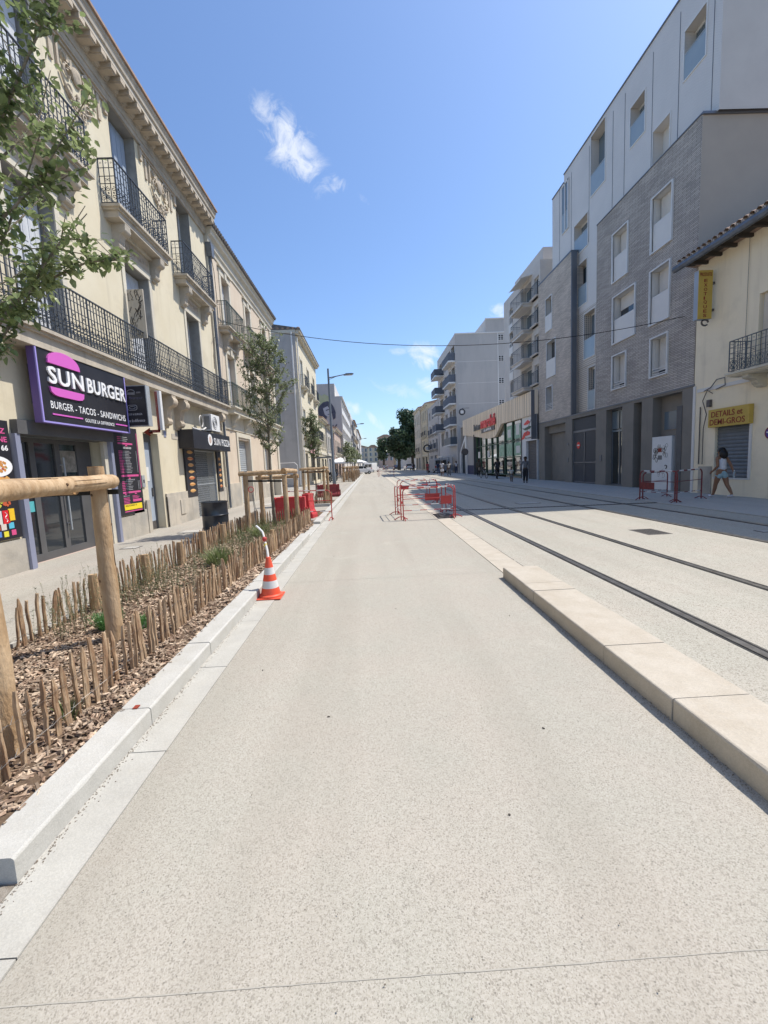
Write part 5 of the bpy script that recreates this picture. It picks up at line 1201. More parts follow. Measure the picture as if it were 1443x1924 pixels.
# ================================================================== generic terrace house
def house(label,x,sg,y0,y1,h,wallm,floors,cols_,ww=1.0,wh=1.7,trim=None,roofm=None,shut=None,bal=None,iron=None,shop=None,depth=9,sills=True,x_gable=None,par=.0,balfull=False,pane=None,dep=.22,name='terraced_house',group=None,ridge=1.2,zfirst=None,awn=None):
    """cols_: list of y centres; floors: list of sill heights"""
    t=thing(name,label,'building',(x,(y0+y1)/2,0),group); ops=[]
    for z in floors:
        for c in cols_: ops.append((c-ww/2,c+ww/2,z,z+wh))
    sh=shop or []
    mb=MB(); mb.wall(x,sg,y0,y1,0,h,ops+[s[:4] for s in sh],dep); shell(mb,x,sg,y0,y1,0,h,depth); mb.build('wall',wallm,t)
    for o in ops:
        window(t,x,sg,o,dep,K['white'],pane or K['glass'],'two')
    if trim:
        mb=MB(); X=lambda a,b:(min(a,b),max(a,b)); a0,b0=X(x,x+sg*.05)
        for ya,yb,za,zb in ops:
            mb.box(a0,b0,ya-.13,ya,za,zb);mb.box(a0,b0,yb,yb+.13,za,zb);mb.box(a0,b0,ya-.13,yb+.13,zb,zb+.16)
            a1,b1_=X(x,x+sg*.12); mb.box(a1,b1_,ya-.16,yb+.16,za-.1,za)
        a1,b1_=X(x,x+sg*.28); mb.box(a1,b1_,y0,y1,h-.3,h-.12); a1,b1_=X(x,x+sg*.42); mb.box(a1,b1_,y0,y1,h-.12,h+.02)
        a1,b1_=X(x,x+sg*.08); mb.box(a1,b1_,y0,y1,3.2,3.45)
        mb.build('stone_trim',trim,t)
    if roofm:
        mb=MB(); mb.prism([(.46,h),(.46,h+.1),(-depth*.5,h+ridge),(-depth,h+.05)],(x,y0-.1,0),UX*sg,UZ,(0,y1-y0+.2,0)); mb.build('roof',roofm,t)
    if shut:
        for k,(ya,yb,za,zb) in enumerate(ops):
            if k%3==0: shutter(t,x-sg*.12,sg,ya+.02,yb-.02,za+.02,zb-.03,shut,n=2)
            elif k%3==1: shutter(t,x-sg*.12,sg,ya+.02,(ya+yb)/2,za+.02,zb-.03,shut,n=2)
    if bal:
        for z in bal:
            if balfull: balcony(t,x,sg,y0+.4,y1-.4,z,.6,1.0,trim or wallm,iron,cons=tuple(cols_),style='plain',step=.2,th=.2,cons_h=.4)
            else:
                for c in cols_: balcony(t,x,sg,c-ww/2-.3,c+ww/2+.3,z,.42,1.0,trim or wallm,iron,cons=(c-ww/2,c+ww/2),style='plain',step=.14,th=.18,cons_h=.4)
    for s in sh:
        ya,yb,za,zb,kind=s
        if kind=='roller': roller(t,x-sg*.15,sg,ya,yb,za+.02,zb,K['galvd'],.1)
        elif kind=='glass': window(t,x,sg,(ya,yb,za,zb),.2,K['darkgray'],K['glass'],'two',name='shop_window')
        elif kind=='door':
            mb=MB(); a,b=min(x-sg*.2,x-sg*.15),max(x-sg*.2,x-sg*.15); mb.box(a,b,ya,yb,za,zb); mb.build('door',K['darkgray'],t)
    return t
# LEFT 3 across the side street
X3=-5.8
b3=house('three storey house with grey blank gable and cream street front, past the side street',X3,1,37.0,50.2,13.1,K['stoneA'],(4.6,8.9),(39.3,43.4,47.5),1.15,2.3,K['trim'],K['tiledark'],K['shutb'],(8.8,),K['iron'],[(38.6,40.2,0,3.0,'door'),(42,45,.3,3.0,'glass'),(46.2,49,.3,3.0,'glass')],depth=12)
mb=MB(); mb.wally(36.98,X3-12,X3+.02,0,13.1); mb.build('gable',K['grayrender'],b3)
mb=MB(); mb.box(X3-12,X3+.07,36.90,36.98,8.0,8.25); mb.box(X3-12,X3+.05,36.92,36.98,12.85,13.1); mb.box(X3-.3,X3+.08,36.9,36.98,0,8.0); mb.build('gable_band',K['trim'],b3)
mb=MB()
for k in range(30): mb.sphere((X3+.3-k*.42,36.95,13.22+ (0 if k<9 else 0)),.13,6,4,sc=(1.3,.6,.8))
mb.build('ridge_tiles',K['tile'],b3)
mb=MB(); mb.tube([(X3-.28,36.85,12.9),(X3-.28,36.85,.2)],.07,8); mb.tube([(X3+.1,37.3,12.6),(X3+.1,37.3,.2)],.06,8); mb.build('downpipe',K['offwhite'],b3,smooth='auto')
balcony(b3,X3,1,38.2,49,4.55,.6,1.0,K['trim'],K['iron'],cons=(39,43,47.5),style='plain',step=.16,th=.2)
mb=MB(); mb.box(X3,X3+.1,41.2,44.6,3.05,4.3); mb.build('pink_shop_board',mat('faded pink board',(.66,.28,.30),.7,(.7,.5,.48),8),b3)
t=tag(MB().lathe([(.45,-.02),(.45,.02),(0,.02)],(0,0,0),20).build('road_sign',K['castiron'],org=(-6.7,35.2,3.4)),'dark round sign seen from behind, in front of the grey blank gable','sign'); t.location=(-6.75,36.3,3.75); t.rotation_euler=(rad(90),0,.2)
t=thing('street_frame','thin pale tubular frame standing before the grey gable','frame',(-6.6,33,PZ)); mb=MB(); mb.tube([(-7.4,33.5,PZ),(-7.4,33.5,1.9),(-7.2,33.5,2.1),(-5.9,33.4,2.1),(-5.7,33.4,1.9),(-5.7,33.4,PZ)],.03,6); mb.tube([(-7.4,33.5,.9),(-5.7,33.4,.9)],.02,5); mb.build('tubes',K['offwhite'],t)
# low houses
house('low cream house with yellowish eave just past the three storey house',-5.75,1,50.3,56.8,7.4,K['stoneA'],(4.0,),(51.8,53.6,55.4),.9,1.8,K['trim'],K['tile'],K['shut'],None,None,[(51,53,.2,2.7,'glass'),(54,56,.2,2.7,'glass')])
house('low grey house with tiled roof between the yellow eaved house and the mural building',-5.6,1,56.9,66,7.1,K['grayrender'],(3.9,),(58.5,61,63.5),1.0,1.8,K['trim'],K['tile'],K['shutb'],None,None,[(58,61,.2,2.8,'roller'),(62,65,.2,2.8,'glass')])
house('small pinkish house nestled under the mural wall',-5.4,1,66.1,79.8,7.6,K['rose'],(3.9,),(68,71,74,77),1.0,1.9,K['trim'],K['tile'],K['shut'],(3.8,),K['iron'],[(68,71,.2,2.8,'glass'),(73,77,.2,2.8,'glass')])
# mural building
XM=-4.9; mg=thing('apartment_building','tall grey block whose blank gable carries a dark painted head','building',(XM,90,0))
ops=[]; bands=[]
for i,z in enumerate((4.2,7.0,9.8,12.4)):
    for k in range(9): ops.append((81.0+k*3.3,83.4+k*3.3,z,z+1.5))
mb=MB(); mb.wall(XM,1,80,111,0,14.5,ops,.25); shell(mb,XM,1,80,111,0,14.5,14); mb.box(XM-14,XM-1.1,80.05,110,14.5,16.8); mb.build('wall',K['whitewall'],mg)
mb=MB(); 
for o in ops: mb.nxt(); mb.box(XM-.24,XM-.2,*o[:4])
mb.build('window',K['glassb'],mg)
mb=MB(); 
for z in (5.8,8.6,11.4): mb.nxt(); mb.box(XM,XM+.06,80.2,111,z,z+1.1)
mb.nxt(); mb.box(XM,XM+.3,80,111,14.3,14.5); mb.build('panel_band',K['offwhite'],mg)
mb=MB(); mb.wally(79.98,XM-14,XM,0,14.5); mb.wally(80.03,XM-14,XM-1.1,14.5,16.8); mb.build('gable',K['concrete'],mg)
def gm(name,poly,m,y=79.95):
    mb=MB(); mb.prism(poly,(0,y,0),UX,UZ,(0,-.02,0)); return mb.build(name,m,mg)
mo=mat('mural green',(.40,.43,.24),.9,(.45,.45,.30),1); md=mat('mural dark',(.06,.065,.09),.9,(.1,.1,.13),2); ml=mat('mural pale',(.42,.42,.44),.9)
gm('mural_ground',[(-12,14.3),(-9.2,15.3),(-8.4,14.7),(-7.9,15.0),(-7.2,14.6),(-7,13.4),(-7.6,13.6),(-8.8,12.2),(-12,10.5)],mo)
gm('mural_head',[(-9.4,11.9),(-8.9,12.9),(-8.2,13.5),(-7.4,13.7),(-6.8,13.4),(-6.3,12.6),(-6.0,11.6),(-6.1,10.6),(-6.5,10.3),(-6.7,11.4),(-7.1,12.5),(-7.5,11.2),(-8,9.9),(-8.2,9.6),(-8.4,10.3),(-8.7,9.8),(-8.9,10.4),(-9.2,10.1),(-9.3,11)],md,79.93)
gm('mural_face',[(-8.3,12.4),(-7.4,12.8),(-7.05,12.2),(-6.95,11.4),(-7.2,10.9),(-7.6,10.9),(-8.0,11.3)],ml,79.91)
gm('mural_brow',[(-7.8,12.1),(-7.1,12.3),(-7.1,12.15),(-7.7,11.95)],md,79.89); gm('mural_mouth',[(-7.5,11.35),(-7.05,11.4),(-7.05,11.3),(-7.5,11.25)],md,79.89)
mb=MB(); 
for k in range(6):
    c=-9.4+k*.65; mb.tube([(c+.25*math.cos(a+k),79.93,8.6+.35*math.sin(a*1.0)+.1*k%2) for a in [i*.6 for i in range(9)]],.05,4)
mb.build('mural_scribble',md,mg)
# more left side blocks
house('white block with rounded balconies, beyond the mural building',-4.7,1,111.2,127,15.2,K['whitewall'],(3.9,6.8,9.7,12.6),(113,116,119,122,125),1.4,1.7,None,None,None,(3.7,6.6,9.5,12.4),K['canvas'],None,balfull=True)
house('beige block with balconies, second beyond the mural building',-4.5,1,127.2,150,15.0,K['beige'],(3.9,6.8,9.7,12.4),(130,135,140,145),1.4,1.7,None,K['tile'],None,(6.6,9.5),K['iron'],None,balfull=True)
house('pale far block at the end of the left row',-4.2,1,150.2,205,14.2,K['whitewall'],(4,7,10),(155,162,169,176,183,190,197),1.5,1.7,None,K['tile'],None,None,None,None)
# end of street
for i,(x0,x1,yy,h,m,rf,lb) in enumerate(((-14,-1.5,262,13.0,K['beige'],K['tile'],'low far house with reddish roof closing the street on the left'),(-1.4,4.6,255,12.2,K['stoneA'],K['tile'],'far cream house closing the street, left of the square tower house'),(4.7,13.5,250,17.6,K['rose'],K['tile'],'taller far square house with pinkish roof closing the street'),(13.6,26,252,12,K['sand'],K['tile'],'far yellowish house closing the street, beside the dark trees'))):
    t=thing('town_house',lb,'building',((x0+x1)/2,yy,0)); mb=MB(); mb.box(x0,x1,yy,yy+10,0,h); mb.build('wall',m,t)
    mb=MB(); mb.prism([(x0-.4,h),(x1+.4,h),((x0+x1)/2+1,h+1.6),((x0+x1)/2-1,h+1.6)],(0,yy-.4,0),UX,UZ,(0,10.8,0)); mb.build('roof',rf,t)
    for z in (4.2,7.3,10.2,13.2):
        if z+1.9>h: continue
        n=int((x1-x0)/2.4)
        for k in range(n):
            c=x0+(k+.5)*(x1-x0)/n; mb=MB(); mb.box(c-.5,c+.5,yy-.06,yy-.01,z,z+1.9); wd=mb.build('window',K['glassb'],t)
            mb=MB(); mb.box(c+.5,c+.95,yy-.12,yy-.06,z,z+1.9); mb.build('shutter',K['shut'],wd)
# ================================================================== RIGHT 0 : cream low house
W=12.3
r0=thing('shop_house','low cream house with tiled eave, iron balcony and grey roller shutter on the right','building',(12.3,10,0))
ops=[(12.15,13.5,4.05,6.35),(13.58,15.02,.62,2.42),(6,8,4.05,6.35),(5.5,8.5,.6,2.6)]
mb=MB(); mb.wall(W,-1,-6,16.08,0,8.45,ops,.22); shell(mb,W,-1,-6,16.08,0,8.45,9); mb.build('wall',K['cream'],r0)
mb=MB(); mb.box(W-.03,W,15.98,16.1,0,4.0); mb.box(W-.035,W,-6,15.9,3.74,3.86); mb.build('white_strip',K['offwhite'],r0)
mb=MB(); mb.box(W-.04,W,15.1,15.7,.0,1.02); mb.build('low_patch',K['plinth'],r0)
roller(r0,W+.10,-1,13.60,15.0,.64,2.40,K['galvd'],.125)
mb=MB(); mb.box(W-.04,W+.1,13.52,13.6,.6,2.42); mb.box(W-.02,W+.1,13.55,15.05,.58,.63); mb.build('shutter_frame',K['offwhite'],r0)
window(r0,W,-1,ops[0],.2,K['offwhite'],K['glass'],'two'); shutter(r0,W+.12,-1,12.2,13.4,4.1,6.3,K['beige'],n=3)
bl=balcony(r0,W,-1,11.2,13.75,4.02,.72,.98,K['trim'],K['irong2'],cons=(13.2,11.6),style='ornate',step=.16,th=.14,cons_h=.4)
mb=MB(); 
mb.prism([(.62,8.36),(.62,8.44),(-4.5,10.1),(-9,8.5),(-9,8.3),(0,8.28)],(W,-6,0),-UX,UZ,(0,22.2,0)); rf=mb.build('roof',K['tile'],r0)
mb=MB(); pm=MB(); y=-6
while y<16.3:
    mb.tube([(W-.72,y,8.45),(W+4.3,y,10.14)],.10,8,caps=False); pm.tube([(W-.70,y+.115,8.455),(W+4.3,y+.115,10.13)],.055,6); y+=.23
mb.build('cover_tiles',K['tile'],rf); pm.build('tile_ends',K['tilepale'],rf)
mb=MB(); mb.prism([(.70,8.18),(.76,8.20),(.80,8.28),(.78,8.38),(.60,8.38),(.60,8.22)],(W,-6,0),-UX,UZ,(0,22.35,0)); mb.build('gutter',K['zinc'],r0)
mb=MB(); y=-6
while y<16: mb.box(W-.58,W,y,y+.08,8.18,8.30); y+=.6
mb.box(W-.6,W,-6,16.08,8.30,8.34); mb.build('eave_boards',K['bark2'],r0)
mb=MB(); mb.tube([(W-.04,13.9,8.2),(W-.04,13.9,4.9)],.008,4); mb.tube([(W-.04,15.55,3.75),(W-.08,15.2,3.82),(W-.08,14.95,4.05),(W-.08,14.6,4.05),(W-.06,14.6,3.8),(W-.05,15.0,3.72)],.016,5); mb.tube([(W-.06,15.5,1.1),(W-.06,15.5,2.4),(W-.08,15.35,2.9),(W-.08,15.55,3.4),(W-.08,15.35,3.75),(W-.08,15.1,3.6)],.016,5); mb.tube([(W-.04,15.7,1.1),(W-.04,15.7,3.2)],.02,5); mb.build('loose_cable',K['castiron'],r0)
mb=MB(); mb.box(W-.1,W,15.2,15.35,3.15,3.4); mb.nxt(); mb.box(W-.08,W,14.85,14.95,2.75,2.95); mb.build('junction_box',K['castiron'],r0)
t=thing('yellow_sign','wide ochre sign over the grey roller shutter with dark red lettering','sign',(12.2,14.4,2.7))
mb=MB(); mb.box(W-.16,W-.01,13.5,15.16,2.40,3.02); mb.build('panel',K['yellowsign'],t)
text('DETAILS et',t,(W-.162,15.02,2.74),-UY,UZ,1.28,.20,K['redtext'],depth=.006,bold=.012); text('DEMI-GROS',t,(W-.162,15.08,2.47),-UY,UZ,1.44,.20,K['redtext'],depth=.006,bold=.012)
t=thing('vertical_sign','tall narrow ochre sign hung out from the house corner, letters stacked downwards','sign',(11.95,15.3,7))
mb=MB(); mb.box(11.66,12.16,15.22,15.42,6.18,7.80); mb.build('box',K['shutb'],t)
mb=MB(); mb.box(11.66,12.16,15.205,15.22,6.18,7.80); mb.build('face',K['yellowsign'],t)
for k,ch in enumerate('EXOTIQUES'): text(ch,t,(11.85,15.203,7.40-k*.145),UX,UZ,.05 if ch=='I' else .12,.105 if ch!='Q' else .12,K['redtext'],depth=.004,bold=.02)
text('PRODUITS',t,(11.70,15.203,7.60),UX,UZ,.42,.12,K['redtext'],depth=.004,bold=.01)
mb=MB(); mb.bar((12.16,15.32,7.4),(12.3,15.32,7.4),.08); mb.nxt(); mb.bar((12.16,15.32,6.5),(12.3,15.32,6.5),.08); mb.nxt(); mb.tube([(12.0+.12*math.cos(a),15.3,6.08+.1*math.sin(a)) for a in [i*.5 for i in range(12)]],.03,5); mb.build('bracket',K['castiron'],t)
t=thing('no_parking_sign','small round violet and red no parking sign on the cream wall at the right edge','sign',(12.24,12.85,2.03))
def disc(parent,x,y,z,r,nrm,m,th=.01,name='disc',n=24):
    mb=MB(); u=UY if nrm=='x' else UX; d=(-th,0,0) if nrm=='x' else (0,-th,0)
    mb.prism([(r*math.cos(a),r*math.sin(a)) for a in [2*math.pi*i/n for i in range(n)]],(x,y,z),u,UZ,d); return mb.build(name,m,parent)
disc(t,W-.02,12.86,2.05,.19,'x',K['redtext'],.02,'rim'); disc(t,W-.04,12.86,2.05,.155,'x',mat('sign violet',(.10,.06,.25),.5),.004,'field'); mb=MB(); mb.obox((W-.047,12.86,2.05),(.002,0,0),(0,.12,.03),(0,-.006,.02)); mb.build('bar',K['offwhite'],t)
# ================================================================== RIGHT 1 : grey brick and aluminium block
r1=thing('apartment_building','modern block with dark grey base, long grey bricks and perforated aluminium upper storeys','building',(12.3,23,0))
XS=12.75; dk=K['base']
base_ops=[(26.8,30.0,0,3.75),(23.15,25.9,0,3.85),(20.7,22.12,.05,3.9),(19.2,19.8,0,3.92),(16.7,18.45,0,3.95)]
mb=MB(); mb.wall(W,-1,16.1,31,0,4.1,base_ops,.55); mb.quad((W,16.1,0),(W+14,16.1,0),(W+14,16.1,4.1),(W,16.1,4.1)); mb.build('base_wall',dk,r1)
mb=MB()
b_ops=[(17.6,18.62,4.85,6.42),(20.45,21.55,4.85,6.42),(17.57,18.74,7.05,9.2),(19.82,21.56,7.05,9.2),(17.54,18.74,9.97,12.1),(20.45,21.65,9.97,12.15)]
mb.wall(W,-1,16.12,23.2,4.1,13.42,b_ops,.42,0,1)
mb.quad((W,23.2,4.1),(XS,23.2,4.1),(XS,23.2,13.42),(W,23.2,13.42),0)
mb.build('brick_wall',[K['brick'],K['offwhite']],r1)
mb=MB(); mb.quad((W,16.12,4.1),(W+14,16.12,4.1),(W+14,16.12,13.42),(W,16.12,13.42)); mb.build('side_wall',K['sidegray'],r1)
mb=MB(); mb.box(W-.03,W+14,16.05,16.12,13.38,13.46); mb.nxt(); mb.box(W-.03,W+.5,16.12,23.2,13.42,13.46); mb.nxt(); mb.box(W-.03,W,16.05,31,4.03,4.1); mb.build('edge_flashing',K['frame'],r1)
for i,o in enumerate(b_ops):
    ya,yb,za,zb=o; mb=MB(); e=.055
    for a,b,c,d in ((ya-e,yb+e,zb,zb+e),(ya-e,yb+e,za-e,za),(ya-e,ya,za,zb),(yb,yb+e,za,zb)): mb.box(W-.07,W+.03,a,b,c,d)
    wn=mb.build('window',K['white'],r1)
    xi=W+.34
    if zb-za>1.8:
        zm=za+(zb-za)*.52
        s=MB(); s.box(W+.03,W+.06,ya,yb-.32 if 0 else yb,za,zm); s.build('lower_panel',K['offwhite'],wn)
        roller(wn,xi,-1,ya+.05,yb-.05,zm if i!=3 else zm+.42,zb,K['offwhite'],.06,'roller_blind')
        if i==3: s=MB(); s.box(xi,xi+.03,ya+.05,yb-.05,zm,zm+.42); s.build('pane',K['glass'],wn)
    else:
        roller(wn,xi,-1,ya+.05,yb-.05,za+.25,zb,K['offwhite'],.06,'roller_blind')
        s=MB()
        for k in range(3): s.bar((W+.05,ya,za+.08+k*.11),(W+.05,yb,za+.08+k*.11),.03)
        s.build('guard_bars',K['offwhite'],wn); s=MB(); s.box(xi,xi+.03,ya+.02,yb-.02,za,za+.25); s.build('pane',K['glass'],wn)
# aluminium part
s_ops=[(16.66,17.73,15.75,17.45),(20.1,21.15,15.70,17.38),(23.3,24.72,15.68,18.67),(27.35,28.2,15.52,18.28),(25.02,26.6,13.38,15.1),(25.08,26.5,10.35,12.7)]
mb=MB(); mb.wall(XS,-1,15.95,28.0,13.42,18.85,[o for o in s_ops if o[2]>13 and not o[0]>27]+[(18.45,19.5,13.6,15.2)],.45)
mb.wall(XS,-1,28.0,29.7,13.42,18.4,[],.4)
mb.wall(XS,-1,23.2,26.6,9.95,13.42,[s_ops[5]],.5)
mb.build('aluminium_wall',K['silver'],r1)
# the opening straddling the 28.0 seam
mb=MB(); mb.box(XS-.01,XS+.0,27.35,28.2,15.52,18.28); mb.build('loggia_recess',K['frame'],r1)
mb=MB(); mb.wall(XS,-1,23.2,26.6,6.75,9.95,[(24.15,25.35,7.2,9.7)],.6); mb.build('pierced_screen',K['perf'],r1)
mb=MB(); mb.wall(XS+.02,-1,23.2,26.1,4.1,6.75,[(24.1,24.85,4.25,6.6)],.3); mb.build('corrugated_screen',K['perf'],r1)
mb=MB(); mb.quad((XS,15.95,13.42),(W+14,15.95,13.42),(W+14,15.95,18.9),(XS,15.95,18.9)); mb.build('upper_side_wall',K['silverside'],r1)
mb=MB(); mb.quad((XS,15.95,18.85),(W+14,15.95,18.85),(W+14,29.7,18.4),(XS,29.7,18.4)); mb.quad((W+14,16,0),(W+14,31,0),(W+14,31,18.4),(W+14,16,18.85)); mb.quad((XS,29.7,13.4),(W+14,29.7,13.4),(W+14,29.7,18.4),(XS,29.7,18.4)); mb.build('roof',K['silverside'],r1)
mb=MB(); mb.box(XS-.04,XS+.12,15.9,28.0,18.85,18.92); mb.box(XS-.04,XS+.12,28.0,29.7,18.4,18.46)
for y in (16.3,18.0,19.6,21.6,22.6,24.9,27.0,28.6): mb.box(XS-.012,XS,y,y+.02,13.45,18.4)
for y in (23.9,26.0): mb.box(XS-.012,XS,y,y+.02,10,13.4)
mb.build('seams',K['frame'],r1)
def loggia(o,bal=True,x=XS,dd=.45,closed=False):
    ya,yb,za,zb=o; mb=MB(); e=.04
    for a,b,c,d in ((ya-e,yb+e,zb,zb+e),(ya-e,yb+e,za-e,za),(ya-e,ya,za,zb),(yb,yb+e,za,zb)): mb.box(x-.03,x+.01,a,b,c,d)
    wn=mb.build('loggia',K['white'],r1)
    s=MB(); s.box(x+dd-.02,x+dd,ya,yb,za,zb); s.build('pane' if not closed else 'blind',K['offwhite'] if closed else K['glassb'],wn)
    if not closed:
        s=MB(); yy=(ya+yb)/2; s.box(x+dd-.06,x+dd-.02,yy-.04,yy+.04,za,zb); s.box(x+dd-.06,x+dd-.02,ya,ya+.06,za,zb); s.box(x+dd-.06,x+dd-.02,ya,yb,zb-.08,zb); s.build('inner_frame',K['white'],wn)
    if bal:
        hb=min(1.05,(zb-za)*.52); s=MB(); s.box(x-.015,x+.0,ya,yb,za,za+hb); s.build('glass_balustrade',K['frost'],wn); s=MB(); s.bar((x-.01,ya,za+hb),(x-.01,yb,za+hb),.035); s.build('handrail',K['galv'],wn)
for o in s_ops[:3]+s_ops[4:]: loggia(o)
loggia(s_ops[3],x=XS-.02,dd=.01)
loggia((18.45,19.5,13.6,15.2),False,closed=True)
loggia((24.15,25.35,7.2,9.7)); loggia((24.1,24.85,4.25,6.6),dd=.3)
# second brick block
b2o=[(28.74,29.68,10.05,12.12),(28.2,29.52,7.0,9.27),(28.7,29.64,4.82,6.36)]
mb=MB(); mb.wall(W,-1,26.1,31,4.1,13.5,b2o,.35,0,1); mb.quad((W,26.1,4.1),(XS+.3,26.1,4.1),(XS+.3,26.1,13.5),(W,26.1,13.5),0); mb.quad((W,31,4.1),(W+12,31,4.1),(W+12,31,13.5),(W,31,13.5),0); mb.build('pale_brick_wall',[K['brick2'],K['offwhite']],r1)
mb=MB(); mb.box(W-.02,W+.45,26.05,31,13.5,13.6); mb.nxt(); mb.box(W+.02,W+.32,26.0,26.1,4.1,13.5); mb.build('edge_profile',K['frame'],r1)
for i,o in enumerate(b2o):
    ya,yb,za,zb=o; mb=MB(); e=.05
    for a,b,c,d in ((ya-e,yb+e,zb,zb+e),(ya-e,yb+e,za-e,za),(ya-e,ya,za,zb),(yb,yb+e,za,zb)): mb.box(W-.05,W+.03,a,b,c,d)
    wn=mb.build('window',K['white'],r1); s=MB(); s.box(W+.32,W+.34,ya,yb,za,zb); s.build('pane',K['glass'],wn)
    if i<2: s=MB(); s.box(W-.04,W-.02,ya,yb,za,za+(zb-za)*.48); s.build('lower_panel',K['offwhite'],wn)
    else:
        s=MB()
        for k in range(4): s.bar((W+.0,ya,za+.08+k*.11),(W+.0,yb,za+.08+k*.11),.03)
        s.build('guard_bars',K['offwhite'],wn)
# base details
mb=MB(); mb.box(W+.5,W+.54,26.8,30.0,0,3.75); mb.box(W+.3,W+.5,26.8,30.0,3.25,3.75); g=mb.build('garage_door',K['base'],r1)
mb=MB()
for k in range(27): y=23.2+k*.1; mb.box(W+.1,W+.14,y,y+.035,.08,3.8)
mb.box(W+.08,W+.16,23.15,25.9,.05,.13);mb.box(W+.08,W+.16,23.15,25.9,3.0,3.12);mb.box(W+.08,W+.16,24.5,24.6,.08,3.0);mb.box(W+.08,W+.16,23.15,23.22,.08,3.0);mb.box(W+.08,W+.16,25.83,25.9,.08,3.0);mb.box(W+.08,W+.16,23.15,25.9,1.2,1.27)
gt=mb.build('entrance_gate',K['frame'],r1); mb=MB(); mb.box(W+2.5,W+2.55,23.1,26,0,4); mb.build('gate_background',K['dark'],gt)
disc(gt,W+.09,25.25,2.25,.2,'x',K['signred'],.01,'no_entry_disc'); mb=MB(); mb.box(W+.07,W+.078,25.11,25.39,2.215,2.285); mb.build('no_entry_bar',K['signwhite'],gt)
window(r1,W,-1,(20.7,22.12,.05,3.9),.35,K['frame'],K['mirror'],'two',name='glass_door')
mb=MB(); mb.box(W+.28,W+.35,20.76,22.06,2.75,2.85); mb.box(W+.30,W+.33,20.76,22.06,2.9,3.8); mb.build('fanlight',K['glassb'],r1)
mb=MB(); mb.box(W+.5,W+.54,19.2,19.8,0,2.4); mb.build('service_door',K['darkgray'],r1)
mb=MB(); mb.box(W+.4,W+.54,16.7,18.45,2.25,3.95); mb.box(W+.4,W+.54,16.7,17.1,0,2.25); mb.build('niche_panel',K['base'],r1)
mb=MB(); mb.box(W+.36,W+.4,17.1,18.2,2.55,3.3); mb.build('niche_window',K['glassb'],r1)
mb=MB(); mb.box(W-.02,W+.5,16.66,16.95,.0,3.4); mb.build('dark_pier',K['darkgray'],r1)
mb=MB(); mb.box(W-.02,W+.3,17.18,18.40,.03,2.27); wdr=mb.build('white_door',K['white'],r1)
mb=MB()
def scrib(mb,x,yc,zc,ry,rz,n,r=.006,steps=9):
    for k in range(n):
        y=yc+R.uniform(-ry,ry); z=zc+R.uniform(-rz,rz); pts=[]; a0=R.uniform(0,6)
        for q in range(steps): pts.append((x,y+.10*math.cos(a0+q*.75)*R.uniform(.5,1)+q*.004,z+.12*math.sin(a0+q*.75)*R.uniform(.5,1)))
        mb.tube(pts,r,3,caps=False)
scrib(mb,W-.022,17.75,1.78,.3,.12,9); scrib(mb,W-.022,18.15,1.5,.10,.22,7,.012); scrib(mb,W-.022,17.55,1.55,.1,.15,5); scrib(mb,W-.022,17.7,.7,.25,.1,4,.004)
mb.build('graffiti',K['bark2'],wdr)
mb=MB(); mb.box(W-.026,W-.02,17.78,18.0,1.62,1.78); mb.build('red_sticker',K['redtext'],wdr); mb=MB(); mb.box(W-.026,W-.02,17.75,18.0,1.3,1.48); mb.build('grey_notice',K['frame'],wdr)
mb=MB(); mb.tube([(W-.03,17.5+.07*math.cos(a),1.0+.07*math.sin(a)) for a in [i*.5+.7 for i in range(9)]],.018,5); mb.build('handle',K['black'],wdr)
mb=MB(); mb.box(W-.03,W,26.35,26.5,1.25,1.55); mb.nxt(); mb.box(W-.03,W,26.35,26.5,2.3,2.45); mb.nxt(); mb.box(W-.03,W,22.5,22.7,1.3,1.6); mb.build('intercom',K['frame'],r1)
# ================================================================== RIGHT 2 : white block with balconies
X2=12.45; r2=thing('apartment_building','white six storey block with awnings and thin railings, rising behind the supermarket','building',(X2,35,0))
zz=(7.2,9.35,11.5,13.5)
ops=[]
for z in (6.95,9.05,11.1,13.0): ops+= [(36.9,37.7,z,z+1.25),(31.25,32.15,z+.05,z+1.45),(32.7,34.9,z+.1,z+1.6)]
mb=MB(); mb.wall(X2,-1,31.02,39.2,0,15.35,ops,.5); shell(mb,X2,-1,31.02,39.2,0,15.35,10); mb.box(X2+.6,X2+9,32,38,15.35,16.6); mb.build('wall',K['whitewall'],r2)
for k,o in enumerate(ops):
    if k%3==2: window(r2,X2,-1,o,.48,K['white'],K['glassb'],'two')
    else: window(r2,X2,-1,o,.2,K['white'],K['glass'],'two'); 
    if k%3==0: mb=MB(); mb.box(X2-.05,X2,o[0]-.08,o[1]+.08,o[2]-.7,o[2]-.02); mb.build('spandrel',K['offwhite'],r2)
for z in (6.95,9.05,11.1,13.0):
    balcony(r2,X2,-1,32.45,35.2,z,.75,.95,K['whitewall'],K['canvas'] if z<7 else K['irong2'],style='plain',step=.22,th=.26)
    balcony(r2,X2,-1,31.1,32.3,z+.05,.25,.85,K['whitewall'],K['irong2'],style='plain',step=.2,th=.1)
    mb=MB(); mb.prism([(0,0),(.9,-.28),(.9,-.36),(.86,-.28),(0,-.04)],(X2,32.5,z+2.0),-UX,UZ,(0,2.6,0)); mb.build('awning',K['offwhite'],r2)
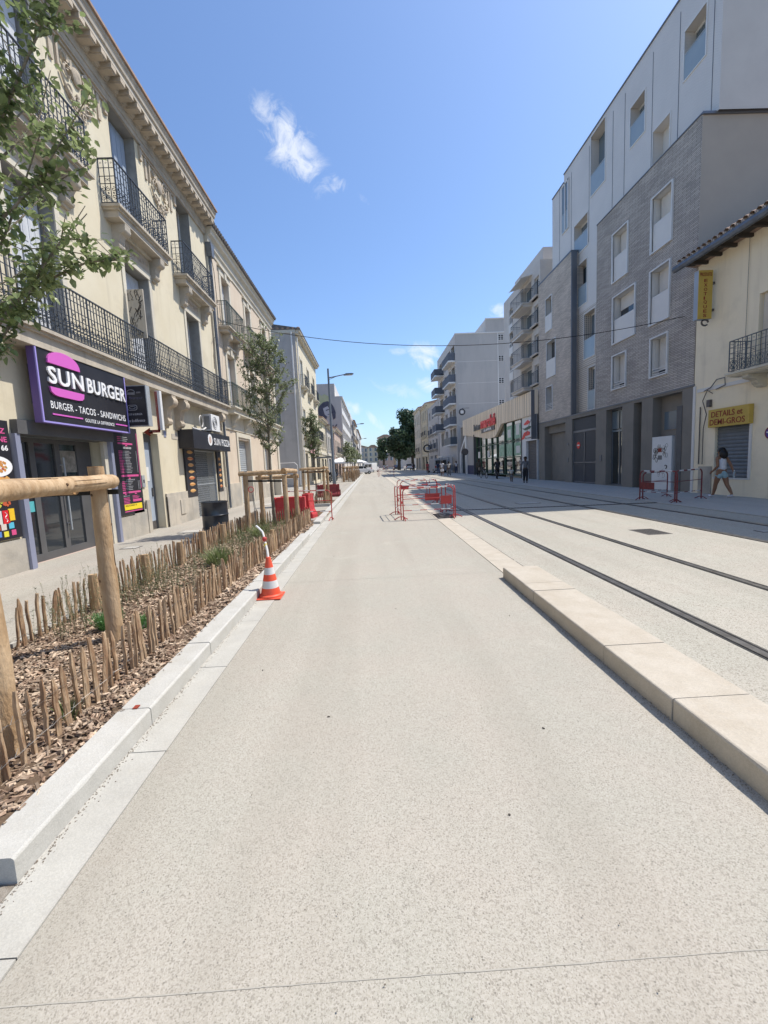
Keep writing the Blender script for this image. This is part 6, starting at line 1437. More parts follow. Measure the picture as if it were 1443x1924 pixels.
# ================================================================== supermarket
sm=thing('supermarket','low supermarket with slanted timber fascia, red lettering and tall glass front','shop',(12.3,43,0))
top=lambda y:6.52+(y-31.1)/24.3*.28
poly=[(31.1,4.80),(34.3,4.80),(39.15,4.86),(41.2,3.80),(43.6,3.80),(54.4,4.90),(55.4,4.86),(55.4,top(55.4)),(31.1,top(31.1))]
mb=MB(); mb.prism(poly,(W-.25,0,0),UY,UZ,(.25,0,0)); fa=mb.build('timber_fascia',K['clad'],sm)
mb=MB()
def low(y):
    pts=poly[:7]
    for (a,za),(b,zb) in zip(pts,pts[1:]):
        if a<=y<=b: return za+(zb-za)*(y-a)/(b-a)
    return 4.8
y=31.5
while y<55.2: mb.box(W-.258,W-.25,y,y+.035,low(y)+.01,top(y)-.01); y+=R.choice((.35,.5,.7,.45))
mb.build('grooves',K['cladline'],fa)
mb=MB(); mb.box(W,W+12,31.1,58,6.1,6.4); mb.box(W+11.8,W+12,31.1,58,0,6.1); mb.box(W,W+12,57.9,58,0,6.1); mb.build('roof',K['concrete'],sm)
mb=MB(); mb.prism([(54.3,4.9),(57.6,2.85),(57.8,2.85),(57.8,0),(57.3,0),(57.3,2.75),(54.6,4.3),(54.6,0),(54.0,0),(54.0,4.9)],(W-.22,0,0),UY,UZ,(.25,0,0)); mb.build('slanted_portal',K['white'],sm)
mb=MB(); mb.box(W,W+.1,49.2,54.0,0,4.9); mb.build('grey_wall',K['concrete'],sm); mb=MB(); mb.box(W-.02,W,49.3,54.0,0,1.1); mb.build('navy_plinth',K['navy'],sm)
mb=MB(); mb.wall(W-.1,-1,31.1,34.35,0,4.8,[(31.2,33.35,0,2.95)],.3); mb.quad((W-.1,34.35,0),(W+.1,34.35,0),(W+.1,34.35,4.8),(W-.1,34.35,4.8)); wp=mb.build('white_wall',K['white'],sm)
roller(sm,W+.1,-1,31.2,33.35,.03,2.95,K['castiron'],.12)
mb=MB()
for y in (34.4,36.6,38.8,41.2,43.0,45.2,47.4,49.1): mb.box(W-.08,W+.06,y,y+.12,.25,low(y))
for z in (1.75,3.1): mb.box(W-.04,W+.05,34.5,49.2,z,z+.08)
mb.box(W-.06,W+.05,34.4,49.2,.2,.3); st=mb.build('shop_window_frame',K['signgreen'],sm)
mb=MB(); mb.wall(W+.03,-1,34.4,49.2,.25,4.8,[],.1); mb.build('pane',K['mirror'],st)
mb=MB()
for y,z,w_,h_ in ((34.7,3.3,1.6,1.2),(37,3.3,1.4,1.2),(34.7,1.9,1.7,1.1),(36.9,1.9,1.6,1.1),(39.2,1.9,1.5,1.1)): mb.nxt(); mb.box(W-.0,W+.02,y,y+w_,z,z+h_)
mb.build('window_poster',K['postergreen'],st)
mb=MB()
for y,z,w_,h_ in ((35.1,3.6,.8,.9),(37.2,3.5,.9,.7),(35.0,2.1,.9,.6),(44,1.9,.8,.7),(47.8,1.9,.9,.7)): mb.nxt(); mb.box(W-.015,W-.002,y,y+w_,z,z+h_)
mb.build('window_poster',K['offwhite'],st)
mb=MB(); mb.box(W-.16,W-.1,34.25,34.35,0,4.8); mb.build('corner_pipe',K['castiron'],sm)
mb=MB(); mb.box(W-.35,W-.02,49.4,49.5,0,4.6); mb.build('pier',K['darkgray'],sm)
# lettering
xl=W-.27
mb=MB(); mb.prism([(0,0),(-2.9,.08),(-2.9,.72),(0,.55)],(xl-.0,48.9,4.95),UY,UZ,(-.03,0,0)); 
text('Inter',sm,(xl-.06,49.1,4.95),-UY,UZ,3.0,.74,K['black'],depth=.05,bold=.035,name='sign_lettering')
text('marché',sm,(xl-.06,46.0,4.95),-UY,UZ,5.3,1.12,K['signred'],depth=.06,bold=.035,name='sign_lettering')
mb=MB(); mb.prism([(0,0),(-4.9,.02),(-4.9,.40),(0,.40)],(xl,46.0,4.50),UY,UZ,(-.05,0,0)); mb.build('sign_plate',K['black'],sm)
text('SUPER',sm,(xl-.055,44.9,4.58),-UY,UZ,2.9,.24,K['signwhite'],depth=.02,bold=.02,name='sign_lettering')
xw=W-.1
def swoosh(poly,m,nm): mb=MB(); mb.prism(poly,(xw,0,0),UY,UZ,(-.03,0,0)); mb.build(nm,m,sm)
swoosh([(33.75,4.30),(32.9,4.55),(32.4,4.35),(32.9,4.22),(33.6,4.2)],K['signred'],'swoosh'); swoosh([(34.1,4.0),(33.6,3.95),(32.6,4.08),(32.2,4.0),(32.5,3.85),(33.5,3.8)],K['signgreen'],'swoosh')
swoosh([(34.25,3.12),(33.7,3.15),(33.5,3.35),(32.55,3.40),(32.5,3.62),(33.0,3.72),(33.7,3.62),(34.0,3.4)],K['signred'],'swoosh')
text('la course',sm,(xw,33.5,3.12),-UY,UZ,1.7,.16,K['black'],depth=.01,sheer=.3,bold=.01,name='sign_lettering')
mb=MB(); mb.box(W-.5,W-.05,31.15,31.22,3.0,6.5); mb.tube([(W-.4,31.3,4.6),(W-.4,32.6,3.4)],.02,4); mb.build('corner_fin',K['frame'],sm)
# ================================================================== RIGHT 3 : tall block with blank gable
r3=thing('apartment_building','tall pale block with a big blank gable above the supermarket and dark screened balconies','building',(12.3,66,0))
XG=12.35; YG=60.5
mb=MB(); ops=[]
for z in (4.3,7.0,9.9,12.8,15.7): ops+=[(YG+.5,YG+2.9,z,z+2.1),(YG+3.6,YG+5,z,z+2.1),(YG+7,YG+9,z,z+2.1),(YG+11,YG+13.5,z,z+2.1)]
mb.wall(XG,-1,YG,YG+15.5,0,19.1,ops,1.1); shell(mb,XG,-1,YG,YG+15.5,0,19.1,22); mb.box(XG+4.3,XG+22,YG+.01,YG+15,19.1,20.9); mb.build('wall',K['whitewall'],r3)
mb=MB(); mb.wally(YG-.02,XG,XG+22,0,19.1); mb.wally(YG-.01,XG+4.3,XG+22,19.1,20.9); mb.build('gable',K['concrete'],r3)
mb=MB()
for z in (6.6,9.6,12.4,15.3): mb.box(XG+.3,XG+6,YG-.035,YG-.02,z,z+.04)
mb.box(XG-.05,XG+22,YG-.08,YG-.02,19.0,19.15); mb.box(XG+4.2,XG+22,YG-.08,YG-.01,20.85,20.98); mb.box(XG+5.9,XG+6.0,YG-.05,YG-.02,5,19); mb.build('gable_joints',K['offwhite'],r3)
for z in (9.2,12.2,15.2,18.0):
    mb=MB(); mb.box(XG+6.0,XG+6.75,YG-.05,YG-.021,z,z+.75); g=mb.build('vent_window',K['offwhite'],r3); mb=MB()
    for i in range(2):
        for j in range(3): mb.box(XG+6.05+i*.36,XG+6.33+i*.36,YG-.06,YG-.05,z+.05+j*.24,z+.23+j*.24)
    mb.build('pane',K['dark'],g)
for o in ops: mb=MB(); mb.box(XG+1.06,XG+1.1,*o[:4]); mb.build('window',K['glass'],r3)
for z in (3.9,6.7,9.6,12.5,15.4):
    mb=MB(); mb.box(XG-.95,XG,YG+.2,YG+5.4,z,z+.2); bl=mb.build('balcony',K['offwhite'],r3); mb=MB(); mb.box(XG-.95,XG-.9,YG+.2,YG+5.4,z+.2,z+1.2); mb.box(XG-.9,XG,YG+.2,YG+.25,z+.2,z+1.2); mb.build('screen',K['canvas'] if z>4 else K['irong2'],bl)
    if z>4:
        mb=MB(); mb.prism([(0,0),(1.5,-.15),(1.5,0),(0,.3)],(XG,YG+9.5,z),-UX,UZ,(0,4,0)); bl=mb.build('balcony',K['offwhite'],r3); mb=MB(); mb.box(XG-1.5,XG-1.44,YG+9.5,YG+13.5,z+.1,z+1.1); mb.box(XG-1.44,XG,YG+9.5,YG+9.56,z+.1,z+1.1); mb.build('screen',K['canvas'],bl)
house('grey four storey house with screened corner windows, next after the tall pale block',12.3,-1,76.2,90,12.6,K['concrete'],(4.4,7.2,10.0),(79,83,87),1.8,1.6,None,None,None,(4.2,7.1),K['canvas'],[(78,82,.3,3,'glass'),(84,88,.2,3,'roller')],balfull=False)
house('yellowish house with small balconies, beside the big dark trees',12.2,-1,90.2,101,14.0,K['sand'],(4.6,7.7,10.8),(92.5,95.5,98.5),1.1,1.9,K['trim'],K['tile'],K['shut'],(7.5,),K['iron'],[(92,95,.2,3,'glass'),(97,100,.2,3,'glass')])
house('grey beige corner house with closed shutters, last before the dark trees',12.0,-1,101.2,114,14.6,K['beige'],(4.6,7.8,11.0),(103.5,107,111),1.1,1.9,K['trim'],K['tile'],K['shutb'],(4.4,),K['iron'],[(103,107,.2,3,'roller'),(109,112,.2,3,'glass')])
house('long pale row of houses beyond the dark trees on the right',14.5,-1,150,245,11.5,K['whitewall'],(4.4,7.6),tuple(154+7*k for k in range(13)),1.3,1.8,None,K['tile'],None,None,None,None)
# ================================================================== big dark trees
def big_tree(label,x,y,z0,z1,rx,n,seed):
    rg=random.Random(seed); t=thing('plane_tree',label,'tree',(x,y,0),'big dark trees far on the right'); mb=MB()
    mb.tube([(x,y,0),(x+.1,y,z0*.6),(x,y+.2,z0+1),(x+.3,y,z0+(z1-z0)*.5)],[.55,.45,.38,.2],9)
    cl=[]
    for k in range(40):
        a=rg.uniform(0,6.28); s=rg.random(); zz=z0+(z1-z0)*(.06+.84*s); rr=rx*math.sin(math.pi*(.20+.68*s))**.6*rg.uniform(.2,.78); c=Vector((x+rr*math.cos(a),y+rr*math.sin(a),zz)); cl.append((c,rx*rg.uniform(.30,.46)))
        mb.tube([(x,y,z0+(zz-z0)*.4),c],[.16,.04],5)
    mb.build('trunk',K['bark2'],t); lb=MB()
    for k in range(n):
        c,r=rg.choice(cl); d=Vector((rg.gauss(0,1),rg.gauss(0,1),rg.gauss(0,.8))).normalized(); p=c+d*r*rg.uniform(.6,1.05)
        e=Vector((rg.gauss(0,1),rg.gauss(0,1),rg.gauss(0,1))).normalized()*rg.uniform(.2,.42); g=e.cross(d+Vector((.01,.02,0))).normalized()*rg.uniform(.15,.32)
        lb.add([p-e,p+g,p+e,p-g],[(0,1,2,3)])
    lb.build('crown',K['leaf3'],t)
big_tree('broad dark green tree hanging over the parked cars, left of the two',8.2,125,3.6,12.2,3.7,11000,1)
big_tree('taller dark green tree rising against the corner house roof',12.4,127,3.6,17.4,5.0,12000,2)
big_tree('lower tree seen over the roofs behind the yellowish house',21,112,8,19.5,5,2500,4)
big_tree('paler distant tree standing left behind the broad dark one',4.8,160,4,11.5,3.2,2500,3)
# ================================================================== people
def skinmesh(name,verts,edges,m,parent,lv=1,root=0):
    me=bpy.data.meshes.new('s'); me.from_pydata([v[0] for v in verts],edges,[]); o=bpy.data.objects.new('s',me); C.objects.link(o)
    md_=o.modifiers.new('skin','SKIN'); md_.use_smooth_shade=True; md_.branch_smoothing=.4
    for i,v in enumerate(verts):
        r=v[1]; me.skin_vertices[0].data[i].radius=(r,r) if not isinstance(r,tuple) else r
        me.skin_vertices[0].data[i].use_root=(i==root)
    s=o.modifiers.new('sub','SUBSURF'); s.levels=lv; s.render_levels=lv
    dg=bpy.context.evaluated_depsgraph_get(); me2=bpy.data.meshes.new_from_object(o.evaluated_get(dg)); bpy.data.objects.remove(o); bpy.data.meshes.remove(me)
    me2.name=name; me2.materials.clear(); me2.materials.append(m); n=bpy.data.objects.new(name,me2); C.objects.link(n); n.parent=parent; ORG[n.name]=ORG[parent.name]
    return n
def person(label,x,y,face,H,legs,arms,top,bottom,skin,hairm=None,hair='short',sleeve=.5,long=False,z=.02,bag=None,lean=0,female=False,fine=False,shoe='cwhite',sit=False):
    """face: heading in degrees, 0=+Y. legs/arms: (swing,bend) in degrees for left,right"""
    t=thing('person',label,'person',(x,y,z))
    def P(a,b,c): return Vector((a*H,b*H,c*H))
    V=[];E=[]
    def add(p,r,par=None):
        V.append((tuple(p),r*H)); 
        if par is not None: E.append((par,len(V)-1))
        return len(V)-1
    def sw(p,L_,a,out=0): a=rad(a); return Vector((p.x+out*L_*H,p.y+L_*H*math.sin(a),p.z-L_*H*math.cos(a)))
    # hip height so that the lower foot touches ground
    def leglen(s,b): return .245*math.cos(rad(s))+.235*math.cos(rad(s-b))
    hz=max(leglen(*legs[0]),leglen(*legs[1]))+.042 if not sit else .48
    ly=math.sin(rad(lean)); pel=P(0,0,hz+.01)
    hw=.092 if female else .085
    ip=add(pel,hw); iw=add(pel+P(0,ly*.10,.10),.072 if female else .078,ip); ic=add(pel+P(0,ly*.2,.205),.083,iw); ish=add(pel+P(0,ly*.28,.285),.06,ic); inn=add(pel+P(0,ly*.32,.325),.032,ish)
    ih1=add(pel+P(0,ly*.33+.012,.36),.042,inn); ih2=add(pel+P(0,ly*.34+.016,.405),.058,ih1); ih3=add(pel+P(0,ly*.34+.008,.445),.046,ih2)
    nose=add(pel+P(0,ly*.34+.078,.395),.009,ih2)
    for s in (-1,1): add(pel+P(s*.062,ly*.34+.005,.395),.008,ih2)
    G={}
    for k,s in ((0,-1),(1,1)):
        a,b=legs[k]; hp=pel+P(s*.052,0,-.02); i1=add(hp,.062,ip); kn=sw(hp,.245,a); i2=add((hp+kn)/2,.055,i1); i3=add(kn,.038,i2); an=sw(kn,.225,a-b); cf=kn.lerp(an,.35)+P(0,-.008,0); i4=add(cf,.037,i3); i5=add(an,.022,i4)
        fa=rad(a-b); toe=an+P(0,.10*math.cos(fa*.6),-.018+.10*math.sin(fa*.4)); i6=add(an.lerp(toe,.45)+P(0,0,-.012),.024,i5); i7=add(toe,.017,i6); G['leg%d'%k]=(hp,kn,an,toe)
    HD={}
    for k,s in ((0,-1),(1,1)):
        a,b,o_=arms[k]; sh=pel+P(s*.10,ly*.28,.292); j1=add(sh,.036,ish); el=sw(sh,.175,a,s*o_); j2=add(el,.026,j1); wr=sw(el,.15,a+b,s*o_*.3); j3=add(el.lerp(wr,.4),.025,j2); j4=add(wr,.016,j3); d=(wr-el).normalized()
        pm=wr+d*.042*H; j5=add(pm,(.020),j4); HD[k]=pm; sd=Vector((0,1,0))-d*d.y; sd=sd.normalized() if sd.length>.1 else UX
        q=d.cross(sd)
        for f in range(4):
            fl=(.036,.042,.040,.030)[f]; off=sd*(1.5-f)*.0095*H; b0=pm+d*.012*H+off
            f1=add(b0,.0056,j5); f2=add(b0+d*fl*.55*H+q*s*.004*H,.0052,f1); add(b0+d*fl*H+q*-s*.010*H,.004,f2)
        th=add(wr+d*.018*H+sd*.022*H,.0065,j5); add(wr+d*.05*H+sd*.034*H,.005,th)
        G['arm%d'%k]=(sh,el,wr)
    t.rotation_euler=(0,0,rad(-face))
    skinmesh('body',V,E,skin,t,1)
    # garments grown over the body
    V2=[];E2=[]
    def add2(p,r,par=None):
        V2.append((tuple(p),r*H)); 
        if par is not None: E2.append((par,len(V2)-1))
        return len(V2)-1
    a0=add2(pel+P(0,0,.02),hw+.010); a1=add2(pel+P(0,ly*.1,.10),.085 if not female else .078,a0); a2=add2(pel+P(0,ly*.2,.205),.093,a1); a3=add2(pel+P(0,ly*.28,.282),.072,a2); add2(pel+P(0,ly*.3,.305),.045,a3)
    if sleeve>0:
        for k in (0,1):
            sh,el,wr=G['arm%d'%k]; s1=add2(sh,.045,a3); e_=sh.lerp(el,min(1,sleeve*1.2)); s2=add2(e_,.036,s1)
            if sleeve>.9: add2(wr,.026,s2)
    if long=='dress':
        pass
    skinmesh('shirt',V2,E2,top,t,1)
    V2=[];E2=[]
    a0=add2(pel+P(0,0,.075),hw-.004); a1=add2(pel+P(0,0,0),hw+.014,a0)
    for k in (0,1):
        hp,kn,an,toe=G['leg%d'%k]; l1=add2(hp+P(0,0,-.01),.070,a1)
        if long: l2=add2(kn,.052,l1); add2(kn.lerp(an,.93),.040,l2)
        else: add2(hp.lerp(kn,.62 if female else .85),.074 if female else .058,l1)
    skinmesh('trousers' if long else 'shorts',V2,E2,bottom,t,1)
    for k in (0,1):
        hp,kn,an,toe=G['leg%d'%k]; V3=[(tuple(an+P(0,-.022,-.012)),.024*H),(tuple(an.lerp(toe,.5)+P(0,0,-.012)),.029*H),(tuple(toe+P(0,.008,-.002)),.022*H)]
        skinmesh('shoe',V3,[(0,1),(1,2)],K[shoe],t,1)
    hc=pel+P(0,ly*.34,.418); mb=MB(); mb.sphere(hc+P(0,-.008,.008)+ORG[t.name],.066*H,14,9,sc=(1,1.05,1.0))
    mb.v=[(a,b,c) if (b-ORG[t.name].y)<(hc.y+.030*H) or (c-ORG[t.name].z)>hc.z+.028*H else (a,b-.035*H,c) for a,b,c in mb.v]
    if hair=='long':
        o_=ORG[t.name]; vs=[]
        mb.tube([o_+hc+P(0,-.02,.01),o_+hc+P(0,-.05,-.05),o_+hc+P(0,-.055,-.10),o_+hc+P(.01,-.05,-.155)],[.058*H,.068*H,.070*H,.035*H],12,wob=.08)
    mb.build('hair',hairm or K['hair'],t,smooth=True)
    if fine:
        mb=MB(); o_=ORG[t.name]
        for s in (-1,1): mb.sphere(o_+pel+P(s*.022,ly*.34+.071,.412),.0065*H,6,4)
        mb.build('eyes',K['black'],t); mb=MB(); mb.sphere(o_+pel+P(0,ly*.34+.068,.372),.014*H,8,4,sc=(1.1,.4,.3)); mb.build('mouth',K['redtext'],t)
    t['_h']=0
    return t,G,HD,pel
wm_,G,HD,pel=person('woman in white sleeveless top and pale blue shorts striding past the grey roller shutter',11.62,13.85,-4,1.66,((19,5),(-17,16)),((-14,62,.06),(-34,8,.04)),K['cwhite'],K['clblue'],K['skin'],hair='long',sleeve=0,female=True,fine=True,z=.02,lean=4)
# bottle in her trailing hand
def world(t,p): return t.matrix_basis @ p
t=thing('bottle','pale bottle held low in the trailing hand of the woman in shorts','bottle',(0,0,0))
hp=HD[1]; bp=wm_.location+Matrix.Rotation(wm_.rotation_euler.z,3,'Z')@Vector(hp)
ORG[t.name]=bp.copy(); t.location=bp; mb=MB(); mb.lathe([(.0,-.16),(.034,-.16),(.036,-.05),(.034,.02),(.014,.06),(.014,.085),(0,.085)],bp+Vector((0,0,.0)),12); mb.build('glass_body',K['frost'],t,smooth='auto'); mb=MB(); mb.lathe([(.016,.075),(.016,.095),(0,.095)],bp,10); mb.build('cap',K['white'],t)
st=((12,4),(-10,12))
person('adult in dark grey clothes holding the hand of a small child by the dark shutter',10.15,27.9,200,1.70,((6,2),(-6,8)),((5,15,.1),(-8,10,.35)),K['cgrey'],K['cdark'],K['skin2'],long=True,sleeve=1,shoe='cdark')
person('small child in pale top holding an adult hand by the dark shutter',9.55,28.9,205,1.06,st,((10,10,.1),(-8,10,.2)),K['ccream'],K['cgrey'],K['skin2'],sleeve=.6)
person('small child in dark clothes standing against the shuttered white wall',11.2,31.0,250,1.0,((3,1),(-3,2)),((5,10,.1),(0,10,.1)),K['cdark'],K['cdark'],K['skin2'],long=True,sleeve=1,shoe='cdark')
person('man in olive shirt standing at the supermarket glass, left of the motorbike',11.0,43.5,190,1.74,((3,1),(-4,2)),((5,15,.1),(0,10,.1)),K['colive'],K['cdark'],K['skin2'],long=True,sleeve=.5,shoe='cdark')
person('man in white shirt and white shorts walking in the sun on the tram lane',7.9,47.5,10,1.78,((14,4),(-14,18)),((-12,10,.08),(14,10,.08)),K['cwhite'],K['cwhite'],K['skin2'],sleeve=.5)
person('person in pale top and grey trousers walking just right of the man in white',8.6,47.2,350,1.68,((12,4),(-12,16)),((-12,30,.08),(14,30,.08)),K['ccream'],K['cgrey'],K['skin2'],long=True,sleeve=.5)
person('person in a long red top walking beyond the man in white',8.2,62,10,1.76,((10,4),(-10,12)),((-10,10,.08),(12,10,.08)),K['cred'],K['cred'],K['skin2'],sleeve=.6)
person('person in navy clothes walking beside the one in red',9.6,61,350,1.72,((12,4),(-12,12)),((-10,10,.08),(12,10,.08)),K['cnavy'],K['cjean'],K['skin2'],long=True,sleeve=1,shoe='cdark')
person('person in jeans and dark jacket near the trailer, left of the slanted portal',10.6,58,30,1.7,((5,4),(-5,6)),((5,10,.08),(2,10,.08)),K['cdark'],K['cjean'],K['skin2'],long=True,sleeve=1,shoe='cdark')
person('person in a white top standing by the slanted white portal',11.2,56,180,1.7,((5,4),(-5,6)),((5,20,.08),(2,20,.08)),K['cwhite'],K['cnavy'],K['skin2'],long=True,sleeve=.5)
person('far dark clothed walker by the parked white car',8.8,88,180,1.75,((12,4),(-12,12)),((5,20,.08),(2,20,.08)),K['cdark'],K['cdark'],K['skin2'],long=True,sleeve=1,shoe='cdark')
person('far walker in cream top left of the parked white car',4.2,120,180,1.75,((12,4),(-12,12)),((5,20,.08),(2,20,.08)),K['ccream'],K['cjean'],K['skin2'],long=True,sleeve=.5)
person('person sitting at the terrace tables under the left parasol',-4.8,58,150,1.7,((80,80),(75,80)),((20,50,.08),(22,50,.08)),K['cdark'],K['cjean'],K['skin2'],long=True,sleeve=1,sit=True,shoe='cdark')
# motorbike with rider
def torus(mb,c,R_,r,axis='x',n=22,mi=None):
    c=Vector(c); mb.tube([c+Vector((0,R_*math.cos(2*math.pi*i/n),R_*math.sin(2*math.pi*i/n))) for i in range(n+1)],r,6,caps=False,mi=mi)
def bike(label,x,y,ang,motor=True):
    t=thing('motorbike' if motor else 'bicycle',label,'motorbike' if motor else 'bicycle',(x,y,.02)); O=Vector((x,y,.02)); r=.33
    for s in (-1,1):
        mb=MB(); torus(mb,O+Vector((0,s*.62,r)),r-.04,.045 if motor else .02); w_=mb.build('wheel',K['rubber'],t)
        mb=MB(); 
        for k in range(6):
            a=k*math.pi/6; d=Vector((0,math.cos(a),math.sin(a)))*(r-.06); c=O+Vector((0,s*.62,r)); mb.bar(c-d,c+d,.012)
        mb.lathe([(.05,-.05),(.05,.05)],O+Vector((0,s*.62,r)),8); mb.build('spokes',K['galv'],w_)
    mb=MB(); 
    mb.tube([O+Vector((0,.62,r)),O+Vector((0,.42,.85)),O+Vector((0,.36,1.02))],.03,6); mb.tube([O+Vector((0,-.62,r)),O+Vector((0,-.1,.38)),O+Vector((0,.40,.85)),O+Vector((0,-.2,.72)),O+Vector((0,-.62,r))],.025,6); mb.build('frame',K['castiron'],t)
    mb=MB(); mb.tube([O+Vector((-.32,.26,1.04)),O+Vector((-.1,.36,1.0)),O+Vector((.1,.36,1.0)),O+Vector((.32,.26,1.04))],.016,6); mb.build('handlebar',K['castiron'],t)
    mb=MB(); mb.sphere(O+Vector((0,-.28,.80)),.16,10,6,sc=(.7,1.9,.35)); mb.build('seat',K['rubber'],t,smooth=True)
    if motor:
        mb=MB(); mb.sphere(O+Vector((0,.14,.80)),.16,10,6,sc=(.8,1.5,.8)); mb.build('tank',K['cargrey'],t,smooth=True); mb=MB(); mb.box(x-.13,x+.13,y-.15,y+.22,.28,.58); mb.tube([O+Vector((.13,.1,.3)),O+Vector((.15,-.5,.32)),O+Vector((.15,-.8,.42))],.04,8); mb.build('engine',K['castiron'],t)
        mb=MB(); mb.sphere(O+Vector((0,.50,.90)),.08,8,6); mb.build('headlight',K['galv'],t,smooth=True); mb=MB(); mb.box(x-.15,x+.15,y-.75,y-.4,.85,1.1); mb.build('box',K['cdark'],t)
    else:
        mb=MB(); mb.box(x-.2,x+.2,y+.45,y+.75,.75,1.0); mb.build('basket',K['castiron'],t)
    t.rotation_euler=(0,0,rad(ang))
bike('dark motorbike parked before the supermarket glass with a rider in black',10.7,36.2,-14)
bike('bicycle leaning in front of the motorbike by the supermarket',10.0,37.8,8,False)
bike('dark motorbike parked by the terrace on the left pavement',-4.6,46,20)
bike('second dark motorbike parked on the left pavement, farther from the lamp',-4.3,49,25)
person('rider in black sitting on the motorbike before the supermarket',10.7,36.0,14,1.76,((62,70),(62,70)),((45,25,.1),(45,25,.1)),K['cdark'],K['cdark'],K['skin2'],long=True,sleeve=1,sit=True,z=.05,lean=12,shoe='cdark')
# ================================================================== vehicles
def car(label,x,y,ang,m,kind='suv',name='parked_car',cat='car',group=None):
    t=thing(name,label,cat,(x,y,0),group)
    if kind=='van': L_,W_,Hh=5.2,2.0,2.25; body=[(-2.6,.35),(2.55,.35),(2.6,.75),(2.3,1.15),(1.75,1.35),(1.25,2.1),(.9,2.25),(-2.45,2.25),(-2.6,2.0)]; cab=[(1.0,1.35),(1.72,1.33),(1.24,2.03),(1.0,2.03)]
    elif kind=='suv': L_,W_,Hh=4.5,1.85,1.65; body=[(-2.2,.35),(2.15,.35),(2.25,.7),(2.1,.95),(1.15,1.08),(-2.0,1.1),(-2.25,.9)]; cab=[(-2.05,1.08),(1.1,1.06),(.45,1.58),(-.2,1.66),(-1.6,1.62)]
    else: L_,W_,Hh=4.2,1.75,1.45; body=[(-2.1,.3),(2.05,.3),(2.15,.6),(2.0,.85),(1.0,.98),(-1.6,1.0),(-2.1,.9)]; cab=[(-1.7,.98),(1.0,.96),(.3,1.42),(-.8,1.46)]
    O=Vector((x,y,0)); ax=Vector((0,1,0))
    mb=MB(); mb.prism(body,O+UX*-W_/2,UY,UZ,UX*W_); mb.build('body',m,t,bevel=.06)
    if kind!='van':
        mb=MB(); mb.prism(cab,O+UX*(-W_/2+.12),UY,UZ,UX*(W_-.24)); c_=mb.build('cabin',K['glass'],t,bevel=.04)
        mb=MB(); zr=max(p[1] for p in cab); mb.prism([(cab[2][0]+.1,zr-.07),(cab[2][0]+.1,zr-.03),(cab[-1][0],zr+.01),(cab[-1][0]-.15,zr-.05)],O+UX*(-W_/2+.1),UY,UZ,UX*(W_-.2)); mb.build('roof',m,t,bevel=.02)
        mb=MB()
        for s in (-1,1):
            mb.nxt()
            for yy in (-.75,.25): mb.bar(O+Vector((s*(W_/2-.11),yy,1.0)),O+Vector((s*(W_/2-.13),yy-.05,zr-.05)),.07)
            mb.bar(O+Vector((s*(W_/2-.12),cab[0][0]+.1,1.0)),O+Vector((s*(W_/2-.14),cab[-1][0]-.05,zr-.05)),.12)
        mb.build('pillar',m,t)
    else:
        mb=MB(); mb.prism(cab,O+UX*(-W_/2-.01),UY,UZ,UX*(W_+.02)); mb.build('side_window',K['glass'],t); mb=MB(); mb.quad(O+Vector((-.8,1.73,1.42)),O+Vector((.8,1.73,1.42)),O+Vector((.75,1.27,2.1)),O+Vector((-.75,1.27,2.1))); mb.build('windscreen',K['glass'],t)
        mb=MB(); 
        for s in (-1,1): mb.nxt(); mb.box(x+s*.45-.38,x+s*.45+.38,y-2.62,y-2.6,1.3,1.95)
        mb.build('rear_window',K['glass'],t)
    for sx in (-1,1):
        for yy in (-L_*.31,L_*.31):
            mb=MB(); c=O+Vector((sx*(W_/2-.1),yy,.33)); mb.tube([c-UX*.11,c+UX*.11],.33,18); w_=mb.build('wheel',K['rubber'],t,smooth='auto'); mb=MB(); mb.tube([c-UX*.115,c+UX*.115],.19,12); mb.build('rim',K['galv'],w_)
        mb=MB(); zz=.95 if kind!='van' else 1.0; mb.box(x+sx*(W_/2-.16)-.12,x+sx*(W_/2-.16)+.12,y-body_back(body)-.02,y-body_back(body)+.1,zz-.18,zz+.12); mb.build('tail_light',K['red'],t)
        mb=MB(); mb.box(x+sx*(W_/2-.2)-.14,x+sx*(W_/2-.2)+.14,y+2.08,y+2.27 if kind!='car' else y+2.16,.62,.8); mb.build('headlight',K['frost'],t)
        mb=MB(); mb.box(x+sx*(W_/2+.08)-.08,x+sx*(W_/2+.08)+.08,y+.75,y+.85,1.0,1.15); mb.build('mirror',m,t)
    mb=MB(); mb.box(x-.26,x+.26,y-body_back(body)-.03,y-body_back(body),.55,.67); mb.build('number_plate',K['offwhite'],t)
    mb=MB(); mb.box(x-W_/2+.05,x+W_/2-.05,y-body_back(body)-.04,y-body_back(body)+.05,.32,.5); mb.build('bumper',K['darkgray'],t)
    t.rotation_euler=(0,0,rad(ang)); return t
def body_back(b): return -min(p[0] for p in b)
car('white hatchback parked across the kerb beside the parasols',-2.0,84,-68,K['carwhite'],'suv')
car('tall white van parked beyond the white hatchback',.2,104,-20,K['carwhite'],'van','parked_van','van')
car('white car driving away under the broad dark tree',9.9,114,4,K['carwhite'],'suv')
car('dark blue car parked left of the white car under the tree',7.6,128,2,K['cardark'],'car')
car('grey car parked farther left beyond the dark blue one',5.0,150,0,K['cargrey'],'car')
car('grey estate car standing at the very end of the street',2.6,185,0,K['cargrey'],'car')
car('pale van parked in the shade before the corner balconies block',10.6,69,6,K['concrete'],'van','parked_van','van')
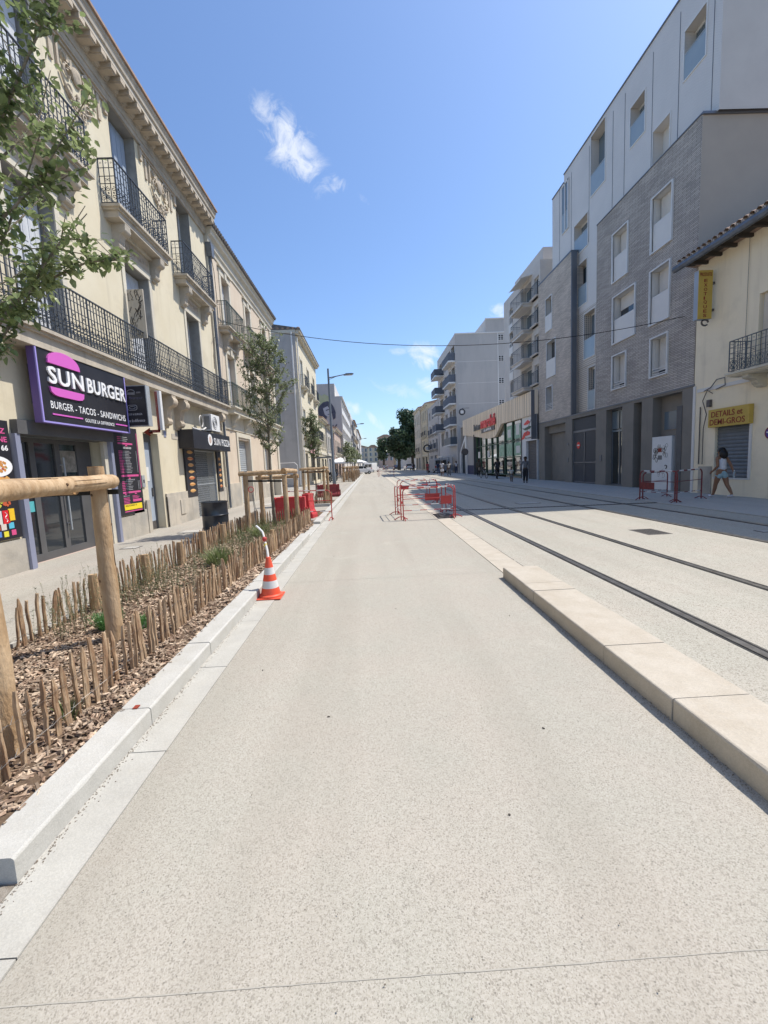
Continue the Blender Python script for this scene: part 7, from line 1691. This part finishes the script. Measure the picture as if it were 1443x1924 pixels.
# parasols and terrace
for i,(x,y) in enumerate(((-4.6,66),(-3.2,74),(-2.5,90))):
    t=thing('parasol',('nearest white square parasol of the terrace','middle white square parasol of the terrace','farthest white square parasol, just above the white hatchback')[i],'parasol',(x,y,PZ),'white parasols of the terrace')
    mb=MB(); mb.tube([(x,y,PZ),(x,y,2.95)],.03,8); mb.box(x-.35,x+.35,y-.35,y+.35,PZ,.14); mb.build('pole',K['lamp'],t)
    mb=MB(); s=1.9; mb.add([(x-s,y-s,2.35),(x+s,y-s,2.35),(x+s,y+s,2.35),(x-s,y+s,2.35),(x,y,3.05),(x-s,y-s,2.15),(x+s,y-s,2.15),(x+s,y+s,2.15),(x-s,y+s,2.15)],[(0,1,4),(1,2,4),(2,3,4),(3,0,4),(0,5,6,1),(1,6,7,2),(2,7,8,3),(3,8,5,0)]); mb.build('canopy',K['parasol'],t)
for i,(x,y) in enumerate(((-5.0,52),(-4.4,56),(-4.9,61))):
    t=thing('cafe_table',('first','second','third')[i]+' dark cafe table on the left pavement beyond the lamp','table',(x,y,PZ),'terrace tables'); mb=MB(); mb.lathe([(.38,.70),(.38,.73),(0,.73)],(x,y,PZ),14); mb.build('table_top',K['cdark'],t); mb=MB(); mb.tube([(x,y,PZ),(x,y,.76)],.03,6); mb.lathe([(.25,0),(.25,.03),(0,.04)],(x,y,PZ),12); mb.build('pedestal',K['castiron'],t)
    for j,s in enumerate((-1,1)):
        t=thing('cafe_chair',('first','second','third')[i]+' pair of terrace tables, dark chair on its '+('pavement','kerb')[j]+' side','chair',(x+s*.65,y,PZ),'terrace chairs'); a=x+s*.65
        mb=MB(); mb.box(a-.2,a+.2,y-.2,y+.2,.48,.52); mb.build('seat',K['cdark'],t); mb=MB(); mb.box(a+s*.18,a+s*.21,y-.2,y+.2,.55,.95); mb.build('backrest',K['cdark'],t)
        for q in (-1,1):
            for r_ in (-1,1): mb=MB(); mb.bar((a+q*.18,y+r_*.18,PZ),(a+q*.18,y+r_*.18,.48),.03); mb.build('leg',K['castiron'],t)
t=thing('bus_shelter','thin dark shelter canopy on the left pavement beyond the first lamp','shelter',(-4.4,42,PZ)); mb=MB(); mb.box(-5.3,-3.7,40.5,43.5,2.55,2.66); mb.build('canopy',K['lamp'],t)
for px_ in (-5.1,-3.9): mb=MB(); mb.tube([(px_,43.2,PZ),(px_,43.2,2.55)],.04,6); mb.build('post',K['lamp'],t)
# right side signs
t=thing('round_sign_post','dark round road sign on a pole before the supermarket wall','sign',(11.5,52,0)); mb=MB(); mb.tube([(11.5,52,0),(11.5,52,2.9)],.035,8); mb.build('pole',K['lamp'],t); disc(t,11.5,51.93,2.75,.42,'y',K['castiron'],.02)
for lb,x,y,z,r in (('small round hanging sign on the corner of the tall pale block',12.9,59.5,8.4,.38),('round hanging clock like sign farther along, over the pavement',11.7,88,4.6,.7)):
    t=thing('hanging_sign',lb,'sign',(x,y,z)); mb=MB(); mb.tube([(x+r*math.cos(a),y,z+r*math.sin(a)) for a in [2*math.pi*i/16 for i in range(17)]],r*.22,6); mb.build('ring',K['black'],t); mb=MB(); mb.bar((x,y,z+r*1.3),(x+1.0,y,z+r*1.3),.06); mb.build('arm',K['castiron'],t); disc(t,x,y+.02,z,r*.5,'y',K['offwhite'],.02)
t=thing('market_trailer','pale open sided trailer with a canopy parked on the pavement beyond the supermarket','trailer',(10.9,62.5,0)); mb=MB(); mb.box(10.2,11.9,61.5,64.5,2.35,2.5); mb.build('canopy',K['offwhite'],t); mb=MB(); mb.box(10.3,11.8,61.7,64.3,.45,1.15); mb.build('counter',K['cargrey'],t)
for a,b in ((10.3,61.6),(11.8,61.6),(10.3,64.4),(11.8,64.4)): mb=MB(); mb.tube([(a,b,0),(a,b,2.4)],.04,6); mb.build('post',K['lamp'],t)
sc.render.film_transparent=False
sc.cycles.max_bounces=6; sc.cycles.diffuse_bounces=4; sc.cycles.glossy_bounces=3
